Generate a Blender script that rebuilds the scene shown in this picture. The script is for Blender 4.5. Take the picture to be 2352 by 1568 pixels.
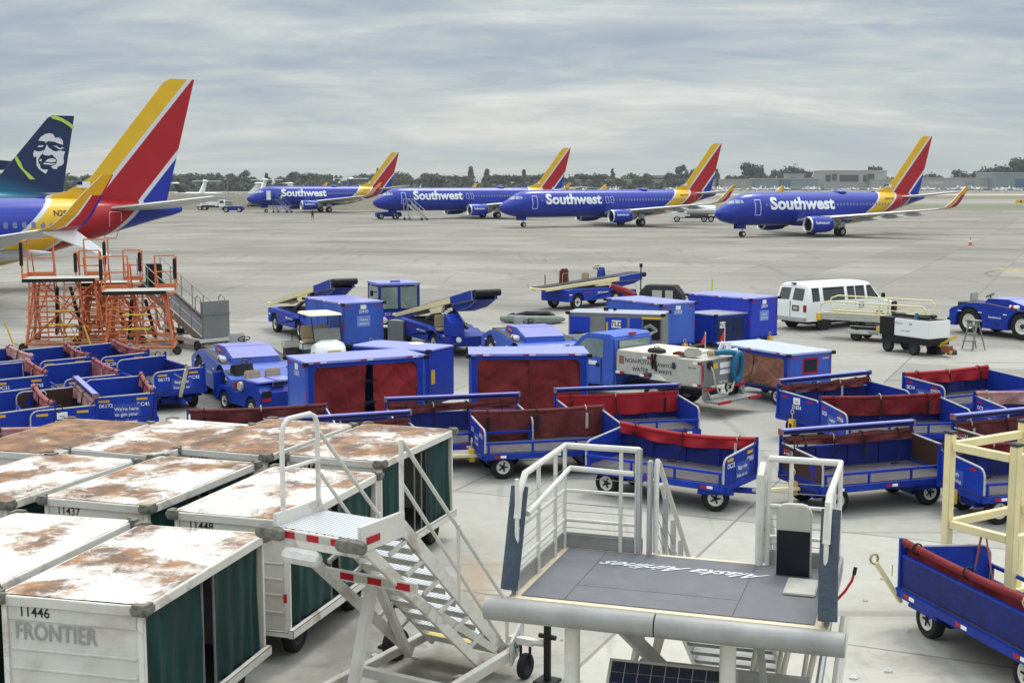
import bpy, bmesh, math, random
from mathutils import Matrix, Vector
C = bpy.context; D = bpy.data
for o in list(D.objects): D.objects.remove(o)
S = C.scene
# ---------------------------------------------------------------- camera
FPX, CXP, CYP, CAMH = 3000.0, 1176.0, 784.0, 6.5
PITCH = math.atan((784-421)/3000.0)
cam = D.cameras.new('camera'); cam.sensor_width = 36.0; cam.lens = 36.0*3000/2352; cam.clip_end = 20000; cam.clip_start = .1
camo = D.objects.new('camera', cam); S.collection.objects.link(camo)
camo.location = (0, 0, CAMH); camo.rotation_euler = (math.pi/2-PITCH, 0, 0)
S.camera = camo
# ---------------------------------------------------------------- sky, sun, exposure
S.view_settings.view_transform = 'Standard'; S.view_settings.look = 'None'
S.view_settings.exposure = -0.3; S.view_settings.gamma = 1.0
SUN_EL, SUN_AZ = math.radians(62), math.radians(28)     # azimuth clockwise from +Y
W = D.worlds.new("World"); S.world = W; W.use_nodes = True
nt = W.node_tree; nt.nodes.clear()
def N(t, ty, **k):
    n = t.nodes.new(ty)
    for a, b in k.items(): setattr(n, a, b)
    return n
def L(t, a, b): t.links.new(a, b)
def mth(t, op, a, b=None, c=None, clamp=False):
    n = t.nodes.new('ShaderNodeMath'); n.operation = op; n.use_clamp = clamp
    for i, v in enumerate((a, b, c)):
        if v is None: continue
        if isinstance(v, (int, float)): n.inputs[i].default_value = v
        else: t.links.new(v, n.inputs[i])
    return n.outputs[0]
def ramp(t, fac, pts, interp='LINEAR'):
    n = t.nodes.new('ShaderNodeValToRGB'); n.color_ramp.interpolation = interp
    e = n.color_ramp.elements
    while len(e) < len(pts): e.new(.5)
    for i, (p, c) in enumerate(pts):
        e[i].position = p; e[i].color = (c[0], c[1], c[2], 1) if not isinstance(c, (int, float)) else (c, c, c, 1)
    t.links.new(fac, n.inputs[0]); return n.outputs[0]
def mixc(t, fac, a, b, blend='MIX'):
    n = t.nodes.new('ShaderNodeMix'); n.data_type = 'RGBA'; n.blend_type = blend
    for s, v in ((n.inputs[0], fac), (n.inputs[6], a), (n.inputs[7], b)):
        if isinstance(v, (int, float)): s.default_value = v
        elif isinstance(v, tuple): s.default_value = (v[0], v[1], v[2], 1)
        else: t.links.new(v, s)
    return n.outputs[2]
tc = N(nt, 'ShaderNodeTexCoord'); sx = N(nt, 'ShaderNodeSeparateXYZ'); L(nt, tc.outputs['Generated'], sx.inputs[0])
zc = mth(nt, 'MAXIMUM', sx.outputs[2], 0.0)
zz = mth(nt, 'ADD', zc, 0.16)
cb = N(nt, 'ShaderNodeCombineXYZ')
L(nt, mth(nt, 'DIVIDE', sx.outputs[0], zz), cb.inputs[0]); L(nt, mth(nt, 'DIVIDE', sx.outputs[1], zz), cb.inputs[1])
def wnoise(sc, det, rough, dist, off):
    mp = N(nt, 'ShaderNodeMapping'); mp.inputs['Scale'].default_value = (sc[0], sc[1], 1); mp.inputs['Location'].default_value = off
    L(nt, cb.outputs[0], mp.inputs[0])
    n = N(nt, 'ShaderNodeTexNoise'); n.inputs['Scale'].default_value = 1; n.inputs['Detail'].default_value = det
    n.inputs['Roughness'].default_value = rough; n.inputs['Distortion'].default_value = dist
    L(nt, mp.outputs[0], n.inputs[0]); return n.outputs[0]
n1 = wnoise((.7, 1.25), 7, .6, .7, (3.1, 1.7, 0)); n2 = wnoise((2.6, 4.2), 6, .62, .8, (.4, 5.2, 0)); n3 = wnoise((.2, .3), 3, .5, .3, (7.4, 2.2, 0))
cl = mth(nt, 'ADD', mth(nt, 'MULTIPLY', n1, .55), mth(nt, 'ADD', mth(nt, 'MULTIPLY', n2, .2), mth(nt, 'MULTIPLY', n3, .35)))
ccol = ramp(nt, cl, [(.41, (.40, .49, .61)), (.49, (.52, .60, .69)), (.555, (.70, .76, .77)), (.64, (1.04, 1.03, .98))])
hz = ramp(nt, zc, [(0.0, 1.0), (.035, .55), (.09, .0)])
ccol = mixc(nt, mth(nt, 'MULTIPLY', hz, .75), ccol, (.64, .69, .66))
up = ramp(nt, zc, [(0.0, 1.0), (.15, 1.0), (.4, .80), (.7, .25), (1.0, 0.0)])   # brighter towards the zenith, as an overcast sky is
gain = mth(nt, 'ADD', 1.0, mth(nt, 'MULTIPLY', mth(nt, 'SUBTRACT', 1.0, up), 2.9))
ccol2 = N(nt, 'ShaderNodeVectorMath', operation='SCALE'); L(nt, ccol, ccol2.inputs[0]); L(nt, gain, ccol2.inputs['Scale'])
sky = N(nt, 'ShaderNodeTexSky', sky_type='NISHITA', sun_disc=False); sky.sun_elevation = SUN_EL; sky.sun_rotation = SUN_AZ
b1 = N(nt, 'ShaderNodeBackground'); L(nt, sky.outputs[0], b1.inputs[0]); b1.inputs[1].default_value = .1
b2 = N(nt, 'ShaderNodeBackground'); L(nt, ccol2.outputs[0], b2.inputs[0]); b2.inputs[1].default_value = 1.0
mx = N(nt, 'ShaderNodeMixShader'); mx.inputs[0].default_value = .93
L(nt, b1.outputs[0], mx.inputs[1]); L(nt, b2.outputs[0], mx.inputs[2])
wo = N(nt, 'ShaderNodeOutputWorld'); L(nt, mx.outputs[0], wo.inputs[0])
sun = D.lights.new('sun', 'SUN'); sun.energy = 1.9; sun.angle = math.radians(16); sun.color = (1, .96, .9)
so = D.objects.new('sun', sun); S.collection.objects.link(so)
sd = Vector((math.sin(SUN_AZ)*math.cos(SUN_EL), math.cos(SUN_AZ)*math.cos(SUN_EL), math.sin(SUN_EL)))
so.rotation_euler = sd.to_track_quat('Z', 'Y').to_euler(); so.location = (0, 0, 60)
# ---------------------------------------------------------------- helpers
R = math.radians
def at(x, y, z=0.0):
    "photograph pixel (2352 wide) -> point of the world at height z"
    u = (x-CXP)/FPX; v = (y-CYP)/FPX
    dy = math.cos(PITCH)-v*math.sin(PITCH); dz = -math.sin(PITCH)-v*math.cos(PITCH)
    t = (z-CAMH)/dz
    return Vector((u*t, dy*t, z))
def srgb(r, g, b):
    f = lambda c: c/12.92 if c <= .04045 else ((c+.055)/1.055)**2.4
    return (f(r/255), f(g/255), f(b/255))
MATS = {}
def mat(name, col, rough=.5, metal=0.0, var=.12, scale=3.0, dirt=0.0, dirtcol=(.08, .07, .06), bump=0.0, bscale=8.0, coat=0.0, stretch=None, spec=.28, rnd=0.0, scuff=0.0, dthr=.5):
    if name in MATS: return MATS[name]
    m = D.materials.new(name); m.use_nodes = True; t = m.node_tree; p = t.nodes['Principled BSDF']
    p.inputs['Roughness'].default_value = rough; p.inputs['Metallic'].default_value = metal
    p.inputs['Specular IOR Level'].default_value = spec
    if coat: p.inputs['Coat Weight'].default_value = coat; p.inputs['Coat Roughness'].default_value = .12
    c = N(t, 'ShaderNodeTexCoord'); src = c.outputs['Object']
    if stretch:
        mp = N(t, 'ShaderNodeMapping'); mp.inputs['Scale'].default_value = stretch; L(t, src, mp.inputs[0]); src = mp.outputs[0]
    n = N(t, 'ShaderNodeTexNoise'); n.inputs['Scale'].default_value = scale; n.inputs['Detail'].default_value = 5; n.inputs['Roughness'].default_value = .6
    L(t, src, n.inputs[0])
    lo = tuple(x*(1-var) for x in col); hi = tuple(min(1, x*(1+var)) for x in col)
    out = ramp(t, n.outputs[0], [(.3, lo), (.7, hi)])
    if dirt:
        n2 = N(t, 'ShaderNodeTexNoise'); n2.inputs['Scale'].default_value = scale*.55; n2.inputs['Detail'].default_value = 8; n2.inputs['Roughness'].default_value = .7; n2.inputs['Distortion'].default_value = .6
        L(t, src, n2.inputs[0])
        f = ramp(t, n2.outputs[0], [(dthr, 0.0), (dthr+(.18 if dthr == .5 else .05), 1.0)])
        out = mixc(t, mth(t, 'MULTIPLY', f, dirt), out, dirtcol)
    if scuff:
        n4 = N(t, 'ShaderNodeTexNoise'); n4.inputs['Scale'].default_value = scale*5; n4.inputs['Detail'].default_value = 7; n4.inputs['Roughness'].default_value = .75; n4.inputs['Distortion'].default_value = 1.2; L(t, src, n4.inputs[0])
        out = mixc(t, mth(t, 'MULTIPLY', ramp(t, n4.outputs[0], [(.60, 0.0), (.68, 1.0)]), scuff), out, tuple(.5*x+.10 for x in col))
        L(t, ramp(t, n4.outputs[0], [(.35, rough*.8), (.65, min(1, rough*1.5))]), p.inputs['Roughness'])
    if rnd:
        oi = N(t, 'ShaderNodeObjectInfo'); hs = N(t, 'ShaderNodeHueSaturation')
        L(t, mth(t, 'ADD', 1-rnd, mth(t, 'MULTIPLY', oi.outputs['Random'], 2*rnd)), hs.inputs['Value']); L(t, out, hs.inputs['Color']); out = hs.outputs[0]
    L(t, out, p.inputs['Base Color'])
    if bump:
        n3 = N(t, 'ShaderNodeTexNoise'); n3.inputs['Scale'].default_value = bscale; n3.inputs['Detail'].default_value = 4; L(t, src, n3.inputs[0])
        b = N(t, 'ShaderNodeBump'); b.inputs['Strength'].default_value = bump; b.inputs['Distance'].default_value = .05; L(t, n3.outputs[0], b.inputs['Height']); L(t, b.outputs[0], p.inputs['Normal'])
    MATS[name] = m; return m
class MB:
    "collects shapes and links them as ONE mesh"
    def __init__(s): s.v = []; s.f = []; s.m = []; s.mats = []
    def cut(s): s.cuts = getattr(s, 'cuts', [])+[(len(s.v), len(s.f))]; return s
    def pieces(s, name, **k):
        'one mesh per piece, cut where cut() was called'
        cs = [c for c in s.cuts]+[(len(s.v), len(s.f))]; out = []
        for (v0, f0), (v1, f1) in zip(cs, cs[1:]):
            if f1 == f0: continue
            q = MB(); q.v = s.v[v0:v1]; q.f = [tuple(i-v0 for i in f) for f in s.f[f0:f1]]; ms = sorted(set(s.m[f0:f1])); q.mats = [s.mats[i] for i in ms]; q.m = [ms.index(i) for i in s.m[f0:f1]]; out.append(q.mesh(name, **k))
        return out
    def build_each(s, name, parent, loc=(0, 0, 0), rot=(0, 0, 0), **k): return [inst(name, m, parent, loc, rot) for m in s.pieces(name, **k)]
    def mi(s, m):
        if m not in s.mats: s.mats.append(m)
        return s.mats.index(m)
    def add(s, vs, fs, m, M=None):
        b = len(s.v); k = s.mi(m)
        for v in vs: s.v.append(tuple(M @ Vector(v)) if M else tuple(v))
        for f in fs: s.f.append(tuple(b+i for i in f)); s.m.append(k)
        return s
    def box(s, c, d, m, rz=0, M=None):
        x, y, z = d[0]/2, d[1]/2, d[2]/2
        vs = [(i*x, j*y, k*z) for k in (-1, 1) for j in (-1, 1) for i in (-1, 1)]
        T = Matrix.Translation(c) @ Matrix.Rotation(rz, 4, 'Z')
        return s.add(vs, [(0, 2, 3, 1), (4, 5, 7, 6), (0, 1, 5, 4), (2, 6, 7, 3), (0, 4, 6, 2), (1, 3, 7, 5)], m, M @ T if M else T)
    def b2(s, x0, x1, y0, y1, z0, z1, m): return s.box(((x0+x1)/2, (y0+y1)/2, (z0+z1)/2), (x1-x0, y1-y0, z1-z0), m)
    def bar(s, a, b, w, h, m):
        "rectangular bar from a to b, w across, h up"
        a = Vector(a); b = Vector(b); d = (b-a); l = d.length; d.normalize()
        up = Vector((0, 0, 1)) if abs(d.z) < .98 else Vector((0, 1, 0))
        sd_ = d.cross(up).normalized(); u2 = sd_.cross(d)
        vs = []
        for p in (a, b):
            for i, j in ((-1, -1), (1, -1), (1, 1), (-1, 1)): vs.append(p+sd_*i*w/2+u2*j*h/2)
        return s.add(vs, [(0, 1, 2, 3)[::-1], (4, 5, 6, 7), (0, 1, 5, 4), (1, 2, 6, 5), (2, 3, 7, 6), (3, 0, 4, 7)], m)
    def tube(s, pts, r, m, n=8, caps=True, closed=False):
        pts = [Vector(p) for p in pts]; rs = r if isinstance(r, (list, tuple)) else [r]*len(pts)
        vs = []; up = None; K = len(pts)
        for i, p in enumerate(pts):
            if closed: d = (pts[(i+1) % K]-pts[i-1]).normalized()
            elif i == 0: d = (pts[1]-p).normalized()
            elif i == K-1: d = (p-pts[i-1]).normalized()
            else: d = ((pts[i+1]-p).normalized()+(p-pts[i-1]).normalized()).normalized()
            if up is None:
                up = Vector((0, 0, 1)) if abs(d.z) < .9 else Vector((1, 0, 0))
            sd_ = d.cross(up)
            if sd_.length < 1e-5: sd_ = d.orthogonal()
            sd_.normalize(); u2 = sd_.cross(d).normalized(); up = u2
            for k in range(n):
                a = 2*math.pi*k/n; vs.append(p+(sd_*math.cos(a)+u2*math.sin(a))*rs[i])
        fs = []
        for i in range(K if closed else K-1):
            i2 = (i+1) % K
            for k in range(n): fs.append((i*n+k, i*n+(k+1) % n, i2*n+(k+1) % n, i2*n+k))
        if caps and not closed: fs += [tuple(range(n))[::-1], tuple(range((K-1)*n, K*n))]
        return s.add(vs, fs, m)
    def prism(s, poly, y0, y1, m, plane='xz'):
        n = len(poly); P_ = {'xz': lambda a, b, c: (a, c, b), 'yz': lambda a, b, c: (c, a, b), 'xy': lambda a, b, c: (a, b, c)}[plane]
        vs = [P_(a, b, y0) for a, b in poly]+[P_(a, b, y1) for a, b in poly]
        fs = [tuple(range(n)), tuple(range(n, 2*n))[::-1]]+[(i, i+n, (i+1) % n+n, (i+1) % n) for i in range(n)]
        return s.add(vs, fs, m)
    def lathe(s, prof, m, n=20, axis='y', c=(0, 0, 0), caps=False):
        "prof: (radius, position along axis)"
        vs = []; fs = []; K = len(prof)
        for r, h in prof:
            for k in range(n):
                a = 2*math.pi*k/n; p, q = r*math.cos(a), r*math.sin(a)
                v = {'y': (p, h, q), 'x': (h, p, q), 'z': (p, q, h)}[axis]; vs.append((v[0]+c[0], v[1]+c[1], v[2]+c[2]))
        for i in range(K-1):
            for k in range(n): fs.append((i*n+k, i*n+(k+1) % n, (i+1)*n+(k+1) % n, (i+1)*n+k))
        if caps: fs += [tuple(range(n)), tuple(range((K-1)*n, K*n))]
        return s.add(vs, fs, m)
    def loft(s, rings, m, caps=True):
        n = len(rings[0]); vs = [v for r in rings for v in r]; fs = []
        for i in range(len(rings)-1):
            for k in range(n): fs.append((i*n+k, i*n+(k+1) % n, (i+1)*n+(k+1) % n, (i+1)*n+k))
        if caps: fs += [tuple(range(n))[::-1], tuple(range((len(rings)-1)*n, len(rings)*n))]
        return s.add(vs, fs, m)
    def mesh(s, name, bevel=0.0, smooth=35, recalc=True, sub=0):
        me = D.meshes.new(name); me.from_pydata(s.v, [], s.f)
        for m in s.mats: me.materials.append(m)
        me.polygons.foreach_set('material_index', s.m)
        bm = bmesh.new(); bm.from_mesh(me)
        if recalc: bmesh.ops.recalc_face_normals(bm, faces=bm.faces)
        if bevel:
            es = [e for e in bm.edges if len(e.link_faces) == 2 and e.calc_face_angle(0) > R(50)]
            bmesh.ops.bevel(bm, geom=es, offset=bevel, segments=2, affect='EDGES', clamp_overlap=True)
        if smooth:
            for f in bm.faces: f.smooth = True
            lim = R(smooth)
            for e in bm.edges: e.smooth = len(e.link_faces) == 2 and e.calc_face_angle(0) < lim
        bm.to_mesh(me); bm.free(); return me
    def build(s, name, parent=None, loc=(0, 0, 0), rot=(0, 0, 0), **k):
        return inst(name, s.mesh(name, **k), parent, loc, rot)
def inst(name, me, parent=None, loc=(0, 0, 0), rot=(0, 0, 0), scale=None):
    o = D.objects.new(name, me); S.collection.objects.link(o)
    o.parent = parent; o.location = loc; o.rotation_euler = rot
    if scale: o.scale = scale
    return o
def thing(name, label, cat, loc=(0, 0, 0), yaw=0.0, group=None):
    o = D.objects.new(name, None); S.collection.objects.link(o); o.empty_display_size = .3
    o.location = loc; o.rotation_euler = (0, 0, yaw); return tag(o, label, cat, group)
def tag(o, label, cat, group=None):
    o['label'] = label; o['category'] = cat
    if group: o['group'] = group
    return o
def struct(o, kind='structure'): o['kind'] = kind; return o
def copy_tree(o, parent=None):
    c = o.copy(); S.collection.objects.link(c)
    if parent: c.parent = parent
    for ch in list(o.children): copy_tree(ch, c)
    return c
def inst_each(name, meshes, parent, loc=(0, 0, 0), rot=(0, 0, 0)): return [inst(name, m, parent, loc, rot) for m in meshes]
CACHE = {}
def cached(key, fn):
    if key not in CACHE: CACHE[key] = fn()
    return CACHE[key]
def text_geo(s, size=1.0, bold=0.0, shear=0.0, sx=1.0, space=1.0):
    "flat text, centred, as (verts, faces)"
    key = ('txt', s, size, bold, shear, sx, space)
    if key in CACHE: return CACHE[key]
    cu = D.curves.new('txt', 'FONT'); cu.body = s; cu.size = size; cu.offset = bold*size; cu.shear = shear; cu.resolution_u = 3; cu.fill_mode = 'FRONT'; cu.space_character = space
    o = D.objects.new('txt', cu); S.collection.objects.link(o); C.view_layer.update()
    me = D.meshes.new_from_object(o, depsgraph=C.evaluated_depsgraph_get())
    vs = [(v.co.x*sx, v.co.y) for v in me.vertices]; fs = [tuple(p.vertices) for p in me.polygons]
    D.objects.remove(o); D.meshes.remove(me); D.curves.remove(cu)
    x0 = min(v[0] for v in vs); x1 = max(v[0] for v in vs); y0 = min(v[1] for v in vs); y1 = max(v[1] for v in vs)
    vs = [(v[0]-(x0+x1)/2, v[1]-(y0+y1)/2) for v in vs]
    CACHE[key] = (vs, fs, x1-x0, y1-y0); return CACHE[key]
def lettering(parent, s, size, m, o, u, v, bold=.015, shear=0.0, name='lettering', sx=1.0, off=.004, width=None, space=1.0):
    "text lying in the plane o + u*x + v*y of its parent"
    vs, fs, w, h = text_geo(s, size, bold, shear, sx, space)
    if width: k = width/w; vs = [(a*k, b) for a, b in vs]
    o = Vector(o); u = Vector(u).normalized(); v = Vector(v).normalized(); n = u.cross(v)
    b = MB(); b.add([o+u*a+v*c+n*off for a, c in vs], fs, m)
    return b.build(name, parent, smooth=0, recalc=False)
def patch(parent, name, m, o, u, v, w, h, th=.006):
    "thin sticker or plate on a surface"
    o = Vector(o); u = Vector(u).normalized(); v = Vector(v).normalized(); n = u.cross(v)
    b = MB(); vs = [o+u*i*w/2+v*j*h/2+n*k for k in (0.001, th) for i, j in ((-1, -1), (1, -1), (1, 1), (-1, 1))]
    b.add(vs, [(0, 3, 2, 1), (4, 5, 6, 7), (0, 1, 5, 4), (1, 2, 6, 5), (2, 3, 7, 6), (3, 0, 4, 7)], m)
    return b.build(name, parent, smooth=0)
# ---------------------------------------------------------------- materials
BLUE = mat('blue_paint', srgb(14, 50, 154), .42, var=.16, dirt=.40, dirtcol=srgb(26, 30, 70), rnd=.14, scale=2.2, scuff=.4)
BLUE_IN = mat('blue_worn_paint', srgb(21, 33, 106), .5, var=.2, dirt=.6, dirtcol=srgb(30, 32, 52), rnd=.12, scale=2.6, scuff=.35)
BLUE_BOX = mat('blue_box_paint', srgb(62, 94, 184), .3, var=.12, dirt=.3, dirtcol=srgb(52, 70, 130), rnd=.10, scale=1.3, scuff=.25, stretch=(1, 1, .35))
BLUE_ROOF = mat('blue_top_sky_sheen', srgb(138, 142, 212), .3, var=.08, dirt=.2, dirtcol=srgb(120, 122, 170), scale=1.2)  # lavender sky reflection painted into the top faces of blue things
BLUE_JET = mat('blue_jet_paint', srgb(22, 46, 150), .22, var=.03, scale=.3, bump=0)
NAVY = mat('navy_paint', srgb(24, 38, 72), .3, var=.06)
RUSTBLUE = mat('rusty_blue_paint', srgb(24, 52, 160), .5, var=.15, dirt=1.0, dirtcol=srgb(66, 46, 36), scale=1.5, dthr=.40)
RED = mat('red_curtain', srgb(122, 28, 34), .7, var=.25, scale=4, dirt=.4, dirtcol=srgb(74, 28, 30), bump=.9, bscale=4, rnd=.18)
MAROON = mat('maroon_curtain', srgb(92, 38, 38), .75, var=.25, scale=4, dirt=.5, dirtcol=srgb(58, 32, 30), bump=.9, bscale=5, rnd=.15)
PALERED = mat('faded_curtain', srgb(168, 120, 116), .7, var=.3, scale=3, dirt=.6, dirtcol=srgb(206, 200, 192), bump=.4, bscale=5)
BROWNC = mat('brown_curtain', srgb(134, 92, 76), .75, var=.15, scale=3, dirt=.3, dirtcol=srgb(104, 66, 56), bump=.4, bscale=4)
GREEN = mat('green_curtain', srgb(20, 56, 53), .6, var=.5, scale=2.2, dirt=.5, dirtcol=srgb(14, 38, 38), bump=.5, bscale=3, stretch=(2.2, 2.2, .5))
WHITE = mat('white_paint', srgb(194, 192, 185), .42, var=.07, dirt=.5, dirtcol=srgb(150, 140, 126), scale=2.5)
WHITE_CLEAN = mat('white_clean_paint', srgb(228, 230, 228), .3, var=.02, scale=1.0, coat=.3)
WHITE_RUST = mat('rusty_white_paint', srgb(208, 205, 197), .45, var=.05, dirt=.7, dirtcol=srgb(120, 84, 56), scale=3.6)
TUBEW = mat('worn_tube_paint', srgb(170, 168, 170), .5, var=.25, scale=8)
ALU = mat('aluminium', srgb(190, 192, 194), .36, metal=.75, var=.1, scale=6)
STEEL = mat('grey_steel', srgb(134, 134, 130), .5, metal=.25, var=.12, dirt=.3, dirtcol=srgb(90, 86, 80))
GREY = mat('grey_paint', srgb(122, 124, 122), .5, var=.08, dirt=.25, dirtcol=srgb(92, 92, 90))
LGREY = mat('light_grey_paint', srgb(176, 174, 164), .5, var=.08, dirt=.3, dirtcol=srgb(130, 124, 112))
DGREY = mat('dark_grey', srgb(58, 60, 64), .6, var=.15)
BLACK = mat('black_plastic', srgb(24, 24, 27), .55, var=.2)
RUBBER = mat('rubber', srgb(34, 33, 33), .8, var=.25, scale=6, dirt=.3, dirtcol=srgb(60, 57, 54))
BUMPER = mat('worn_bumper', srgb(112, 110, 102), .8, var=.3, scale=7, dirt=.8, dirtcol=srgb(52, 48, 44), bump=.6, bscale=12)
RIM = mat('rim_paint', srgb(214, 212, 204), .45, var=.1, dirt=.3, dirtcol=srgb(110, 96, 84), scale=9)
ORANGE = mat('orange_paint', srgb(194, 108, 66), .5, var=.15, dirt=.35, dirtcol=srgb(150, 62, 34), scale=3)
YELLOW = mat('yellow_paint', srgb(214, 176, 62), .5, var=.12, dirt=.3, dirtcol=srgb(130, 110, 60))
CREAM = mat('cream_yellow_paint', srgb(226, 214, 166), .45, var=.06, dirt=.25, dirtcol=srgb(176, 160, 104), scale=2)
GOLD = mat('yellow_sticker', srgb(206, 158, 40), .5, var=.1)
REDR = mat('red_reflector', srgb(166, 26, 40), .35, var=.1)
WHR = mat('white_reflector', srgb(232, 230, 230), .35, var=.05)
STICK = mat('pale_blue_sticker', srgb(58, 82, 168), .4, var=.05)
TXTW = mat('white_lettering', srgb(226, 228, 232), .45, var=.03)
TXTB = mat('black_lettering', srgb(26, 26, 28), .5, var=.05)
TXTG = mat('grey_lettering', srgb(140, 140, 138), .5, var=.1, scale=20)
GLASS = mat('dark_glass', srgb(46, 54, 56), .06, var=.2, scale=.8, spec=.8)
GLASSG = mat('greenish_glass', srgb(122, 138, 134), .06, var=.25, scale=1.4, spec=.8)
PLY = mat('plywood_deck', srgb(74, 70, 76), .75, var=.25, scale=4, dirt=.6, dirtcol=srgb(92, 80, 70))
TEAL = mat('teal_hose', srgb(30, 106, 140), .45, var=.12)
TAN = mat('tan_vinyl', srgb(168, 150, 122), .55, var=.08)
JETY = srgb(226, 166, 32)
# ================================================================ ground and far setting
def sstep(a, b, x):
    t = max(0.0, min(1.0, (x-a)/(b-a))); return t*t*(3-2*t)
def gz(x, y):
    return .5*sstep(165, 275, y)+.42*sstep(57, 68, y)*sstep(-3, -11, x)*(1-sstep(100, 150, y))
def ground_mat():
    m = D.materials.new('apron_concrete'); m.use_nodes = True; t = m.node_tree; p = t.nodes['Principled BSDF']
    c = N(t, 'ShaderNodeTexCoord'); P3 = c.outputs['Object']
    rot = N(t, 'ShaderNodeMapping'); rot.inputs['Rotation'].default_value = (0, 0, R(24)); L(t, P3, rot.inputs[0])
    s = N(t, 'ShaderNodeSeparateXYZ'); L(t, rot.outputs[0], s.inputs[0])
    SL = 6.1
    gx = mth(t, 'DIVIDE', s.outputs[0], SL); gy = mth(t, 'DIVIDE', s.outputs[1], SL)
    fx = mth(t, 'FRACT', gx); fy = mth(t, 'FRACT', gy)
    dx = mth(t, 'MINIMUM', fx, mth(t, 'SUBTRACT', 1.0, fx)); dy = mth(t, 'MINIMUM', fy, mth(t, 'SUBTRACT', 1.0, fy))
    jt = mth(t, 'LESS_THAN', mth(t, 'MINIMUM', dx, dy), .0048)
    cm = N(t, 'ShaderNodeCombineXYZ'); L(t, mth(t, 'FLOOR', gx), cm.inputs[0]); L(t, mth(t, 'FLOOR', gy), cm.inputs[1])
    wn = N(t, 'ShaderNodeTexWhiteNoise'); wn.noise_dimensions = '2D'; L(t, cm.outputs[0], wn.inputs['Vector'])
    def nz(scale, det, rough, dist=0, st=None, off=None):
        src = P3
        if st:
            mp = N(t, 'ShaderNodeMapping'); mp.inputs['Scale'].default_value = st; L(t, P3, mp.inputs[0]); src = mp.outputs[0]
            if off: mp.inputs['Location'].default_value = off
        n = N(t, 'ShaderNodeTexNoise'); n.inputs['Scale'].default_value = scale; n.inputs['Detail'].default_value = det; n.inputs['Roughness'].default_value = rough; n.inputs['Distortion'].default_value = dist
        L(t, src, n.inputs[0]); return n.outputs[0]
    ws = N(t, 'ShaderNodeSeparateXYZ'); L(t, P3, ws.inputs[0])
    far = ramp(t, mth(t, 'DIVIDE', ws.outputs[1], 300.0), [(.06, srgb(172, 169, 160)), (.12, srgb(155, 153, 146)), (.22, srgb(141, 138, 131)), (.45, srgb(134, 131, 123)), (.9, srgb(129, 125, 117))])
    col = far
    sl = ramp(t, wn.outputs['Value'], [(0, .84), (1, 1.1)])
    col = mixc(t, 1.0, col, sl, 'MULTIPLY')
    st = ramp(t, nz(1, 6, .62, .3, (.035, .12, 1)), [(.36, .84), (.48, .97), (.62, 1.08)])
    col = mixc(t, 1.0, col, st, 'MULTIPLY')
    st2 = ramp(t, nz(1, 6, .6, .4, (.012, .055, 1), (4, 2, 0)), [(.42, .92), (.58, 1.04)])
    col = mixc(t, 1.0, col, st2, 'MULTIPLY')
    fine = ramp(t, nz(2.3, 8, .7), [(.3, .9), (.7, 1.08)])
    col = mixc(t, 1.0, col, fine, 'MULTIPLY')
    spots = ramp(t, nz(.55, 5, .7, .5), [(.64, 0.0), (.76, 1.0)])
    col = mixc(t, mth(t, 'MULTIPLY', spots, .5), col, srgb(96, 92, 86))
    oil = ramp(t, nz(1.7, 4, .6, .4, None, None), [(.66, 0.0), (.73, 1.0)]); oilm = ramp(t, nz(.09, 3, .5), [(.46, 0.0), (.6, 1.0)])
    col = mixc(t, mth(t, 'MULTIPLY', mth(t, 'MULTIPLY', oil, oilm), .65), col, srgb(58, 55, 52))
    tyre = ramp(t, nz(1, 3, .5, 1.4, (.03, .9, 1), (2, 9, 0)), [(.62, 0.0), (.66, 1.0)])
    col = mixc(t, mth(t, 'MULTIPLY', tyre, .26), col, srgb(70, 68, 66))
    tyre2 = ramp(t, nz(1, 3, .5, 1.2, (.8, .05, 1), (5, 1, 0)), [(.63, 0.0), (.67, 1.0)])
    col = mixc(t, mth(t, 'MULTIPLY', tyre2, .2), col, srgb(70, 68, 66))
    for cx_, cy_, rx_, ry_, cc_, am_ in ((-.55, 20.8, .55, 2.6, srgb(150, 124, 88), .5), (-.75, 17.3, 1.5, .9, srgb(92, 86, 78), .6), (-2.3, 17.9, .8, 1.6, srgb(96, 91, 84), .5), (6.5, 17.2, 1.6, 1.0, srgb(98, 94, 88), .5), (-1.6, 47.5, 2.5, 2.0, srgb(104, 99, 92), .4), (14.5, 58.0, 3.0, 1.6, srgb(100, 96, 90), .35)):
        ex = mth(t, 'DIVIDE', mth(t, 'SUBTRACT', ws.outputs[0], cx_), rx_); ey = mth(t, 'DIVIDE', mth(t, 'SUBTRACT', ws.outputs[1], cy_), ry_)
        rr_ = mth(t, 'ADD', mth(t, 'SQRT', mth(t, 'ADD', mth(t, 'MULTIPLY', ex, ex), mth(t, 'MULTIPLY', ey, ey))), mth(t, 'MULTIPLY', mth(t, 'SUBTRACT', nz(1.4, 6, .65, .5), .5), 2.2))
        col = mixc(t, mth(t, 'MULTIPLY', ramp(t, rr_, [(.3, 1.0), (1.0, 0.0)]), am_), col, cc_)
    rust = ramp(t, nz(.16, 4, .6, .6, (1, 1, 1), (8, 3, 0)), [(.66, 0.0), (.78, 1.0)])
    col = mixc(t, mth(t, 'MULTIPLY', rust, .3), col, srgb(168, 132, 92))
    col = mixc(t, mth(t, 'MULTIPLY', jt, .5), col, srgb(74, 71, 66))
    L(t, col, p.inputs['Base Color']); p.inputs['Roughness'].default_value = .9; p.inputs['Specular IOR Level'].default_value = .15
    b = N(t, 'ShaderNodeBump'); b.inputs['Strength'].default_value = .15; b.inputs['Distance'].default_value = .02; L(t, nz(9, 4, .6), b.inputs['Height']); L(t, b.outputs[0], p.inputs['Normal'])
    return m
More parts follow.
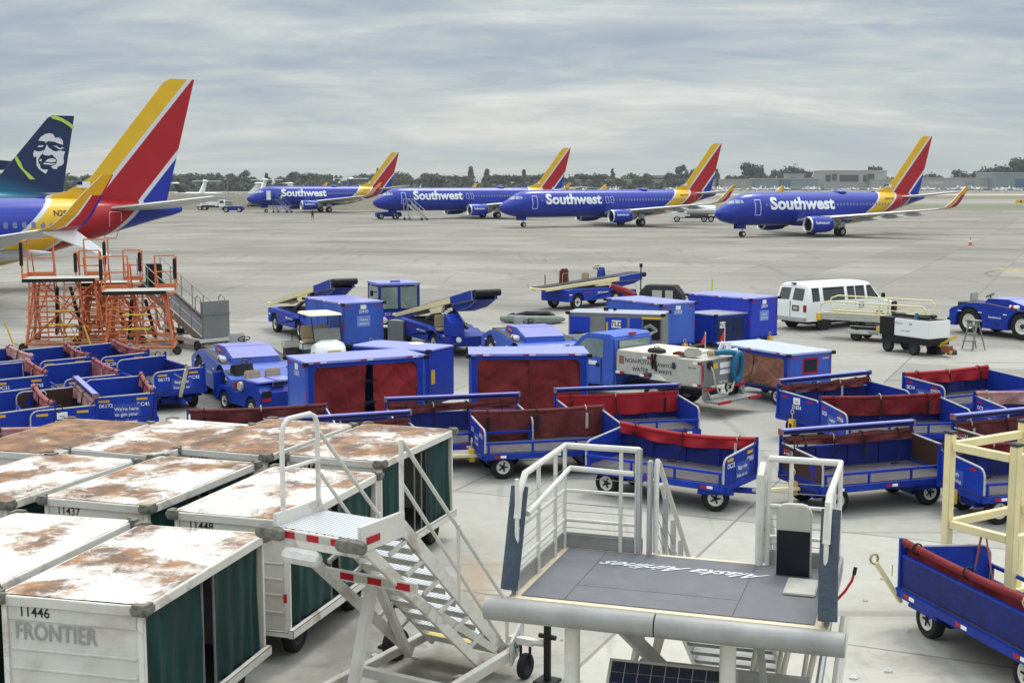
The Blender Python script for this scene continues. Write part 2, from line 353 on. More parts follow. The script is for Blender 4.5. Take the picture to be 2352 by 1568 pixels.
def grid_sheet(name, xs, ys, m, dz=0.0):
    b = MB(); W_ = len(xs)
    vs = [(x, y, gz(x, y)+dz) for y in ys for x in xs]
    fs = [(j*W_+i, j*W_+i+1, (j+1)*W_+i+1, (j+1)*W_+i) for j in range(len(ys)-1) for i in range(W_-1)]
    b.add(vs, fs, m); return struct(b.build(name, smooth=180, recalc=False))
xs = [-5000, -2500, -1200, -600, -350, -220]+list(range(-160, 161, 10))+[220, 350, 600, 1200, 2500, 5000]
ys = [-60, -20, 0, 15, 30, 45, 50, 54]+list(range(57, 70, 1))+[75, 80, 90, 100, 105, 110, 115, 120, 130, 140, 150, 160]+list(range(170, 290, 10))+[292]
grid_sheet('apron_ground', xs, ys, ground_mat())
FIELD = mat('dry_grass_field', srgb(112, 106, 88), .95, var=.14, scale=.02, dirt=.5, dirtcol=srgb(98, 98, 74), stretch=(.25, 1.6, 1))
grid_sheet('airfield_ground', [-6000, -2000, -800, -300, 0, 300, 800, 2000, 6000], [292, 320, 400, 600, 900, 1500, 3000, 9000], FIELD)
TAXI = mat('taxiway_asphalt', srgb(128, 124, 116), .9, var=.1, scale=.01, stretch=(.2, 2, 1))
TAXI2 = mat('runway_concrete', srgb(154, 150, 140), .9, var=.08, scale=.01, stretch=(.2, 2, 1))
GREENF = mat('green_grass_field', srgb(104, 118, 92), .95, var=.15, scale=.05)
def strip(name, x0, x1, y0, y1, m, dz):
    b = MB(); b.add([(x0, y0, gz(x0, y0)+dz), (x1, y0+0, gz(x1, y0)+dz), (x1, y1, gz(x1, y1)+dz), (x0, y1, gz(x0, y1)+dz)], [(0, 1, 2, 3)], m)
    return struct(b.build(name, smooth=0, recalc=False))
strip('taxiway_path', -40, 2200, 380, 500, TAXI, .03); strip('concrete_path', 40, 1600, 410, 424, TAXI2, .06)
strip('runway_road', -2200, 2400, 640, 760, TAXI2, .03); strip('far_taxiway_road', -2200, 2400, 840, 905, TAXI, .03)
strip('hangar_apron_ground', -100, 1500, 925, 1080, TAXI, .03)
strip('grass_lawn', 110, 400, 345, 372, GREENF, .03)
# painted yellow lead-in line far right
mline = mat('tyre_mark', srgb(92, 88, 80), .8, var=.3, scale=2)
b = MB(); pts = [at(2352+40, 617), at(2310, 618), at(2280, 622), at(2262, 628), at(2275, 634), at(2352+20, 640)]
for a_, c_ in zip(pts, pts[1:]):
    d = (c_-a_).normalized(); n_ = Vector((-d.y, d.x, 0))*.09; z_ = Vector((0, 0, .006)); b.add([a_-n_+z_, c_-n_+z_, c_+n_+z_, a_+n_+z_], [(0, 1, 2, 3)], mline)
struct(b.build('painted_line_ground', smooth=0))
strip('painted_patch_ground', *[q for q in (at(2300, 621).x, at(2420, 621).x, at(2330, 622).y, at(2330, 616).y)], mat('faded_yellow_paint', srgb(150, 138, 104), .8, var=.3, scale=1.5), .004)
# ---------------------------------------------------------------- trees
BARK = mat('bark', srgb(74, 62, 52), .9, var=.2)
LEAVES = [mat('foliage_dark', (.042, .056, .036), .8, var=.45, scale=.25, rnd=.25), mat('foliage_olive', (.062, .072, .044), .8, var=.4, scale=.25, rnd=.25), mat('foliage_grey', (.075, .085, .066), .8, var=.35, scale=.25, rnd=.2)]
def crown_mesh(seed, kind, lm):
    rnd = random.Random(seed); b = MB(); lobes = []
    if kind == 'round':
        lobes = [(Vector((rnd.uniform(-.30, .30), rnd.uniform(-.30, .30), rnd.uniform(.40, .82))), rnd.uniform(.13, .24)) for _ in range(11)]
    elif kind == 'broad':
        lobes = [(Vector((rnd.uniform(-.52, .52), rnd.uniform(-.40, .40), rnd.uniform(.30, .82))), rnd.uniform(.12, .23)) for _ in range(16)]
    elif kind == 'conifer':
        lobes = [(Vector((rnd.uniform(-.05, .05), 0, .22+.74*i/9)), .20*(1-i/10)+.03) for i in range(10)]
    else:
        lobes = [(Vector((rnd.uniform(-.22, .22), rnd.uniform(-.2, .2), z)), rnd.uniform(.09, .15)) for z in (.35, .45, .55, .62, .7, .78, .85, .92)]
    for c, r in lobes:
        for _ in range(62 if kind != 'conifer' else 46):
            d = Vector((rnd.gauss(0, 1), rnd.gauss(0, 1), rnd.gauss(0, .8))).normalized()*r*rnd.uniform(.45, 1.12)
            p = c+d; n = (d.normalized()+Vector((rnd.gauss(0, .5), rnd.gauss(0, .5), rnd.gauss(.2, .5)))).normalized()
            u = n.orthogonal().normalized(); v = n.cross(u); s_ = rnd.uniform(.032, .06); a = rnd.uniform(0, 6.28)
            u2 = u*math.cos(a)+v*math.sin(a); v2 = n.cross(u2)
            b.add([p-u2*s_-v2*s_*.6, p+u2*s_*.9-v2*s_*.7, p+u2*s_*1.1+v2*s_*.5, p-u2*s_*.3+v2*s_], [(0, 1, 2, 3)], lm)
    return b.mesh('crown', smooth=0, recalc=False)
def trunk_mesh(seed, h=.45):
    rnd = random.Random(seed); b = MB()
    b.tube([(0, 0, -.02), (rnd.uniform(-.01, .01), 0, h*.5), (rnd.uniform(-.02, .02), .01, h)], [.024, .018, .012], BARK, n=6)
    for k in range(4):
        a = rnd.uniform(0, 6.28); b.tube([(0, 0, h*(.55+.12*k)), (math.cos(a)*.2, math.sin(a)*.2, h*(.8+.18*k))], [.010, .004], BARK, n=5)
    return b.mesh('trunk')
KINDS = {'round': [crown_mesh(i, 'round', LEAVES[i % 3]) for i in range(4)], 'broad': [crown_mesh(20+i, 'broad', LEAVES[i % 2]) for i in range(5)], 'conifer': [crown_mesh(40+i, 'conifer', LEAVES[0]) for i in range(2)], 'tall': [crown_mesh(50+i, 'tall', LEAVES[i % 2]) for i in range(2)]}
TRK = [trunk_mesh(i) for i in range(3)]
TNAME = {'round': 'round_tree', 'broad': 'broad_tree', 'conifer': 'conifer_tree', 'tall': 'slender_tree'}
TLAB = {'round': 'grey-green round-topped tree in the far tree line beyond the airfield', 'broad': 'dark broad bushy tree in the far tree line beyond the airfield', 'conifer': 'pointed dark conifer standing up from the far tree line', 'tall': 'slender loose-crowned tree in the far tree line beyond the airfield'}
trnd = random.Random(5)
def tree(kind, x, y, h, w=1.0, label=None, group=True):
    t_ = thing(TNAME[kind], label or TLAB[kind], 'tree', (x, y, gz(x, y)), trnd.uniform(0, 6.28), ('%s trees of the far tree line' % kind) if group else None)
    inst('trunk', trnd.choice(TRK), t_, scale=(h, h, h)); inst('crown', trnd.choice(KINDS[kind]), t_, scale=(h*w, h*w, h)); return t_
def px_tree(kind, x, ytop, dist, w=1.0, label=None):
    X = (x-CXP)/FPX*dist; h = CAMH-gz(X, dist)+(421-ytop)/FPX*dist; return tree(kind, X, dist, h, w, label, label is None)
for row, (dist, n, h0, h1) in enumerate([(1010, 46, 9, 13), (1090, 62, 10.5, 15), (1190, 66, 12, 17)]):
    for i in range(n):
        px = -40+2440*(i+trnd.uniform(.1, .9))/n
        if row == 0 and px > 1600: continue
        if row == 1 and 1880 < px < 2060: continue
        k = trnd.choices(['round', 'broad', 'conifer', 'tall'], [4, 6, .7, 1])[0]; h = trnd.uniform(h0, h1)*(1.25 if k in ('conifer',) else 1)
        dd = dist+trnd.uniform(-25, 25)
        if px > 1600: dd += 120
        tree(k, (px-CXP)/FPX*dd, dd, h, trnd.uniform(.95, 1.35))
for k, x, yt, w, lb in [('round', 1722, 371, 1.05, 'tall dark tree with a double rounded crown left of the hangars'), ('broad', 1748, 380, .8, 'dark bushy tree touching the tall double-crowned tree'), ('round', 1806, 375, .95, 'tall dark tree between the long hangar and the rightmost tail'), ('broad', 1838, 386, .8, 'lower dark tree right of the tall one above the hangars'),
        ('broad', 1880, 388, .8, 'dark tree left of the two-storey airport building'), ('tall', 1552, 382, 1.2, 'tall loose tree behind the second tail from the right'), ('round', 1580, 386, .9, 'tall round tree just right of the second tail from the right'), ('round', 2005, 378, .7, 'round dark tree rising behind the two-storey building'),
        ('broad', 2210, 384, .9, 'dark broad tree right of the rightmost tail'), ('round', 2255, 377, .9, 'tall rounded dark tree left of the right hangar'), ('broad', 2298, 378, .9, 'dark tree behind the left end of the right hangar'), ('round', 2338, 360, 1.1, 'tallest dark tree behind the tall grey hangar'), ('broad', 2385, 352, 1.0, 'large dark tree beyond the right end of the tall grey hangar'),
        ('conifer', 870, 388, .6, 'slim dark conifer above the leftmost row jet'), ('conifer', 1283, 390, .7, 'pointed tree above the second row jet'), ('conifer', 1405, 389, .8, 'pointed conifer right of the second row tail'), ('broad', 1350, 394, 1.2, 'broad dark tree beside the second tail in the row')]:
    px_tree(k, x, yt, 1180+trnd.uniform(0, 40), w, lb)
# scrub below the tree line
b = MB(); srnd = random.Random(9)
for i in range(15000):
    x = srnd.uniform(-560, 120) if i % 3 else srnd.uniform(100, 640); y = srnd.uniform(985, 1010) if x < 120 else srnd.uniform(1240, 1280); z = srnd.uniform(.2, 8.5 if x < 120 else 12.0)*(.62+.25*math.sin(x*.031)**2+.13*math.sin(x*.11))
    s_ = srnd.uniform(.7, 1.5); n = Vector((srnd.gauss(0, 1), srnd.gauss(-1, 1), srnd.gauss(.4, 1))).normalized(); u = n.orthogonal()*s_; v = n.cross(u).normalized()*s_*.8; p = Vector((x, y, z+.5))
    b.add([p-u-v, p+u-v*.8, p+u*.8+v, p-u*.6+v*.9], [(0, 1, 2, 3)], LEAVES[i % 3])
o = struct(b.build('scrub_bushes', smooth=0, recalc=False), 'stuff'); tag(o, 'low scrub growing below the far tree line', 'scrub'); o['kind'] = 'stuff'
# ---------------------------------------------------------------- far buildings
HW = mat('hangar_wall', srgb(150, 149, 147), .8, var=.06, scale=.05); HW2 = mat('hangar_beige', srgb(142, 136, 122), .8, var=.06, scale=.05); HB = mat('hangar_blue_grey', srgb(116, 128, 134), .7, var=.06, scale=.05); HD = mat('hangar_door_blue', srgb(70, 92, 112), .6, var=.1, scale=.1); HR = mat('hangar_roof', srgb(170, 168, 162), .8, var=.05, scale=.05)
def building(name, label, x0, x1, ytop, dist, depth, wall, doors=(), roof=HR, wins=()):
    k = dist/FPX; X0, X1 = (x0-CXP)*k, (x1-CXP)*k; z1 = CAMH+(421-ytop)*k
    t_ = thing(name, label, 'building', ((X0+X1)/2, dist, .5)); w = X1-X0; h = z1-.5
    b = MB(); b.b2(-w/2, w/2, 0, depth, 0, h, wall); b.build('wall', t_, smooth=0)
    b = MB(); b.b2(-w/2-.4, w/2+.4, -.5, depth+.4, h+.02, h+.5, roof); b.build('roof', t_, smooth=0)
    for a, c, d_, e, m in doors:
        b = MB(); b.b2(-w/2+a*w, -w/2+c*w, -.25, -.02, d_*h, e*h, m)
        for q in range(1, 4): xx = -w/2+(a+(c-a)*q/4)*w; b.b2(xx-.12, xx+.12, -.32, -.26, d_*h, e*h, HR)
        b.build('hangar_door', t_, smooth=0)
    for a, c, d_, e in wins:
        b = MB(); b.b2(-w/2+a*w, -w/2+c*w, -.15, -.02, d_*h, e*h, GLASS); b.build('window', t_, smooth=0)
    return t_
building('long_hangar', 'long low beige hangar behind the second and third row tails', 1320, 1640, 414, 1085, 30, HW2, [(.1, .16, 0, .7, HR), (.52, .6, 0, .7, HR)], HR)
building('pale_hangar', 'pale low hangar left of the blue-doored one', 1660, 1732, 413, 1080, 30, HW, [(.3, .5, 0, .7, HW2)])
building('blue_hangar', 'blue-grey hangar with a dark blue sliding door', 1733, 1874, 411, 1070, 30, HB, [(.37, .55, 0, .92, HD), (.02, .3, 0, .8, HB)])
building('airport_building', 'white two-storey building with long dark windows behind the hangars', 1888, 2030, 393, 1085, 40, HW, [], HR, [(.02, .1, .45, .8), (.12, .2, .5, .85), (.24, .55, .45, .8), (.62, .68, .45, .8), (.69, .8, .5, .85)])
building('annex_building', 'small pale block standing on the hangar roofs left of the white building', 1804, 1842, 401, 1110, 16, HW, [], HR, [(.2, .5, .6, .8)])
building('white_hangar', 'white low hangar right of the two-storey building', 2000, 2100, 413, 1070, 24, HW, [(.25, .6, 0, .6, DGREY)])
building('grey_hangar', 'long pale grey hangar right of the rightmost tail', 2110, 2276, 410, 1075, 30, HW, [(.6, .72, 0, .75, HB), (.1, .3, .5, .75, HR)])
building('big_hangar', 'tall grey hangar with a large dark door', 2278, 2440, 398, 1060, 45, HB, [(.28, .9, 0, .68, HD)], HR)
for x0, x1, yt, lb in [(1495, 1540, 404, 'pale flat-roofed building seen through the trees behind the second tail'), (1548, 1590, 407, 'low pale block beside the flat-roofed building in the trees'), (1245, 1275, 399, 'pale block standing among the far trees left of the second tail')]:
    building('distant_building', lb, x0, x1, yt, 1230, 14, HW, [], HR, [(.1, .9, .72, .85)])
for x0, x1, yt, lb in [(1050, 1180, 425, 'long low shed left of the second row tail'), (1190, 1300, 424, 'low shed just behind the second row jet')]:
    building('low_shed', lb, x0, x1, yt, 1000, 14, HW2, [(.3, .36, 0, .8, HR)])
# ---------------------------------------------------------------- parked light aircraft
def light_plane_meshes():
    f = MB(); rings = []
    for x, r, z in [(0, .12, 1.1), (.4, .45, 1.15), (1.4, .6, 1.3), (2.6, .65, 1.45), (3.6, .5, 1.4), (5.5, .25, 1.4), (7.2, .08, 1.45)]:
        rings.append([(x, r*math.cos(a*.7854), z+r*math.sin(a*.7854)*.95) for a in range(8)])
    f.loft(rings, WHITE_CLEAN); f.prism([(5.9, 1.4), (7.2, 1.4), (7.4, 2.9), (6.9, 2.9)], -.06, .06, WHITE_CLEAN)
    f.tube([(1.2, .0, .9), (1.2, 1.1, .25)], .06, ALU); f.tube([(1.2, 0, .9), (1.2, -1.1, .25)], .06, ALU)
    for y in (-1.1, 1.1, 0): f.lathe([(0, -.08), (.2, -.08), (.2, .08), (0, .08)], RUBBER, 10, c=(1.2 if y else 2.6 if False else (.3 if y == 0 else 1.2), y, .2))
    w = MB(); w.prism([(1.4, -5.4), (2.7, -5.4), (3.0, 0), (2.7, 5.4), (1.4, 5.4), (1.2, 0)], 2.05, 2.2, WHITE_CLEAN, 'xy'); w.prism([(6.2, -1.7), (6.9, -1.7), (7.1, 0), (6.9, 1.7), (6.2, 1.7), (6.0, 0)], 1.45, 1.53, WHITE_CLEAN, 'xy')
    g = MB(); g.b2(1.15, 2.3, -.58, .58, 1.62, 2.0, GLASS)
    return f.mesh('fuselage'), w.mesh('wing', smooth=0), g.mesh('canopy', smooth=0)
LPM = light_plane_meshes(); prnd = random.Random(3)
def light_plane(x, y, yaw, k=1.0):
    t_ = thing('light_aircraft', 'small white light aircraft in the far parking row before the hangars', 'light aircraft', (x, y, .5), yaw, 'light aircraft parked before the far hangars')
    for nm, me in zip(('fuselage', 'wing', 'canopy'), LPM): inst(nm, me, t_, scale=(k, k, k))
for i in range(58):
    px = 1290+1100*(i+prnd.uniform(.1, .9))/58; d_ = prnd.choice((940, 965, 990, 1015)); light_plane((px-CXP)/FPX*d_, d_, prnd.uniform(0, 6.28), prnd.uniform(.9, 1.5))
# ---------------------------------------------------------------- business jets at the left
def bizjet(px, ytail, dist, yaw, label, m=None, finm=None):
    X = (px-CXP)/FPX*dist; k = (CAMH-.5+(421-ytail)/FPX*dist)/7.2; m = m or WHITE_CLEAN; finm = finm or m
    t_ = thing('business_jet', label, 'business jet', (X, dist, .5), yaw)
    f = MB(); rings = []
    for x, r, z in [(-17, .1, 2.0), (-16, .7, 2.1), (-14, 1.05, 2.4), (-11, 1.15, 2.5), (-3, 1.15, 2.5), (1, .9, 2.8), (4.2, .25, 3.3)]:
        rings.append([(x*k, r*k*math.cos(a*.5236), (z+r*math.sin(a*.5236))*k) for a in range(12)])
    f.loft(rings, m); f.build('fuselage', t_)
    f = MB(); f.prism([(-1*k, 3.2*k), (2.4*k, 3.4*k), (4.5*k, 7.1*k), (2.8*k, 7.1*k)], -.14*k, .14*k, finm); f.build('tail_fin', t_)
    f = MB(); f.prism([(2.6*k, 0), (3.9*k, -4.4*k), (4.9*k, -4.4*k), (5.0*k, 0), (4.9*k, 4.4*k), (3.9*k, 4.4*k)], 7.1*k, 7.26*k, m, 'xy')
    f.lathe([(.05*k, 1.9*k), (.34*k, 2.6*k), (.3*k, 4.4*k), (.05*k, 5.4*k)], m, 12, 'x', (0, 0, 7.2*k)); f.build('tailplane', t_)
    f = MB(); f.prism([(-9*k, 0), (-3.5*k, -10*k), (-2*k, -10*k), (-3*k, 0), (-2*k, 10*k), (-3.5*k, 10*k)], 1.75*k, 1.95*k, m, 'xy'); f.build('wing', t_, smooth=0)
    for s_ in (-1, 1):
        f = MB(); f.lathe([(.45*k, -3.2*k), (.62*k, -2.6*k), (.62*k, -.6*k), (.4*k, .8*k), (0, .8*k)], m, 14, 'x', (0, s_*1.75*k, 3.0*k)); f.lathe([(0, -3.0*k), (.45*k, -3.05*k)], BLACK, 14, 'x', (0, s_*1.75*k, 3.0*k)); f.build('engine', t_)
    f = MB()
    for x, y in ((-14, 0), (-5, 1.9), (-5, -1.9)): f.tube([(x*k, y*k, 1.8*k), (x*k, y*k, .35*k)], .09*k, ALU); f.lathe([(0, -.15*k), (.36*k, -.15*k), (.36*k, .15*k), (0, .15*k)], RUBBER, 12, c=(x*k, y*k, .36*k))
    f.build('landing_gear', t_)
DKF = mat('charcoal_fin', srgb(52, 56, 62), .4, var=.05); NVF = mat('dark_blue_fin', srgb(54, 72, 108), .4, var=.05)
# berm of dry earth hiding the lower half of the business jets
b = MB(); vs = []; xs_ = [-330, -200, -150, -120, -100, -80, -60, -40, -25, -12, 0]
for i, x in enumerate(xs_):
    h = 3.7*(1-sstep(-45, -5, x))
    for y, q in ((300, 0), (308, .55), (318, .95), (324, 1), (327, .9), (333, 0)): vs.append((x, y, .45+h*q+.12*math.sin(x*.7+y)))
b.add(vs, [(i*6+j, (i+1)*6+j, (i+1)*6+j+1, i*6+j+1) for i in range(len(xs_)-1) for j in range(5)], mat('dry_earth', srgb(104, 99, 88), .95, var=.14, scale=.2, dirt=.4, dirtcol=srgb(88, 87, 72), stretch=(.3, 1, 1)))
struct(b.build('earth_bank_hill', smooth=60))
bizjet(430, 421, 420, R(200), 'white business jet with a charcoal tail right of the big red tail', WHITE_CLEAN, DKF)
bizjet(463, 416, 340, R(75), 'white business jet with a pale T-tail above the near tailplane')
bizjet(575, 421, 360, R(20), 'small white T-tailed jet left of the nose of the leftmost row jet')
bizjet(600, 413, 330, R(75), 'white T-tailed business jet whose engine shows by the row jet nose')
bizjet(690, 421, 400, R(205), 'white business jet whose roof shows over the leftmost row jet')
bizjet(795, 410, 345, R(70), 'business jet with a dark blue T-tail above the leftmost row jet', WHITE_CLEAN, NVF)
t_ = thing('light_mast', 'slim lamp mast between the business jets at the left', 'lamp mast', ((528-CXP)/FPX*300, 300, .5))
b = MB(); b.tube([(0, 0, 0), (0, 0, 6.6)], [.1, .06], STEEL); b.build('pole', t_); b = MB(); b.b2(-.8, .8, -.15, .15, 6.6, 6.8, STEEL); b.build('lamp_head', t_)
# ================================================================ airliners
def livery_mat(name, stretch, kind='blue'):
    m = D.materials.new(name); m.use_nodes = True; t = m.node_tree; p = t.nodes['Principled BSDF']
    c = N(t, 'ShaderNodeTexCoord'); s = N(t, 'ShaderNodeSeparateXYZ'); L(t, c.outputs['Object'], s.inputs[0])
    q = mth(t, 'SUBTRACT', 5.4, s.outputs[2]); qp = mth(t, 'MAXIMUM', q, 0.0); qn = mth(t, 'MINIMUM', q, 0.0)
    u = mth(t, 'ADD', s.outputs[0], mth(t, 'ADD', mth(t, 'MULTIPLY', qp, .75), mth(t, 'ADD', mth(t, 'MULTIPLY', mth(t, 'MULTIPLY', qp, qp), .12), mth(t, 'MULTIPLY', qn, .83))))
    u = mth(t, 'DIVIDE', mth(t, 'SUBTRACT', u, stretch), 40.0)
    bl, yl, wh, rd = srgb(22, 46, 150), srgb(214, 172, 38), srgb(204, 204, 206), srgb(160, 22, 34)
    if kind == 'blue':
        col = ramp(t, u, [(0, bl), (24.0/40, wh), (24.35/40, yl), (26.8/40, wh), (27.15/40, rd), (29.6/40, wh), (29.95/40, bl)], 'CONSTANT')
    else:
        tl, nv = srgb(40, 112, 140), srgb(22, 44, 84)
        w2 = mth(t, 'DIVIDE', mth(t, 'ADD', s.outputs[0], mth(t, 'MULTIPLY', mth(t, 'MAXIMUM', mth(t, 'SUBTRACT', s.outputs[2], 5.3), 0.0), 3.0)), 60.0)
        col = ramp(t, w2, [(0, srgb(220, 222, 222)), (18/60, srgb(220, 222, 222)), (21/60, tl), (27.0/60, tl), (31.5/60, nv)])
    n = N(t, 'ShaderNodeTexNoise'); n.inputs['Scale'].default_value = .8; n.inputs['Detail'].default_value = 5; L(t, c.outputs['Object'], n.inputs[0])
    col = mixc(t, 1.0, col, ramp(t, n.outputs[0], [(.3, .93), (.7, 1.04)]), 'MULTIPLY')
    L(t, col, p.inputs['Base Color']); p.inputs['Roughness'].default_value = .24; p.inputs['Specular IOR Level'].default_value = .35; p.inputs['Coat Roughness'].default_value = .1
    return m
LIV7, LIV8, LIVA = livery_mat('striped_jet_paint', 0.0), livery_mat('striped_jet_paint_long', 5.9), livery_mat('teal_jet_paint', 3.0, 'teal')
WINGM = mat('wing_grey', srgb(178, 180, 182), .35, var=.05, scale=.6, dirt=.15, dirtcol=srgb(150, 150, 150)); SLAT = mat('bare_metal_edge', srgb(206, 208, 210), .25, metal=.7, var=.04, scale=1)
JY = mat('orange_yellow_paint', srgb(216, 164, 40), .3, var=.04); JR = mat('red_jet_paint', srgb(176, 36, 46), .3, var=.05); JW = mat('white_jet_paint', srgb(222, 222, 224), .3, var=.03)
OUTL = mat('pale_outline_paint', srgb(190, 192, 236), .4, var=.03); WIN = mat('cabin_window', srgb(112, 118, 150), .15, var=.25, scale=1.2); WSH = mat('windscreen', srgb(140, 150, 164), .08, var=.2, spec=.8); FAN = mat('fan_blades', srgb(54, 54, 60), .4, metal=.5, var=.3, scale=9)
STN = [(0, 2.86, 2.72, .06), (.14, 3.12, 2.48, .33), (.45, 3.42, 2.2, .7), (.95, 3.74, 1.94, 1.04), (1.55, 4.04, 1.74, 1.32), (2.2, 4.48, 1.6, 1.51), (2.9, 4.9, 1.5, 1.66), (3.7, 5.19, 1.43, 1.78), (4.8, 5.35, 1.38, 1.86), (6.5, 5.4, 1.37, 1.88), (12, 5.4, 1.37, 1.88), (19.6, 5.4, 1.37, 1.88), (21.5, 5.4, 1.55, 1.87), (23.3, 5.4, 1.95, 1.8), (25.2, 5.38, 2.5, 1.62), (27, 5.34, 3.02, 1.32), (28.8, 5.26, 3.55, .95), (30.5, 5.12, 4.02, .58), (31.7, 4.98, 4.32, .33), (32.2, 4.86, 4.5, .16)]
def fus_st(st): return [(x if x < 15 else x+st, a, b, w) for x, a, b, w in STN]
def fus_at(x, stl):
    for (x0, a0, b0, w0), (x1, a1, b1, w1) in zip(stl, stl[1:]):
        if x0 <= x <= x1:
            t = (x-x0)/(x1-x0); return a0+(a1-a0)*t, b0+(b1-b0)*t, w0+(w1-w0)*t
    return stl[-1][1:]
def fus_y(x, z, stl):
    a, b, w = fus_at(x, stl); zc_, h = (a+b)/2, (a-b)/2; q = max(-1, min(1, (z-zc_)/h)); return w*math.sqrt(max(0, 1-q*q))
def on_fus(pts, faces, stl, m, parent, name, off=.012):
    b = MB(); b.add([(x, -(fus_y(x, z, stl)+off), z) for x, z in pts], faces, m); return b.build(name, parent, smooth=60, recalc=False)
def sub_text(s, size, bold, sx, width):
    "lettering cut into narrow rows so that it can follow a curved skin"
    vs, fs, w, h = text_geo(s, size, bold, 0, sx); k = width/w
    me = D.meshes.new('t'); me.from_pydata([(a*k, b, 0) for a, b in vs], [], fs); bm = bmesh.new(); bm.from_mesh(me)
    for i in range(1, 12):
        bmesh.ops.bisect_plane(bm, geom=bm.verts[:]+bm.edges[:]+bm.faces[:], plane_co=(0, -h/2+h*i/12, 0), plane_no=(0, 1, 0))
    bm.verts.index_update(); r = ([(v.co.x, v.co.y) for v in bm.verts], [tuple(v.index for v in f.verts) for f in bm.faces]); bm.free(); D.meshes.remove(me); return r
def rr_outline(x0, x1, z0, z1, r, w, n=5):
    "rounded rectangle outline strip"
    def ring(g):
        P_ = []
        for cx_, cz_, a0 in ((x1-r, z1-r, 0), (x0+r, z1-r, 90), (x0+r, z0+r, 180), (x1-r, z0+r, 270)):
            for i in range(n+1): a = R(a0+90*i/n); P_.append((cx_+(r-g)*math.cos(a), cz_+(r-g)*math.sin(a)))
        return P_
    def dense(P_):
        o_ = []
        for i in range(len(P_)):
            a, c = P_[i], P_[(i+1) % len(P_)]
            for k in range(4): o_.append((a[0]+(c[0]-a[0])*k/4, a[1]+(c[1]-a[1])*k/4))
        return o_
    A, B = dense(ring(0)), dense(ring(w)); n_ = len(A)
    return A+B, [(i, (i+1) % n_, n_+(i+1) % n_, n_+i) for i in range(n_)]
def rr_fill(x0, x1, z0, z1, r, n=3):
    P_ = []
    for cx_, cz_, a0 in ((x1-r, z1-r, 0), (x0+r, z1-r, 90), (x0+r, z0+r, 180), (x1-r, z0+r, 270)):
        for i in range(n+1): a = R(a0+90*i/n); P_.append((cx_+r*math.cos(a), cz_+r*math.sin(a)))
    c = ((x0+x1)/2, (z0+z1)/2); n_ = len(P_); return [c]+P_, [(0, 1+i, 1+(i+1) % n_) for i in range(n_)]
def airfoil_wing(b, secs, m, me_):
    "secs: (x leading edge, y, z, chord, thickness); leading strip in me_"
    prof = [(0, 0), (.03, .42), (.12, .8), (.35, 1), (.7, .6), (1, .06), (1, -.06), (.7, -.3), (.35, -.6), (.12, -.5), (.03, -.3)]
    rings = [[(x+c*a, y, z+th*.5*h) for a, h in prof] for x, y, z, c, th in secs]
    n = len(prof); vs = [v for r in rings for v in r]; base = len(b.v)
    for i in range(len(rings)-1):
        for k in range(n):
            f = (i*n+k, i*n+(k+1) % n, (i+1)*n+(k+1) % n, (i+1)*n+k)
            b.add([vs[j] for j in f], [(0, 1, 2, 3)], me_ if k in (0, 1, 10, 9) else m)
    b.add(rings[-1], [tuple(range(n))], m)
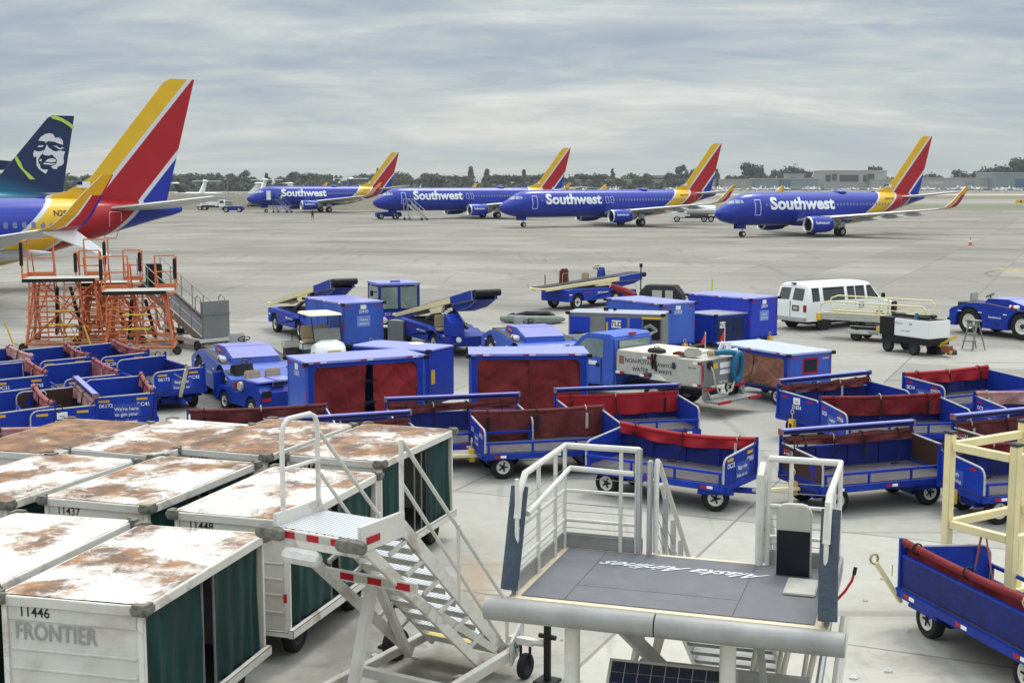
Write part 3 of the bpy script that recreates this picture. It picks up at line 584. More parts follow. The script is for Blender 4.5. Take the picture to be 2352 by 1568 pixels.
def airliner(label, pos, yaw, long=False, livery=None, z0=0.0, text=True, near=False, scimitar=False, fin=None, face=False, reg=None, name='airliner', door_open=False, wz=0.0):
    st = 5.9 if long else 0.0; stl = fus_st(st); lm = livery or (LIV8 if long else LIV7)
    root = thing(name, label, 'airliner', (pos[0], pos[1], z0), yaw)
    n = 40; rings = []
    dens = []
    for (s0, s1) in zip(stl, stl[1:]):
        k = max(1, int((s1[0]-s0[0])/1.2))
        for i in range(k): dens.append(tuple(s0[j]+(s1[j]-s0[j])*i/k for j in range(4)))
    dens.append(stl[-1])
    for x, a, b_, w in dens:
        rings.append([(x, w*math.cos(2*math.pi*k/n), (a+b_)/2+(a-b_)/2*math.sin(2*math.pi*k/n)) for k in range(n)])
    f = MB(); f.loft(rings, lm); fus = f.build('fuselage', root, smooth=60)
    # belly fairing
    f = MB(); f.loft([[(x+st, w*math.cos(2*math.pi*k/20), z+h*math.sin(2*math.pi*k/20)) for k in range(20)] for x, w, z, h in [(10.4, .2, 1.75, .2), (11.6, 1.75, 1.75, .5), (14, 2.0, 1.7, .55), (18, 2.0, 1.75, .55), (20.4, .4, 1.9, .2)]], BLUE_JET if not face else WINGM); f.build('belly_fairing', root, smooth=60)
    # fin
    FP = fin or [(23.2, 5.35), (25.3, 5.75), (26.75, 6.6), (31.3, 12.3), (31.75, 12.55), (33.25, 12.55), (31.25, 5.0), (27, 5.0)]
    f = MB(); P_ = [(x+st, z) for x, z in FP]
    cx_ = [p for p in P_]
    n_ = len(P_); th = lambda z: .16*max(.45, 1-(z-5)/11)
    vs = [(x, th(z)*(.25 if i in (0, 1, 2, 3, 4) else (.15 if i in (5, 6) else 1)), z) for i, (x, z) in enumerate(P_)]+[(x, -th(z)*(.25 if i in (0, 1, 2, 3, 4) else (.15 if i in (5, 6) else 1)), z) for i, (x, z) in enumerate(P_)]
    f.add(vs, [tuple(range(n_)), tuple(range(n_, 2*n_))[::-1]]+[(i, i+n_, (i+1) % n_+n_, (i+1) % n_) for i in range(n_)], lm)
    finob = f.build('tail_fin', root, smooth=0)
    # stabilisers
    for s in (-1, 1):
        f = MB(); airfoil_wing(f, [(27.3+st, s*.6, 4.72 if not face else 4.3, 3.9, .42), (31.6+st, s*7.1, 5.5 if not face else 4.55, 1.5, .16)], WINGM, SLAT); f.build('tailplane', root, smooth=50)
    # wings, winglets, engines
    for s in (-1, 1):
        f = MB(); airfoil_wing(f, [(10.9+st, s*1.5, 1.95, 8.6, 1.0), (13.6+st, s*5.4, 2.42, 5.3, .6), (19.4+st, s*15.9, 3.5+wz, 1.75, .2), (19.75+st, s*16.4, 3.58+wz, 1.62, .18)], WINGM, SLAT); wing = f.build('wing', root, smooth=50)
        for yy in (5.9, 9.4, 12.6):
            xf = 18.0+st+(yy-5.4)*.214; zf = 1.95+(yy-1.5)*.105-.28; f = MB(); f.lathe([(.02, -1.6), (.22, -.9), (.24, .3), (.14, 1.2), (.02, 1.9)], WINGM, 8, 'x', (xf, s*yy, zf)); f.build('flap_fairing', wing)
        # winglet: orange leading part, red, blue trailing part
        W0 = [(19.75, 16.4, 3.58+wz, 1.62), (20.2, 16.95, 3.78+wz, 1.5), (20.75, 17.3, 4.3+wz, 1.3), (21.5, 17.52, 5.2+wz, 1.0), (22.45, 17.72, 6.15+wz, .5)]
        f = MB()
        for fr0, fr1, m_ in ((0, .42, JY), (.42, .5, JW), (.5, .9, JR), (.9, 1.0, BLUE_JET)) if not face else ((0, 1.0, NAVY),):
            for A, B in zip(W0, W0[1:]):
                if A is W0[-2] and not face: m_ = JY if fr1 <= .9 else JR
                for dy in (.05, -.05):
                    q = [(A[0]+st+A[3]*fr0, s*(A[1]+dy), A[2]), (A[0]+st+A[3]*fr1, s*(A[1]+dy), A[2]), (B[0]+st+B[3]*fr1, s*(B[1]+dy), B[2]), (B[0]+st+B[3]*fr0, s*(B[1]+dy), B[2])]
                    f.add(q, [(0, 1, 2, 3)], m_)
        for A, B in zip(W0, W0[1:]):
            for e in (0, 1): f.add([(A[0]+st+A[3]*e, s*(A[1]-.05), A[2]), (A[0]+st+A[3]*e, s*(A[1]+.05), A[2]), (B[0]+st+B[3]*e, s*(B[1]+.05), B[2]), (B[0]+st+B[3]*e, s*(B[1]-.05), B[2])], [(0, 1, 2, 3)], SLAT)
        f.build('winglet', root, smooth=0, recalc=False)
        if scimitar:
            f = MB(); f.add([(20.0+st, s*16.5, 3.55+wz), (21.5+st, s*16.6, 3.55+wz), (22.9+st, s*17.3, 2.35+wz), (22.6+st, s*17.3, 2.33+wz), (20.0+st, s*16.42, 3.46+wz), (21.5+st, s*16.52, 3.46+wz)], [(0, 1, 2, 3), (4, 3, 2, 5), (0, 3, 4), (1, 5, 2)], JW); f.build('lower_strake', root, smooth=0)
        e = (10.0+st, s*4.83, 1.52)
        f = MB(); nb = BLUE_JET if not face else JW
        def ring(r, flat): return [(0, r*math.cos(2*math.pi*k/28), max(r*math.sin(2*math.pi*k/28), -r*flat)) for k in range(28)]
        f.loft([[(e[0]+x, e[1]+v[1], e[2]+v[2]) for v in ring(r, .9)] for x, r in [(.18, .99), (.7, 1.05), (1.6, 1.06), (2.6, .98), (3.3, .85)]], nb, caps=False)
        nac = f.build('engine_nacelle', root, smooth=60)
        f = MB(); f.loft([[(e[0]+x, e[1]+v[1], e[2]+v[2]) for v in ring(r, .9)] for x, r in [(.2, .992), (.05, .95), (0, .89), (.06, .83), (.3, .79)]], SLAT, caps=False); f.build('inlet_lip', nac, smooth=60)
        f = MB(); f.lathe([(.80, .3), (.79, .95), (.30, .9), (.0, .45)], FAN, 28, 'x', e)
        for k in range(20):
            a = k*math.pi/10; f.add([(e[0]+.88, e[1]+.25*math.cos(a), e[2]+.25*math.sin(a)), (e[0]+.8, e[1]+.78*math.cos(a+.1), e[2]+.78*math.sin(a+.1)), (e[0]+.9, e[1]+.78*math.cos(a+.24), e[2]+.78*math.sin(a+.24))], [(0, 1, 2)], DGREY)
        f.build('fan', nac, smooth=60, recalc=False)
        f = MB(); f.lathe([(.80, 3.2), (.62, 3.9), (.45, 4.4), (.32, 4.4), (.1, 5.0)], STEEL, 20, 'x', (e[0], e[1], e[2]+.05)); f.build('exhaust', nac, smooth=50)
        f = MB(); f.prism([(e[0]+1.0, e[2]+.85), (e[0]+3.0, e[2]+1.0), (e[0]+4.9, e[2]+.75), (e[0]+4.9, e[2]+.5), (e[0]+3.2, e[2]+.6)], e[1]-.16, e[1]+.16, WINGM); f.build('pylon', root, smooth=0)
        if text and s < 0:
            vs, fs = sub_text('Southwest.com', .5, .02, 1, 2.0)
            f = MB(); f.add([(e[0]+1.55+a, e[1]-math.sqrt(1.075**2-(b_+.28)**2), e[2]+b_+.28) for a, b_ in vs], fs, TXTW); f.build('lettering', nac, smooth=0, recalc=False)
        # main gear
        g = thing_part('landing_gear', root, (16.5+st, s*2.86, 0))
        f = MB(); f.tube([(0, 0, .5), (0, -s*.1, 2.0)], .11, ALU); f.tube([(.3, 0, 1.6), (0, 0, .7)], .06, ALU); f.tube([(0, -.42, .55), (0, .42, .55)], .08, ALU); f.build('strut', g)
        for yy in (-.42, .42): f = MB(); f.lathe([(0, -.17), (.28, -.17), (.28, -.19), (.48, -.19), (.55, -.1), (.55, .1), (.48, .19), (.28, .19), (.28, .17), (0, .17)], RUBBER, 24, c=(0, yy, .55)); f.lathe([(0, -.175), (.27, -.175)], RIM, 16, c=(0, yy, .55)); f.build('wheel', g)
        f = MB(); f.b2(-.55, .55, -s*.06-.02, -s*.06+.02, .9, 1.75, JW); f.build('gear_door', g, loc=(0, s*.34, 0))
    g = thing_part('nose_gear', root, (4.0, 0, 0)); f = MB(); f.tube([(0, 0, .35), (-.12, 0, 1.7)], .075, ALU); f.tube([(0, -.24, .35), (0, .24, .35)], .05, ALU); f.tube([(.5, 0, 1.45), (0, 0, .8)], .04, ALU); f.build('strut', g)
    for yy in (-.22, .22): f = MB(); f.lathe([(0, -.1), (.18, -.1), (.3, -.11), (.345, -.06), (.345, .06), (.3, .11), (.18, .1), (0, .1)], RUBBER, 20, c=(0, yy, .345)); f.lathe([(0, -.115), (.17, -.115)], RIM, 14, c=(0, yy, .345)); f.build('wheel', g)
    for s in (-1, 1): f = MB(); f.b2(-1.0, .25, s*.38-.02, s*.38+.02, .98, 1.5, BLUE_JET if not face else JW); f.build('gear_door', g)
    # cockpit windows
    f = MB()
    for s in (-1, 1):
        for q in ([(1.62, 4.02), (2.12, 4.06), (2.32, 4.45), (2.02, 4.36)], [(2.2, 4.05), (2.72, 4.08), (2.82, 4.5), (2.42, 4.5)], [(2.8, 4.1), (3.2, 4.18), (3.12, 4.46), (2.9, 4.5)]):
            f.add([(x-.03, s*(fus_y(x, z, stl)+.02), z) for x, z in q], [(0, 1, 2, 3)], WSH)
        f.add([(1.56, s*.06, 4.08), (1.6, s*(fus_y(1.6, 4.03, stl)-.06), 4.05), (2.0, s*(fus_y(2.0, 4.34, stl)-.05), 4.4), (1.98, s*.06, 4.44)], [(0, 1, 2, 3)], WSH)
    f.build('windscreen', root, smooth=0, recalc=False)
    # cabin windows, doors
    vs, fs = rr_fill(-.125, .125, 3.72, 4.08, .1)
    def wmesh():
        b = MB(); b.add([(x, -(fus_y(12, z, stl)+.012), z) for x, z in vs], fs, WIN); return b.mesh('window', smooth=0, recalc=False)
    wm = cached('winmesh', wmesh)
    x = 6.2; xe = 25.4+st
    while x < xe:
        yo = fus_y(x, 3.9, stl)-fus_y(12, 3.9, stl); inst('window', wm, root, (x, -yo, 0)); x += .508*(1 if x < 30 else 1)
    A, B_ = rr_outline(4.55, 5.41, 2.62, 4.55, .12, .09)
    if not door_open: on_fus(A, B_, stl, OUTL, root, 'door_outline')
    else:
        a_, b_ = rr_fill(4.55, 5.41, 2.62, 4.5, .12); on_fus(a_, b_, stl, BLACK, root, 'doorway')
        f = MB(); f.box((3.95, -2.35, 3.55), (.9, .08, 1.85), JW); f.build('door', root, bevel=.03)
    dr = 27.4+st; A, B_ = rr_outline(dr, dr+.8, 2.95, 4.6, .12, .06); on_fus(A, B_, stl, mat('pink_outline', srgb(220, 140, 150), .4, var=.03), root, 'door_outline', .02)
    if long:
        for xx in (16.9, 17.75): A, B_ = rr_outline(xx, xx+.55, 3.4, 4.4, .1, .06); on_fus(A, B_, stl, OUTL, root, 'exit_outline')
    if text:
        vs, fs = sub_text('Southwest', 2.0, .035, 1, 9.6 if not long else 9.4)
        cxx = 11.6 if not long else 11.5
        f = MB(); f.add([(cxx+a, -(fus_y(cxx+a, 4.05+b_, stl)+.03), 4.05+b_) for a, b_ in vs], fs, TXTW); f.build('lettering', root, smooth=0, recalc=False)
        vs, fs = sub_text('N8%dWN' % (310+int(abs(pos[0]*7)) % 90), .34, .02, 1, 1.5) if not reg else sub_text(reg, .46, .015, 1, 1.75)
        xr = (25.3+st) if not reg else 25.05; zr = 4.55
        f = MB(); f.add([(xr+a, -(fus_y(xr+a, zr+b_, stl)+.02), zr+b_) for a, b_ in vs], fs, TXTB); f.build('registration', root, smooth=0, recalc=False)
        f = MB(); xx = 25.9+st; f.add([(xx, -.2, 5.98), (xx+.75, -.2, 5.98), (xx+.75, -.2, 6.35), (xx, -.2, 6.35)], [(0, 1, 2, 3)], JW); f.add([(xx, -.205, 6.15), (xx+.3, -.205, 6.15), (xx+.3, -.205, 6.35), (xx, -.205, 6.35)], [(0, 1, 2, 3)], NAVY); f.build('flag', root, smooth=0, recalc=False)
    # antennas and dome
    f = MB(); f.lathe([(.9, 0), (.85, .12), (.6, .26), (.01, .34)], BLUE_JET if not face else JW, 20, 'z'); f.build('radome', root, (18.5+st, 0, 5.33), smooth=60)
    f = MB(); f.prism([(8.6, 5.36), (9.0, 5.36), (9.05, 5.8), (8.9, 5.8)], -.02, .02, JW); f.build('antenna', root, smooth=0)
    return root, stl
def thing_part(name, parent, loc): return inst(name, None, parent, loc)
def solve_plane(nose, tip, nose_z, tip_local, yaw_guess, z0):
    "position and yaw from where the nose and the fin tip stand (known sizes)"
    best = None
    # nose on a ray at height nose_z: depth unknown -> search depth and yaw so that the tip lands on its pixel
    for dd in [60+i*.75 for i in range(330)]:
        X = (nose[0]-CXP)/FPX*dd; Y = dd
        for ya in [yaw_guess+R(k*.5) for k in range(-36, 37)]:
            tx = X+math.cos(ya)*tip_local[0]; ty = Y+math.sin(ya)*tip_local[0]; z = tip_local[1]+z0(dd)
            px = CXP+FPX*tx/ty; py = 421-(z-CAMH)/ty*FPX; ny = 421-(nose_z+z0(dd)-CAMH)/dd*FPX
            e = (px-tip[0])**2+(py-tip[1])**2+(ny-nose[1])**2
            if best is None or e < best[0]: best = (e, X, Y, ya)
    return best[1:]
PLANES = [('airliner', 'blue airliner with striped tail farthest right of the parked row', (1640, 494), (2131, 318), False), ('airliner', 'long blue airliner with white exit outlines, second from right in the row', (1146, 480), (1653, 335), True), ('airliner', 'long blue airliner with boarding steps by its nose, third from right', (858, 467), (1310, 344), True), ('airliner', 'blue airliner with its front door open, leftmost of the row', (570, 455), (919, 350), False)]
for i, (nm, lb, ns, tp, lg) in enumerate(PLANES):
    st = 5.9 if lg else 0
    X, Y, ya = solve_plane(ns, tp, 2.8, (33.25+st, 12.55), R(30), lambda d: gz(0, d+15))
    print('PLANE', i, round(X, 1), round(Y, 1), round(math.degrees(ya), 1))
    airliner(lb, (X, Y), ya, lg, z0=gz(0, Y+15), door_open=(i == 3)); PLANES[i] += (X, Y, ya)
# near jet at the left: tail tip at (447,183), 81 m away, yaw about 30 degrees
NY = R(33); tipd = 81.5; tx, ty = (458-CXP)/FPX*tipd, tipd
NX, NYY = tx-33.25*math.cos(NY), ty-33.25*math.sin(NY)
near_root, near_stl = airliner('nearest blue airliner, its large red and yellow striped tail standing behind the orange stands', (NX, NYY), NY, False, z0=.25, near=True, scimitar=True, reg='N295WN', wz=.5)
# teal and navy jet behind it
AY = R(31); ad = 111.0; ax, ay = (184-CXP)/FPX*ad, ad
AF = [(24.5, 5.3), (26.3, 5.8), (27.1, 6.5), (31.1, 11.3), (31.5, 11.55), (33.3, 11.55), (32.1, 5.2), (27, 5.0)]
aroot, astl = airliner('teal and navy airliner with a white face on its tail, behind the near jet', (ax-33.3*math.cos(AY), ay-33.3*math.sin(AY)), AY, False, livery=LIVA, z0=.55, text=False, fin=AF, face=True)
LIME = mat('lime_stripe', srgb(176, 200, 84), .4, var=.1); FACEW = mat('face_emblem_white', srgb(206, 208, 212), .4, var=.02)
def fin_pt(x4, y4): return (33.3-.30-(860-x4)/155.0, 11.45-(y4+196)/150.0)
FACE = [[(437, 105), (470, 60), (520, 25), (580, 10), (625, 22), (650, 68), (690, 60), (722, 95), (705, 50), (742, 100), (745, 152), (700, 140), (640, 115), (560, 108), (527, 132), (515, 110)], [(425, 185), (440, 165), (500, 163), (498, 178), (450, 184)], [(620, 165), (660, 165), (700, 193), (740, 200), (715, 214), (680, 200), (655, 180)], [(720, 180), (752, 185), (745, 195), (715, 192)],
        [(540, 150), (565, 190), (602, 215), (606, 272), (560, 288), (500, 280), (485, 262), (502, 228), (525, 195)], [(600, 222), (655, 236), (690, 222), (766, 235), (742, 305), (745, 375), (720, 405), (665, 425), (655, 455), (608, 449), (580, 422), (650, 396), (660, 340), (604, 272)], [(385, 225), (420, 237), (470, 235), (500, 215), (482, 262), (450, 300), (430, 335), (408, 330), (405, 295), (375, 310), (368, 265)],
        [(405, 322), (428, 335), (430, 388), (447, 395), (452, 440), (480, 460), (542, 460), (525, 495), (512, 512), (470, 485), (428, 450), (405, 405)], [(512, 360), (550, 330), (602, 318), (642, 335), (645, 364), (580, 371)], [(482, 392), (498, 376), (580, 384), (650, 388), (650, 396), (580, 402)], [(440, 352), (455, 328), (472, 335), (462, 362)]]
def fin_poly(polys, m, name):
    b = MB()
    for P_ in polys:
        me = D.meshes.new('p'); me.from_pydata([(a, 0, c) for a, c in [fin_pt(*q) for q in P_]], [], [tuple(range(len(P_)))]); bm = bmesh.new(); bm.from_mesh(me); bmesh.ops.triangulate(bm, faces=bm.faces); bm.verts.index_update()
        b.add([(v.co.x, -.175, v.co.z) for v in bm.verts], [tuple(v.index for v in f.verts) for f in bm.faces], m); bm.free(); D.meshes.remove(me)
    return b.build(name, aroot, smooth=0, recalc=False)
fin_poly(FACE, FACEW, 'face_emblem')
LL = [[(140, 320), (165, 290), (215, 380), (240, 450), (310, 510), (380, 580), (310, 580), (250, 500), (190, 430), (155, 360)], [(x*1.556, (y/2.8-200)*4.357) for x, y in [(385, 430), (430, 428), (480, 445), (540, 480), (572, 508), (560, 535), (530, 505), (470, 470), (400, 450)]]]
for q_ in LL: fin_poly([q_], LIME, 'lime_stripe')
t_ = thing('jet_bridge', 'dark blue boarding bridge end behind the navy tail at the left edge', 'jet bridge', ((-30-CXP)/FPX*125, 125, .4))
b = MB(); b.prism([(-9, 7.2), (2.95, 7.4), (2.95, 8.15), (-9, 9.2)], 0, 3, NAVY); b.build('tunnel', t_, smooth=0); b = MB(); b.tube([(-4, 1.5, 0), (-4, 1.5, 7.3)], .5, STEEL); b.build('column', t_)
# ================================================================ wheels
def wheel_mesh(r, w, style):
    def tyre():
        b = MB(); b.lathe([(r*.56, -w*.42), (r*.62, -w*.5), (r*.88, -w*.5), (r*.97, -w*.38), (r, -w*.2), (r, w*.2), (r*.97, w*.38), (r*.88, w*.5), (r*.62, w*.5), (r*.56, w*.42)], RUBBER, 26); return b.mesh('tyre', smooth=40)
    def rim():
        b = MB(); m = RIM if style != 'dark' else DGREY
        for s in (-1, 1):
            b.lathe([(r*.57, s*w*.44), (r*.5, s*w*.40), (r*.46, s*w*.30), (r*.2, s*w*.34), (0, s*w*.36)], m, 24)
            if style == 'star':
                for k in range(5):
                    a = k*2*math.pi/5; pts = [(r*.12, a-.7), (r*.40, a-.16), (r*.40, a+.16), (r*.12, a+.7)]
                    b.add([(q*math.cos(t), s*w*.385, q*math.sin(t)) for q, t in pts], [(0, 1, 2, 3)], BLACK)
                b.lathe([(r*.17, s*w*.36), (r*.15, s*w*.42), (0, s*w*.42)], BLACK, 10)
            else:
                b.lathe([(r*.2, s*w*.34), (r*.16, s*w*.46), (0, s*w*.46)], DGREY, 12)
                for k in range(6): a = k*math.pi/3; b.lathe([(.018, s*w*.33), (.018, s*w*.4), (0, s*w*.4)], DGREY, 6, c=(r*.32*math.cos(a), 0, r*.32*math.sin(a)))
        return b.mesh('rim', smooth=40)
    return cached(('tyre', r, w), tyre), cached(('rim', r, w, style), rim)
def wheel(parent, x, y, r=.27, w=.18, style='star', rz=0.0, z=None):
    a, b = wheel_mesh(r, w, style)
    o = inst('wheel', a, parent, (x, y, r if z is None else z), (0, 0, rz)); inst('rim', b, o); return o
# ================================================================ open baggage carts
CL, CW, BED, TOP = 3.2, 1.5, .62, 1.2
def m_bed():
    b = MB(); b.b2(-CL/2, CL/2, -CW/2, CW/2, BED-.05, BED, PLY)
    return b.mesh('deck')
def m_frame():
    b = MB()
    for y in (-CW/2-.03, CW/2+.03): b.b2(-CL/2-.02, CL/2+.02, y-.04, y+.04, .47, .60, BLUE)
    for x in (-CL/2, CL/2): b.b2(x-.05, x+.05, -CW/2+.011, CW/2-.011, .47, .565, BLUE)
    b.b2(-CL/2+.06, CL/2-.06, -.1, .1, .42, .55, BLUE)
    # low front lip: posts and rail
    b.b2(-CL/2+.03, CL/2-.03, -CW/2-.03, -CW/2+.03, .80, .85, BLUE)
    for i in range(4): x = -CL/2+.1+i*(CL-.2)/3; b.b2(x-.025, x+.025, -CW/2-.02, -CW/2+.02, .61, .798, BLUE)
    b.b2(-1.42, -.88, -.26, .26, .25, .46, BLUE)
    b.tube([(-1.15, -.62, .27), (-1.15, .62, .27)], .05, BLUE)
    return b.mesh('frame', bevel=.008)
def m_axle():
    b = MB(); b.lathe([(.34, .36), (.34, .44), (0, .44)], BLUE, 20, 'z'); b.b2(-.28, .28, -.46, .46, .20, .36, BLUE); b.tube([(0, -.62, .27), (0, .62, .27)], .05, BLUE)
    for s in (-1, 1): b.prism([(-.36, .40), (-.2, .57), (.2, .57), (.36, .40), (.36, .36), (-.36, .36)], s*.62-.11, s*.62+.11, BLUE)
    b.bar((.2, 0, .32), (.85, 0, .30), .12, .10, BLUE)
    return b.mesh('turntable', bevel=.006)
def m_back():
    b = MB(); b.b2(-CL/2+.03, CL/2-.03, CW/2-.04, CW/2, BED+.01, 1.06, BLUE_IN)
    for i in range(5): x = -CL/2+.04+i*(CL-.08)/4; b.b2(x-.02, x+.02, CW/2-.07, CW/2-.042, BED+.01, 1.06, BLUE_IN)
    b.b2(-CL/2+.03, CL/2-.03, CW/2-.05, CW/2+.012, 1.063, 1.10, BLUE)
    return b.mesh('back_panel')
def m_end(lo, m):
    def f():
        b = MB(); r = .16; P_ = [(CW/2-.01, .56), (CW/2-.01, TOP), (-CW/2+r, lo)]+[(-CW/2+r-r*math.sin(R(a)), lo-r+r*math.cos(R(a))) for a in (22, 45, 68)]+[(-CW/2, lo-r), (-CW/2, .56)]
        b.prism(P_, -.018, .018, m, 'yz')
        ed = [(0, y, z) for y, z in [(CW/2-.02, TOP+.01), (-CW/2+r, lo+.01)]+[(-CW/2+r-(r+.01)*math.sin(R(a)), lo-r+(r+.01)*math.cos(R(a))) for a in (25, 50, 75)]+[(-CW/2-.01, lo-r), (-CW/2-.01, BED)]]
        b.tube(ed, .022, TUBEW, n=7)
        b.b2(-.03, .03, -CW/2+.02, CW/2-.02, .60, .66, BLUE)
        return b.mesh('end_panel', smooth=40)
    return cached(('end', lo, m.name), f)
def m_posts(h):
    def f():
        b = MB(); b.cut()
        for s in (-1, 1): b.b2(s*CL/2-.03, s*CL/2+.03, CW/2-.03, CW/2+.03, .5, h, BLUE); b.bar((s*(CL/2+.01), CW/2+.01, h-.02), (s*(CL/2-.02), CW/2-.16, 1.18), .03, .03, DGREY); b.cut()
        return b.pieces('post', bevel=.006)
    return cached(('posts', h), f)
def m_curtain(kind, m, seed, zt=1.28):
    rnd = random.Random(seed); b = MB(); nx = 44; L_ = CL-.1
    ph = [rnd.uniform(0, 6.28) for _ in range(6)]
    def sag(t): return (-.035 if kind != 'drape' else -.09)*math.sin(math.pi*t)
    if kind == 'roll':
        pts = []; rs = []
        for i in range(nx+1):
            t = i/nx; pts.append((-L_/2+L_*t, CW/2-.03+.012*math.sin(9*t+ph[0]), zt+sag(t)+.01*math.sin(17*t+ph[1]))); rs.append(.062+.012*math.sin(11*t+ph[2])+.008*math.sin(31*t+ph[3]))
        b.tube(pts, rs, m, n=10)
        flap = lambda t: .11+.03*math.sin(4*t+ph[4])+.012*math.sin(11*t+ph[5])
    elif kind == 'drape': flap = lambda t: .15+.05*math.sin(math.pi*t)
    elif kind == 'deep': flap = lambda t: .43+.03*math.sin(3*t+ph[4])+.012*math.sin(9*t+ph[5])
    elif kind == 'half': flap = lambda t: .27+.035*math.sin(3*t+ph[4])+.01*math.sin(12*t+ph[5])
    else: flap = lambda t: .60
    if kind != 'roll': b.tube([(-L_/2-.04+(L_+.08)*i/12, CW/2-.03, zt+sag(i/12)) for i in range(13)], .055, m, n=10)
    nz_ = 10
    for side in (0, 1):
        vs = []; off = -.035 if side == 0 else .0
        for i in range(nx+1):
            t = i/nx; x = -L_/2+L_*t
            for j in range(nz_+1):
                q = j/nz_; d = flap(t)*q; w = .035*q*math.sin(7*t*6.28/2+ph[0]+q*1.5)+.02*q*math.sin(19*t+ph[1]-q*2)
                vs.append((x, CW/2-.075+w+off, zt+sag(t)-.02-d))
        b.add(vs, [(i*(nz_+1)+j, (i+1)*(nz_+1)+j, (i+1)*(nz_+1)+j+1, i*(nz_+1)+j+1) for i in range(nx) for j in range(nz_)], m)
    return b.mesh('curtain', smooth=70, recalc=False)
def m_straps(kind, seed):
    rnd = random.Random(seed); b = MB(); b.cut()
    for i in range(4 if kind in ('roll', 'drape') else 3):
        x = -1.2+i*(.8 if kind == 'roll' else 1.2)+rnd.uniform(-.1, .1); col = BLACK if (i+seed) % 3 else LGREY
        b.tube([(x, CW/2-.03+.085*math.cos(a), 1.26+.085*math.sin(a)) for a in [k*.785 for k in range(8)]], .014, col, n=5, closed=True)
        if kind != 'full' and i % 2: b.tube([(x, CW/2-.13, 1.2), (x+.02, CW/2-.15, .95), (x-.04, CW/2-.17, .72), (x-.1, CW/2-.2, BED+.03), (x-.28, CW/2-.24, BED+.02)], .016, BLACK, n=5)
        else:
            b.b2(x-.03, x+.03, CW/2-.18, CW/2-.165, .82, 1.18, col)
        b.cut()
    return b.pieces('strap')
PINK = mat('faded_pink_curtain', srgb(146, 82, 84), .75, var=.2, scale=4, dirt=.4, dirtcol=srgb(122, 60, 62), bump=.4, bscale=5, rnd=.1)
DKB = mat('dark_blue_paint', srgb(14, 20, 72), .4, var=.1, rnd=.1)
BRED = mat('bright_red_curtain', srgb(154, 24, 34), .6, var=.15, scale=3, dirt=.2, dirtcol=srgb(120, 30, 40), bump=.3, bscale=4)
def m_bar():
    b = MB(); b.b2(-CL/2, CL/2, CW/2-.09, CW/2+.05, 1.475, 1.495, BLUE_ROOF); b.b2(-CL/2, CL/2, CW/2-.09, CW/2-.065, 1.385, 1.473, DKB); b.b2(-CL/2, CL/2, CW/2+.025, CW/2+.05, 1.40, 1.473, BLUE)
    for s in (-1, 1): b.b2(s*(CL/2+.025)-.02, s*(CL/2+.025)+.02, CW/2-.10, CW/2+.06, 1.38, 1.505, mat('bar_end', srgb(140, 92, 74), .6))
    return b.mesh('roof_strip', bevel=.006)
def m_refl():
    b = MB(); b.cut()
    for x in (-1.25, 0, 1.25): b.b2(x-.13, x-.005, -CW/2-.078, -CW/2-.072, .51, .565, REDR); b.b2(x+.005, x+.13, -CW/2-.078, -CW/2-.072, .51, .565, WHR); b.cut()
    for x in (-1.25, 0, 1.25): b.b2(x-.13, x-.005, CW/2+.072, CW/2+.078, .51, .565, WHR); b.b2(x+.005, x+.13, CW/2+.072, CW/2+.078, .51, .565, REDR); b.cut()
    return b.pieces('reflector')
def m_hitch():
    b = MB(); b.b2(-CL/2-.16, -CL/2-.05, .0, .18, .28, .56, YELLOW); b.b2(-CL/2-.165, -CL/2-.158, .04, .14, .32, .46, BLACK)
    b.tube([(-CL/2-.1, .09, .56), (-CL/2-.1, .09, .68), (-CL/2-.1, .03, .74), (-CL/2-.1, .06, .80), (-CL/2-.1, .12, .80), (-CL/2-.1, .15, .74), (-CL/2-.1, .09, .68)], .014, LGREY, n=6)
    return b.mesh('hitch', bevel=.005)
def m_towbar(up):
    def f():
        b = MB(); 
        if up: b.bar((.0, 0, .0), (-.55, 0, .85), .09, .07, CREAM); b.tube([(-.58+.08*math.cos(a), 0, .92+.1*math.sin(a)) for a in [k*.785 for k in range(8)]], .025, DGREY, n=6, closed=True); b.bar((-.2, 0, .55), (-.05, .18, .68), .03, .03, DGREY)
        else: b.bar((0, 0, .0), (-.85, 0, .03), .09, .07, CREAM); b.tube([(-.95+.1*math.cos(a), .1*math.sin(a), .03) for a in [k*.785 for k in range(8)]], .025, DGREY, n=6, closed=True)
        return b.mesh('tow_bar', bevel=.006)
    return cached(('tow', up), f)
NUMF = .135
def open_cart(label, a, b_, z, flip=False, curtain='roll', cm=None, bar=False, number=None, num2=None, slogan=None, stick='red', rust=False, tow=None, tow_end=-1, logo=False, endlab=1, lo=1.12, hitch=False, strap=True, seed=None, steer=0.0, nocurtain=False, tow_y=0.0):
    "a, b_: the two ends of the top rail at the back, in photograph pixels at height z"
    A, B = at(*a, z), at(*b_, z); mid = (A+B)/2; d = (B-A); yaw = math.atan2(d.y, d.x)
    if flip: yaw += math.pi
    n = Vector((-math.sin(yaw), math.cos(yaw), 0)); c = mid-n*(CW/2-.03); c.z = 0
    return cart_at(label, c, yaw, curtain, cm, bar, number, num2, slogan, stick, rust, tow, tow_end, logo, endlab, lo, hitch, strap, seed, steer, nocurtain, tow_y)
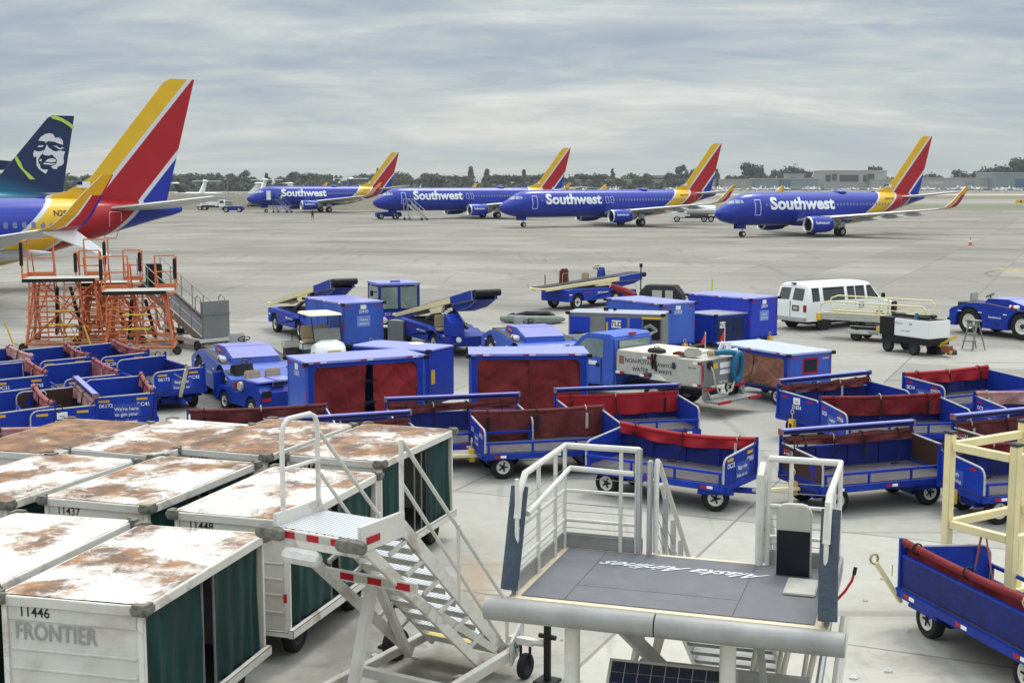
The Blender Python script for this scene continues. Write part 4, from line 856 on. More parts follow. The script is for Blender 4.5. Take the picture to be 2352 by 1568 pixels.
def cart_at(label, c, yaw, curtain='roll', cm=None, bar=False, number=None, num2=None, slogan=None, stick='red', rust=False, tow=None, tow_end=-1, logo=False, endlab=1, lo=1.12, hitch=False, strap=True, seed=None, steer=0.0, nocurtain=False, tow_y=0.0):
    cm = cm or RED; seed = seed if seed is not None else int(abs(c[0]*13+c[1]*7)); t_ = thing('baggage_cart', label, 'baggage cart', c, yaw, 'open blue baggage carts')
    inst('frame', cached('c_frame', m_frame), t_); inst('deck', cached('c_deck', m_bed), t_); inst('back_panel', cached('c_back', m_back), t_)
    E_ = [inst('end_panel', m_end(lo, RUSTBLUE if rust is True or (rust == 'far' and s < 0) else BLUE), t_, (s*(CL/2-.02), 0, 0)) for s in (-1, 1)]
    if rust: E_[0]['label'] = 'rust-stained end panel'
    inst_each('post', m_posts(1.33 if not bar else 1.40), t_)
    if not nocurtain:
        inst('curtain', m_curtain(curtain, cm, seed), t_)
        if strap: inst_each('strap', m_straps(curtain, seed), t_)
    if bar: inst('roof_strip', cached('c_bar', m_bar), t_)
    inst_each('reflector', cached('c_refl', m_refl), t_)
    if hitch: inst('hitch', cached('c_hitch', m_hitch), t_)
    ax = inst('turntable', cached('c_axle', m_axle), t_, (1.05, 0, 0), (0, 0, steer)); 
    for s in (-1, 1): wheel(t_, -1.15, s*.58); wheel(t_, 1.05-s*.58*math.sin(steer), s*.58*math.cos(steer), rz=steer)
    if tow is not None:
        inst('tow_bar', m_towbar(tow == 'up'), t_, (tow_end*(CL/2+.02), tow_y, .42 if not tow_y else .36), (0, 0, -math.pi/2 if tow_y else (0 if tow_end < 0 else math.pi)), (.8, 1, .75) if tow_y else None)
    # writing on the two end panels
    for s in ((-1,), (1,), (-1, 1))[{-1: 0, 1: 1, 2: 2}[endlab]]:
        e = E_[0 if s < 0 else 1]; o = Vector((s*.021, 0, 0)); u = Vector((0, s, 0)); v = Vector((0, 0, 1))
        P_ = lambda y, z: o+Vector((0, y*s, z))
        if stick == 'red':
            for y in (-.5, .42): patch(e, 'reflector', REDR, P_(y, 1.05+(.03 if y*s > 0 else 0)), u, v, .22, .05)
        else:
            for y in (-.5, .42): patch(e, 'reflector', GOLD, P_(y, 1.065+(.02 if y*s > 0 else 0)), u, v, .27, .06)
        if number: lettering(e, number, NUMF, TXTW, P_(-.46 if not logo else -.05, (.95 if rust is not True else 1.06) if not logo else .86), u, v, .02)
        if num2: lettering(e, num2, NUMF, TXTW, P_(.43, .95), u, v, .02)
        if logo: patch(e, 'sticker', WHR, P_(-.05, 1.02), u, v, .24, .17); lettering(e, 'TLD', .07, TXTB, P_(-.05, 1.0)+Vector((s*.008, 0, 0)), u, v, .01)
        if slogan:
            sw, sh, sy, sz, ts = slogan[1] if len(slogan) > 1 else (.62, .42, .08, .74, .115)
            pt = patch(e, 'sticker', STICK, P_(sy, sz), u, v, sw, sh)
            for k, ln in enumerate(slogan[0]): lettering(e, ln, ts, TXTW, P_(sy-.02, sz+sh/2-ts*1.0-k*ts*1.28)+Vector((s*.007, 0, 0)), u, v, .015)
    return t_
S1 = (['Bags ride', 'free on us.'],); S2 = (["We're here", 'to get your', 'bags there.'], (.66, .52, .05, .72, .125)); S3 = (['Baggage', 'handlers'], (.5, .34, .02, .76, .1)); S4 = (['Luggage', 'deliverers'], (.55, .34, .02, .78, .1)); S5 = (['rapidly', 'rewarding'], (.5, .36, -.15, .76, .1)); S6 = (['Customer', 'care'], (.6, .3, .05, .85, .11))
open_cart('open cart with a blue roof strip over dark rolled curtain, before the parted red curtains', (885, 912), (1192, 900), 1.5, bar=True, cm=MAROON, endlab=-1, hitch=True)
open_cart('open cart with roof strip over maroon curtain, just behind the evenly brown rusty roof', (605, 962), (945, 940), 1.5, bar=True, cm=MAROON, curtain='half', endlab=-1)
open_cart('open cart showing only a long maroon curtain before the small baggage tug', (425, 943), (757, 928), 1.3, cm=MAROON, curtain='half', endlab=-1)
open_cart('open cart with roof strip and bright red half curtain before the lavatory truck', (1290, 890), (1545, 880), 1.5, bar=True, curtain='deep', cm=BRED, number='23912', logo=False, endlab=-1)
open_cart('blue open cart with dark red curtain fully lowered, beside the empty cart OC22', (1080, 945), (1385, 932), 1.3, curtain='full', cm=MAROON, slogan=S3, number='OC5', num2='07931', endlab=-1, tow='down', hitch=True)
open_cart('empty open cart marked OC22, bright red rolled curtain, loose black straps', (1426, 970), (1737, 1007), 1.3, curtain='drape', cm=BRED, number='OC22', num2='07805', slogan=S1, stick='gold', endlab=1, steer=.45)
open_cart('blue open cart numbered 21834 with roof strip and yellow hitch, beside the brown-curtained box', (1793, 870), (1993, 850), 1.5, bar=True, cm=MAROON, number='21834', logo=True, endlab=-1, hitch=True)
open_cart('blue open cart with a wide dull red curtain hanging half down, right of cart 21834', (1885, 912), (2160, 903), 1.3, curtain='deep', number='OC8', num2='07936', slogan=S4, endlab=-1, tow='down')
open_cart('rust-stained blue open cart numbered 21813 with roof strip, behind the right ramp rail', (1797, 985), (2095, 963), 1.5, bar=True, cm=MAROON, number='21813', rust=True, endlab=-1, tow='down', hitch=True)
open_cart('open cart with bright crimson rolled curtain, the one nearest the white tank cart', (2078, 857), (2268, 840), 1.3, curtain='half', cm=BRED, number='0C14', num2='07938', slogan=S4, endlab=-1)
open_cart('blue open cart with whitish faded red curtain behind the yellow frame', (2265, 900), (2480, 893), 1.3, curtain='half', cm=PALERED, number='OC9', slogan=S6, endlab=-1)
open_cart('blue open cart with roof strip and maroon half curtain behind the yellow frame', (2185, 952), (2440, 926), 1.5, bar=True, curtain='half', cm=MAROON, number='21821', rust=True, endlab=-1)
open_cart('blue open cart with a slogan panel and red roll just behind the yellow frame posts', (2172, 1022), (2470, 1006), 1.3, curtain='roll', slogan=S5, endlab=-1, hitch=True)
open_cart('nearest blue open cart, seen from its closed side, long red curtain on top', (2050, 1228), (2445, 1412), 1.3, flip=True, curtain='half', endlab=-1, tow='up', tow_end=1, tow_y=.72, stick='gold')
for lb, a, b_, z, k in [
    ('blue open cart marked OC20, pink curtain at its side, nearest the orange stands', (264, 782), (334, 802), 1.3, dict(number='OC20', num2='07934', slogan=S1, curtain='drape')),
    ('unmarked open cart with pink rolled curtain beside cart OC20', (149, 787), (209, 814), 1.3, dict(curtain='drape')),
    ('blue open cart marked OC3 with a whitish curtain roll', (20, 794), (74, 816), 1.3, dict(number='07933', num2='OC3', curtain='half', cm=PALERED)),
    ('blue open cart with wide pink curtain between carts OC20 and OC41', (210, 820), (278, 855), 1.3, dict(curtain='full', number='OC44', num2='06170')),
    ('blue open cart marked OC21 with pinkish half curtain', (62, 826), (105, 852), 1.3, dict(number='OC21', num2='07935', curtain='half')),
    ('open cart marked OC41 with a pale three-line slogan sticker on its end', (323, 855), (354, 895), 1.3, dict(number='06172', num2='OC41', slogan=S2, curtain='drape')),
    ('blue open cart numbered 21827 with a bare roof strip tinted with sky sheen', (175, 864), (217, 902), 1.5, dict(number='21827', logo=True, bar=True, cm=PALERED, curtain='half', rust='far'))]:
    k.setdefault('cm', PINK); open_cart(lb, a, b_, z, endlab=1, stick='gold', lo=1.16, **k)
# the bare cart marked OC42 : no curtain, near end panel at pixels (357,853)-(465,844)
p0, p1 = at(357, 853, 1.2), at(465, 844, 1.2); ya = math.atan2(p1.y-p0.y, p1.x-p0.x)-math.pi/2
d_ = Vector((math.cos(ya), math.sin(ya), 0)); c = (p0+p1)/2-d_*(CL/2); c.z = 0
cart_at('blue open cart marked OC42 with a yellow tow bar folded up against its end', c, ya, number='06173', num2='OC42', slogan=S1, stick='gold', endlab=1, lo=1.16, nocurtain=True, tow='up', tow_end=1)
cart_at('open cart half out of the picture beside cart 21827', (-12.35, 31.9, 0), R(-62), stick='gold', curtain='drape', cm=PINK, endlab=1)
cart_at('open cart with a long greyish red curtain right behind the brownest rusty roof', (-9.55, 27.15, 0), R(17), curtain='full', cm=PALERED, endlab=-1)
cart_at('open cart showing only a red roll between the brownest and next rusty roofs', (-7.2, 25.9, 0), R(17), curtain='half', cm=RED, endlab=-1)
# ================================================================ closed box carts
def box_cart(label, c, yaw, L_=3.2, W_=1.6, z0=.55, z1=2.1, body=None, front='plain', number=None, slogan=None, roof=None, window=False, hitch=True, whit=False, numend=1, cm=None, name='box_cart', cat='box cart', group='closed blue box carts'):
    body = body or BLUE_BOX; t_ = thing(name, label, cat, c, yaw, group); hl, hw = L_/2, W_/2
    b = MB(); fr = .16
    for s_ in (-1, 1):
        if front != 'plain' and s_ < 0: continue
        for xx in (-hl+.06, -hl*.33, hl*.33, hl-.06): b.b2(xx-.02, xx+.02, s_*(hw+.006)-.005, s_*(hw+.006)+.005, z0+.03, z1-.1, body)
        b.b2(-hl, hl, s_*(hw+.012)-.011, s_*(hw+.012)+.011, z0-.02, z0+.05, BLUE)
    for s_ in (-1, 1): b.b2(s_*(hl+.012)-.011, s_*(hl+.012)+.011, -hw, hw, z0-.02, z0+.05, BLUE); b.b2(s_*(hl+.006)-.005, s_*(hl+.006)+.005, -hw+.04, -hw+.08, z0+.06, z1-.1, body); b.b2(s_*(hl+.006)-.005, s_*(hl+.006)+.005, hw-.08, hw-.04, z0+.06, z1-.1, body)
    if front == 'plain': b.b2(-hl, hl, -hw, hw, z0, z1-.06, body)
    else:
        b.b2(-hl, hl, hw-.04, hw, z0, z1-.06, body); b.b2(-hl, -hl+.04, -hw, hw-.043, z0, z1-.06, body); b.b2(hl-.04, hl, -hw, hw-.043, z0, z1-.06, body)
        b.b2(-hl+.04, hl-.04, -hw+.003, hw-.043, z0, z0+.05, DGREY)
        # front frame with cut corners
        x0, x1, q0, q1 = -hl+.043, hl-.043, z0+.053, z1-.063
        for P_ in ([(x0, q0), (x0+fr, q0), (x0+fr, q1-.2), (x0+fr+.1, q1-.1), (x0+fr+.1, q1), (x0, q1)], [(x1, q0), (x1-fr, q0), (x1-fr, q1-.2), (x1-fr-.1, q1-.1), (x1-fr-.1, q1), (x1, q1)], [(x0+fr+.1, q1-.1), (x1-fr-.1, q1-.1), (x1-fr-.1, q1), (x0+fr+.1, q1)]): b.prism(P_, -hw+.002, -hw+.03, BLUE)
    b.build('body', t_, bevel=.012)
    b = MB(); b.b2(-hl-.03, hl+.03, -hw-.03, hw+.03, z1-.058, z1, roof or BLUE_ROOF)
    for i in range(3): x = -hl+.35+i*(L_-.7)/2; b.b2(x-.17, x-.002, -hw-.036, -hw-.031, z1-.05, z1-.008, REDR); b.b2(x+.002, x+.17, -hw-.036, -hw-.031, z1-.05, z1-.008, WHR)
    b.build('roof', t_, bevel=.01)
    b = MB(); b.cut()
    for i in (-1, 1):
        for j in (-1, 1): b.box((i*(hl+.03), j*(hw+.03), z1-.06), (.13, .13, .10), BLACK).cut()
    b.build_each('corner_bumper', t_, bevel=.015)
    if front != 'plain':
        cm = cm or RED; x0, x1, zt, zb = -hl+.043+fr*.6, hl-.043-fr*.6, z1-.12, z0+.06
        spans = [(x0, x0+(x1-x0)*.50), (x0+(x1-x0)*.56, x1)] if front == 'split' else [(x0, (x0+x1)/2-.003), ((x0+x1)/2+.003, x1)]
        for k, (a, e) in enumerate(spans):
            rnd = random.Random(int(abs(c[0]*31))+k); ph = [rnd.uniform(0, 6.28) for _ in range(5)]; m_ = MB(); nx, nz_ = 44, 26; vs = []
            for i in range(nx+1):
                for j in range(nz_+1):
                    u, v = i/nx, j/nz_; w = .024*math.sin(5*u+7*v+ph[0])+.016*math.sin(11*u-5*v+ph[1])+.03*(1-abs(math.sin(3*u-5*v+ph[2]+.6*math.sin(6*u+ph[4]))))**4-.03*(1-abs(math.sin(5*u+4*v+ph[3]+.5*math.sin(7*v+ph[0]))))**4+.02*(1-abs(math.sin(9*u-2*v+ph[1])))**3; sx_ = -.05*v*(1 if k == 0 else -1)*(u if k == 0 else 1-u) if front == 'split' else 0
                    vs.append((a+(e-a)*u+sx_, -hw+.05+w, zt+(zb-zt)*v))
            m_.add(vs, [(i*(nz_+1)+j, (i+1)*(nz_+1)+j, (i+1)*(nz_+1)+j+1, i*(nz_+1)+j+1) for i in range(nx) for j in range(nz_)], cm); m_.build('curtain', t_, smooth=80, recalc=False)
        if front == 'split':
            m_ = MB()
            for zz_ in (.95, 1.5): m_.b2(x0+(x1-x0)*.47, x0+(x1-x0)*.59, -hw+.0, -hw+.012, zz_, zz_+.05, BLACK)
            m_.build('strap', t_)
        # interior back seen through the gap
    b = MB(); b.b2(-hl+.1, hl-.1, -hw+.15, hw-.15, z0-.12, z0-.003, BLUE)
    for x in (-hl+.55, hl-.55): b.tube([(x, -hw+.1, .27), (x, hw-.1, .27)], .05, DGREY); b.b2(x-.12, x+.12, -.35, .35, .25, z0-.123, BLUE)
    b.build('chassis', t_)
    for x in (-hl+.55, hl-.55):
        for s in (-1, 1): wheel(t_, x, s*(hw-.16))
    e = Vector((numend*(hl+.002), 0, 0)); u = Vector((0, numend, 0)); v = Vector((0, 0, 1))
    for s in (-1, 1):
        patch(t_, 'reflector', REDR, e+Vector((0, s*(hw-.2)*numend, z1-.16)), u, v, .3, .04); patch(t_, 'reflector', REDR, e+Vector((0, s*(hw-.035)*numend, (z0+z1)/2-.1)), u, v, .05, .3)
    if number:
        patch(t_, 'sticker', WHR, e+Vector((0, 0, z1-.19)), u, v, .24, .16); lettering(t_, number, .16, TXTW, e+Vector((0, 0, z1-.36)), u, v, .02)
    if slogan:
        patch(t_, 'sticker', mat('pale_sticker', srgb(112, 140, 206), .4), e+Vector((0, 0, z1-.72)), u, v, .56, .4)
        for k, ln in enumerate(slogan): lettering(t_, ln, .105, TXTW, e+Vector((numend*.007, 0, z1-.67-k*.14)), u, v, .012)
    if window:
        patch(t_, 'window_frame', REDR, e+Vector((0, 0, z1-.40)), u, v, .62, .48); patch(t_, 'window', GLASS, e+Vector((numend*.005, 0, z1-.40)), u, v, .5, .36); lettering(t_, '21850', .1, TXTW, e+Vector((0, .6*numend, z1-.2)), u, v, .015)
    if hitch:
        b = MB(); b.box((numend*(hl+.12), .25, .42), (.12, .2, .28), YELLOW); b.tube([(numend*(hl+.12), .25+.07*math.cos(a), .66+.07*math.sin(a)) for a in [k*.785 for k in range(8)]], .014, LGREY, n=5, closed=True); b.tube([(numend*(hl+.12), .25, .56), (numend*(hl+.12), .25, .6)], .015, LGREY); b.build('hitch', t_, bevel=.005)
    return t_
def place_box(front_l, front_r, W_): # front edge endpoints (world) -> centre, yaw, with -y the front
    d = (front_r-front_l); ya = math.atan2(d.y, d.x); n = Vector((-math.sin(ya), math.cos(ya), 0)); c = (front_l+front_r)/2+n*W_/2; c.z = 0; return c, ya, d.length
c, ya, l = place_box(at(703, 832, 2.1), at(975, 814, 2.1), 1.5); box_cart('blue box cart with red curtains parted by a dark gap, beside the small tug', c, ya, 3.2, 1.5, front='split', number='21815', numend=-1)
c, ya, l = place_box(at(1079, 812.5, 2.1), at(1351, 811, 2.1), 1.5); box_cart('blue box cart with dark red curtains drawn shut, left of the lavatory truck', c, ya, 3.1, 1.5, front='closed', number='21819', numend=-1, cm=mat('deep_red_curtain', srgb(112, 32, 34), .75, var=.25, scale=3, dirt=.5, dirtcol=srgb(80, 32, 32), bump=.9, bscale=4))
for lb, a, b_, k in [('blue box cart numbered 23910 behind the golf cart', (693, 681), (788, 696), dict(number='23910', slogan=['Helping', 'customers'])), ('pale blue box cart numbered 21833 behind the ground power unit', (1396, 684), (1518.6, 697.6), dict(number='21833')), ('deep blue box cart left of the white van', (1602, 675), (1724.6, 685), dict(number='23919', slogan=['Happily', 'delivering'], body=mat('deep_blue_box', srgb(44, 62, 178), .33, var=.1, dirt=.2, dirtcol=srgb(64, 90, 180), scale=1.2)))]:
    A, B = at(*a, 2.1), at(*b_, 2.1); d = B-A; ya = math.atan2(d.y, d.x); d.normalize(); A = B-d*3.15; c, ya, l = place_box(A, B, 1.7); box_cart(lb, c, ya, 3.15, 1.7, **k)
A, B = at(1646, 786, 1.6), at(1812, 812.5, 1.6); d = (B-A).normalized(); A = B-d*3.2; c, ya, l = place_box(A, B, 1.7)
box_cart('low pale-roofed box cart with faded brown curtains right of the lavatory truck', c, ya, 3.2, 1.7, z0=.5, z1=1.6, front='closed', cm=BROWNC, window=True, roof=mat('pale_roof', srgb(176, 184, 222), .35, var=.06), body=mat('mid_blue_box', srgb(62, 92, 184), .35, var=.1, dirt=.2, dirtcol=srgb(90, 110, 180)))
# ================================================================ rusty white covered carts
def rust_roof(seed, amount):
    m = D.materials.new('rusty_white_roof'); m.use_nodes = True; t = m.node_tree; p = t.nodes['Principled BSDF']
    c = N(t, 'ShaderNodeTexCoord'); mp = N(t, 'ShaderNodeMapping'); mp.inputs['Location'].default_value = (seed*3.7, seed*1.9, 0); L(t, c.outputs['Object'], mp.inputs[0])
    def nz(sc, det, ro, di=0):
        n = N(t, 'ShaderNodeTexNoise'); n.inputs['Scale'].default_value = sc; n.inputs['Detail'].default_value = det; n.inputs['Roughness'].default_value = ro; n.inputs['Distortion'].default_value = di; L(t, mp.outputs[0], n.inputs[0]); return n.outputs[0]
    k = mth(t, 'ADD', mth(t, 'MULTIPLY', nz(.95, 3, .5, .3), .54), mth(t, 'MULTIPLY', nz(3.6, 10, .82, .7), .46))
    a = amount-.012
    f = ramp(t, k, [(a-.03, 0.0), (a+.012, .55), (a+.05, .95), (a+.12, 1.0)])
    rc = ramp(t, nz(2.4, 6, .65), [(.34, srgb(66, 43, 27)), (.48, srgb(106, 70, 38)), (.62, srgb(146, 102, 58))])
    blot = ramp(t, nz(11, 5, .7, .4), [(.62, 0.0), (.68, 1.0)])
    stn = ramp(t, nz(3.0, 7, .7, .4), [(.42, (.80, .79, .76)), (.62, (.60, .55, .47))])
    col = mixc(t, f, stn, rc); col = mixc(t, mth(t, 'MULTIPLY', blot, .5), col, srgb(116, 88, 64))
    L(t, col, p.inputs['Base Color']); L(t, mth(t, 'ADD', .28, mth(t, 'MULTIPLY', f, .3)), p.inputs['Roughness'])
    b = N(t, 'ShaderNodeBump'); b.inputs['Strength'].default_value = .25; b.inputs['Distance'].default_value = .01; L(t, f, b.inputs['Height']); L(t, b.outputs[0], p.inputs['Normal']); return m
FL, FW, FZ0, FZ1 = 2.95, 1.72, .49, 2.03
def m_fwall():
    b = MB(); b.cut(); hl, hw = FL/2, FW/2
    for s in (-1, 1):
        b.b2(s*hl-.02, s*hl+.02, -hw, hw, FZ0, FZ1-.10, WHITE)
        for z in (.74, .98, 1.2, 1.42): b.tube([(s*(hl+.022), -hw+.09, z), (s*(hl+.022), hw-.09, z)], .018, WHITE, n=6)
        b.b2(s*(hl+.012)-.03, s*(hl+.012)+.03, -hw-.006, -hw+.07, FZ0, FZ1-.1, WHITE_RUST); b.b2(s*(hl+.012)-.03, s*(hl+.012)+.03, hw-.07, hw+.006, FZ0, FZ1-.1, WHITE_RUST)
        b.b2(s*(hl+.008)-.03, s*(hl+.008)+.03, -hw+.073, hw-.073, FZ1-.28, FZ1-.1, WHITE); b.cut()
    for s in (-1, 1):
        for x in (-.13, .16): b.tube([(x, s*(hw-.03), FZ0), (x, s*(hw-.03), FZ1-.1)], .018, STEEL, n=6); b.cut()
    ms = b.pieces('wall', bevel=.006); return ms[:2], ms[2:]
def m_fbed():
    b = MB(); hl, hw = FL/2, FW/2; b.b2(-hl, hl, -hw+.011, hw-.011, FZ0-.05, FZ0-.002, DGREY)
    for s in (-1, 1): b.b2(-hl-.08, hl+.08, s*(hw+.03)-.04, s*(hw+.03)+.04, FZ0-.09, FZ0+.03, WHITE_RUST)
    for s in (-1, 1): b.b2(s*(hl+.04)-.039, s*(hl+.04)+.039, -hw-.009, hw+.009, FZ0-.08, FZ0-.003, WHITE_RUST)
    for x in (-.95, .95): b.tube([(x, -.66, .25), (x, .66, .25)], .045, DGREY); b.b2(x-.1, x+.1, -.3, .3, .25, FZ0-.05, DGREY)
    return b.mesh('bed', bevel=.008)
def m_frim():
    b = MB(); hl, hw = FL/2, FW/2
    for s in (-1, 1): b.b2(-hl-.03, hl+.03, s*(hw+.02)-.03, s*(hw+.02)+.03, FZ1-.12, FZ1-.006, WHITE_RUST); b.b2(s*(hl+.04)-.03, s*(hl+.04)+.03, -hw+.01, hw-.01, FZ1-.115, FZ1-.008, WHITE)
    return b.mesh('roof_rim', bevel=.008)
def m_fbump():
    b = MB(); b.prism([(.075, .085), (.075, -.06), (.045, -.09), (-.10, -.09), (-.10, -.005), (.01, .0), (.012, .085)], -.062, .062, BUMPER, 'xy'); b.prism([(.09, .095), (.09, -.07), (.055, -.105), (-.11, -.105), (-.11, -.093), (.04, -.09), (.076, -.06), (.076, .095)], -.032, .032, BUMPER, 'xy'); return b.mesh('corner_bumper', bevel=.014)
def m_fcurt(kind, seed):
    rnd = random.Random(seed); b = MB(); b.cut(); hl, hw = FL/2, FW/2
    spans = {'a': [(-hl+.08, -.14), (.17, hl-.08)], 'open': [(-hl+.08, -.55), (.35, hl-.08)], 'shut': [(-hl+.08, .01), (.02, hl-.08)]}[kind]
    for s in (-1, 1):
        for a, e in spans:
            ph = [rnd.uniform(0, 6.28) for _ in range(4)]; nx, nz_ = 36, 6; vs = []
            for i in range(nx+1):
                for j in range(nz_+1):
                    u, v = i/nx, j/nz_; fr = 26 if kind != 'open' else 34; w = (.012+.022*v)*(.35+.9*abs(math.sin(2.7*u+ph[3]))*(.6+.4*math.sin(7.1*u+ph[0])))*math.sin(fr*u+ph[0]+1.5*math.sin(3*u+ph[1]))+.01*math.sin(9*u+6*v+ph[2])
                    vs.append((a+(e-a)*u, s*(hw-.05+w), FZ1-.11+(FZ0+.02-FZ1+.11)*v))
            b.add(vs, [(i*(nz_+1)+j, (i+1)*(nz_+1)+j, (i+1)*(nz_+1)+j+1, i*(nz_+1)+j+1) for i in range(nx) for j in range(nz_)], GREEN); b.cut()
    return b.pieces('curtain', smooth=80, recalc=False)
def rusty_cart(label, fr, side_dir, number, amount, seed, kind='a', towed=True):
    "fr: front right top corner in the world; x runs from front (-) to back (+)"
    ya = side_dir; d = Vector((math.cos(ya), math.sin(ya), 0)); n = Vector((-math.sin(ya), math.cos(ya), 0)); c = fr+d*FL/2+n*FW/2; c.z = 0
    t_ = thing('covered_cart', label, 'covered cart', c, ya, 'white covered baggage carts with rusty roofs')
    W1, W2_ = cached('f_wall', m_fwall); inst_each('end_wall', W1, t_); inst_each('side_post', W2_, t_); inst('bed', cached('f_bed', m_fbed), t_); inst('roof_rim', cached('f_rim', m_frim), t_)
    b = MB(); hl, hw = FL/2, FW/2; nx, ny = 10, 6; rnd = random.Random(seed); vs = [(-hl-.01+(FL+.02)*i/nx, -hw-.01+(FW+.02)*j/ny, FZ1+.012*math.sin(math.pi*i/nx)*math.sin(math.pi*j/ny)+rnd.uniform(-.004, .004)) for i in range(nx+1) for j in range(ny+1)]
    b.add(vs, [(i*(ny+1)+j, (i+1)*(ny+1)+j, (i+1)*(ny+1)+j+1, i*(ny+1)+j+1) for i in range(nx) for j in range(ny)], rust_roof(seed, amount)); b.build('roof', t_, smooth=80, recalc=False)
    for i in (-1, 1):
        for j in (-1, 1): inst('corner_bumper', cached('f_bump', m_fbump), t_, (i*(hl+.03), j*(hw+.01), FZ1-.04), (0, 0, 0 if (i, j) == (1, -1) else {(1, 1): math.pi/2, (-1, 1): math.pi, (-1, -1): -math.pi/2}[(i, j)]))
    inst_each('curtain', cached(('f_c', kind), lambda: m_fcurt(kind, 4)), t_)
    for x in (-.95, .95):
        for s in (-1, 1): wheel(t_, x, s*.64, .27, .17, 'dark')
    o = Vector((-hl-.041, 0, 0)); u = Vector((0, -1, 0)); v = Vector((0, 0, 1))
    if number: lettering(t_, number, .155, TXTB, o+Vector((0, .44, FZ1-.175)), u, v, .006)
    lettering(t_, 'FRONTIER', .27, TXTG, o+Vector((.012, .2, FZ1-.40)), u, v, .012, width=1.0)
    for s in (1,): patch(t_, 'reflector', REDR, Vector((-hl-.044, -hw+.06, .95)), u, v, .05, .12)
    return t_
YF = R(72)
fx = [('rusty-roofed white cart numbered 11446, nearest of the numbered carts', (331, 1388), 76, '11446', .492, 1, 'a'), ('rusty white cart cut by the left edge, nearest of the leftmost column', None, 76, '11439', .575, 2, 'a'),
      ('rusty white cart numbered 11437 with two broad brown patches on its roof', (343, 1160), 72, '11437', .488, 3, 'a'), ('white cart numbered 11448 beside the aluminium steps, roof brown along its back edge', (664, 1193), 73, '11448', .52, 4, 'a'), ('white cart with a lightly stained roof in the middle of the leftmost column', (20, 1151), 71, '11435', .515, 5, 'a'),
      ('white cart numbered 11433 with a pale half-rusted roof', (357, 1045), 70, '11433', .50, 6, 'a'), ('white cart numbered 11430 with an evenly brown roof', (614, 1044), 69, '11430', .455, 7, 'a'), ('white cart numbered 11441 with partly open green curtains, nearest to the open blue carts', (876, 1059), 70, '11441', .468, 8, 'open'), ('brownest rusty-roofed cart at the back of the leftmost column', (121, 1042), 74, '11428', .41, 9, 'a')]
for lb, px, ya, num, am, sd_, kd in fx:
    if px is None:
        B = at(298, 1195, FZ1); d = Vector((math.cos(R(ya)), math.sin(R(ya)), 0)); fr = B-d*FL
    else: fr = at(*px, FZ1)
    rusty_cart(lb, fr, R(ya), num, am, sd_, kd)
# ================================================================ ground vehicles
def mirror_pts(P_): return P_
def seat(parent, x, y, z, m, yaw=0):
    b = MB(); b.box((0, 0, .06), (.48, .5, .12), m); b.box((-.24, 0, .36), (.10, .5, .5), m); return b.build('seat', parent, (x, y, z), (0, 0, yaw), bevel=.035)
def steering(parent, x, y, z, r=.19, tilt=.5, yaw=0.0):
    b = MB(); b.tube([(r*math.cos(a)*math.cos(tilt), r*math.sin(a), r*math.cos(a)*math.sin(tilt)) for a in [k*2*math.pi/16 for k in range(16)]], .016, BLACK, n=6, closed=True)
    b.tube([(0, 0, 0), (.16, 0, -.3)], .025, BLACK, n=6)
    for a in (0, 2.1, 4.2): b.tube([(0, 0, 0), (r*math.cos(a)*math.cos(tilt), r*math.sin(a), r*math.cos(a)*math.sin(tilt))], .012, BLACK, n=5)
    return b.build('steering_wheel', parent, (x, y, z), (0, 0, yaw))
def arch_body(L_, h0, h1, prof, arches, W_, m, rr=.52, inset=0):
    "side silhouette with round wheel openings, extruded across the width"
    pts = [(-L_/2, h0)]
    for ax in sorted(arches):
        pts.append((ax-rr, h0)); pts += [(ax+rr*math.cos(R(180-a)), max(h0, h1+rr*math.sin(R(180-a)))) for a in range(0, 181, 20)]; pts.append((ax+rr, h0))
    pts.append((L_/2, h0)); pts += prof[::-1]
    b = MB(); b.prism(pts, -W_/2, W_/2, m); return b
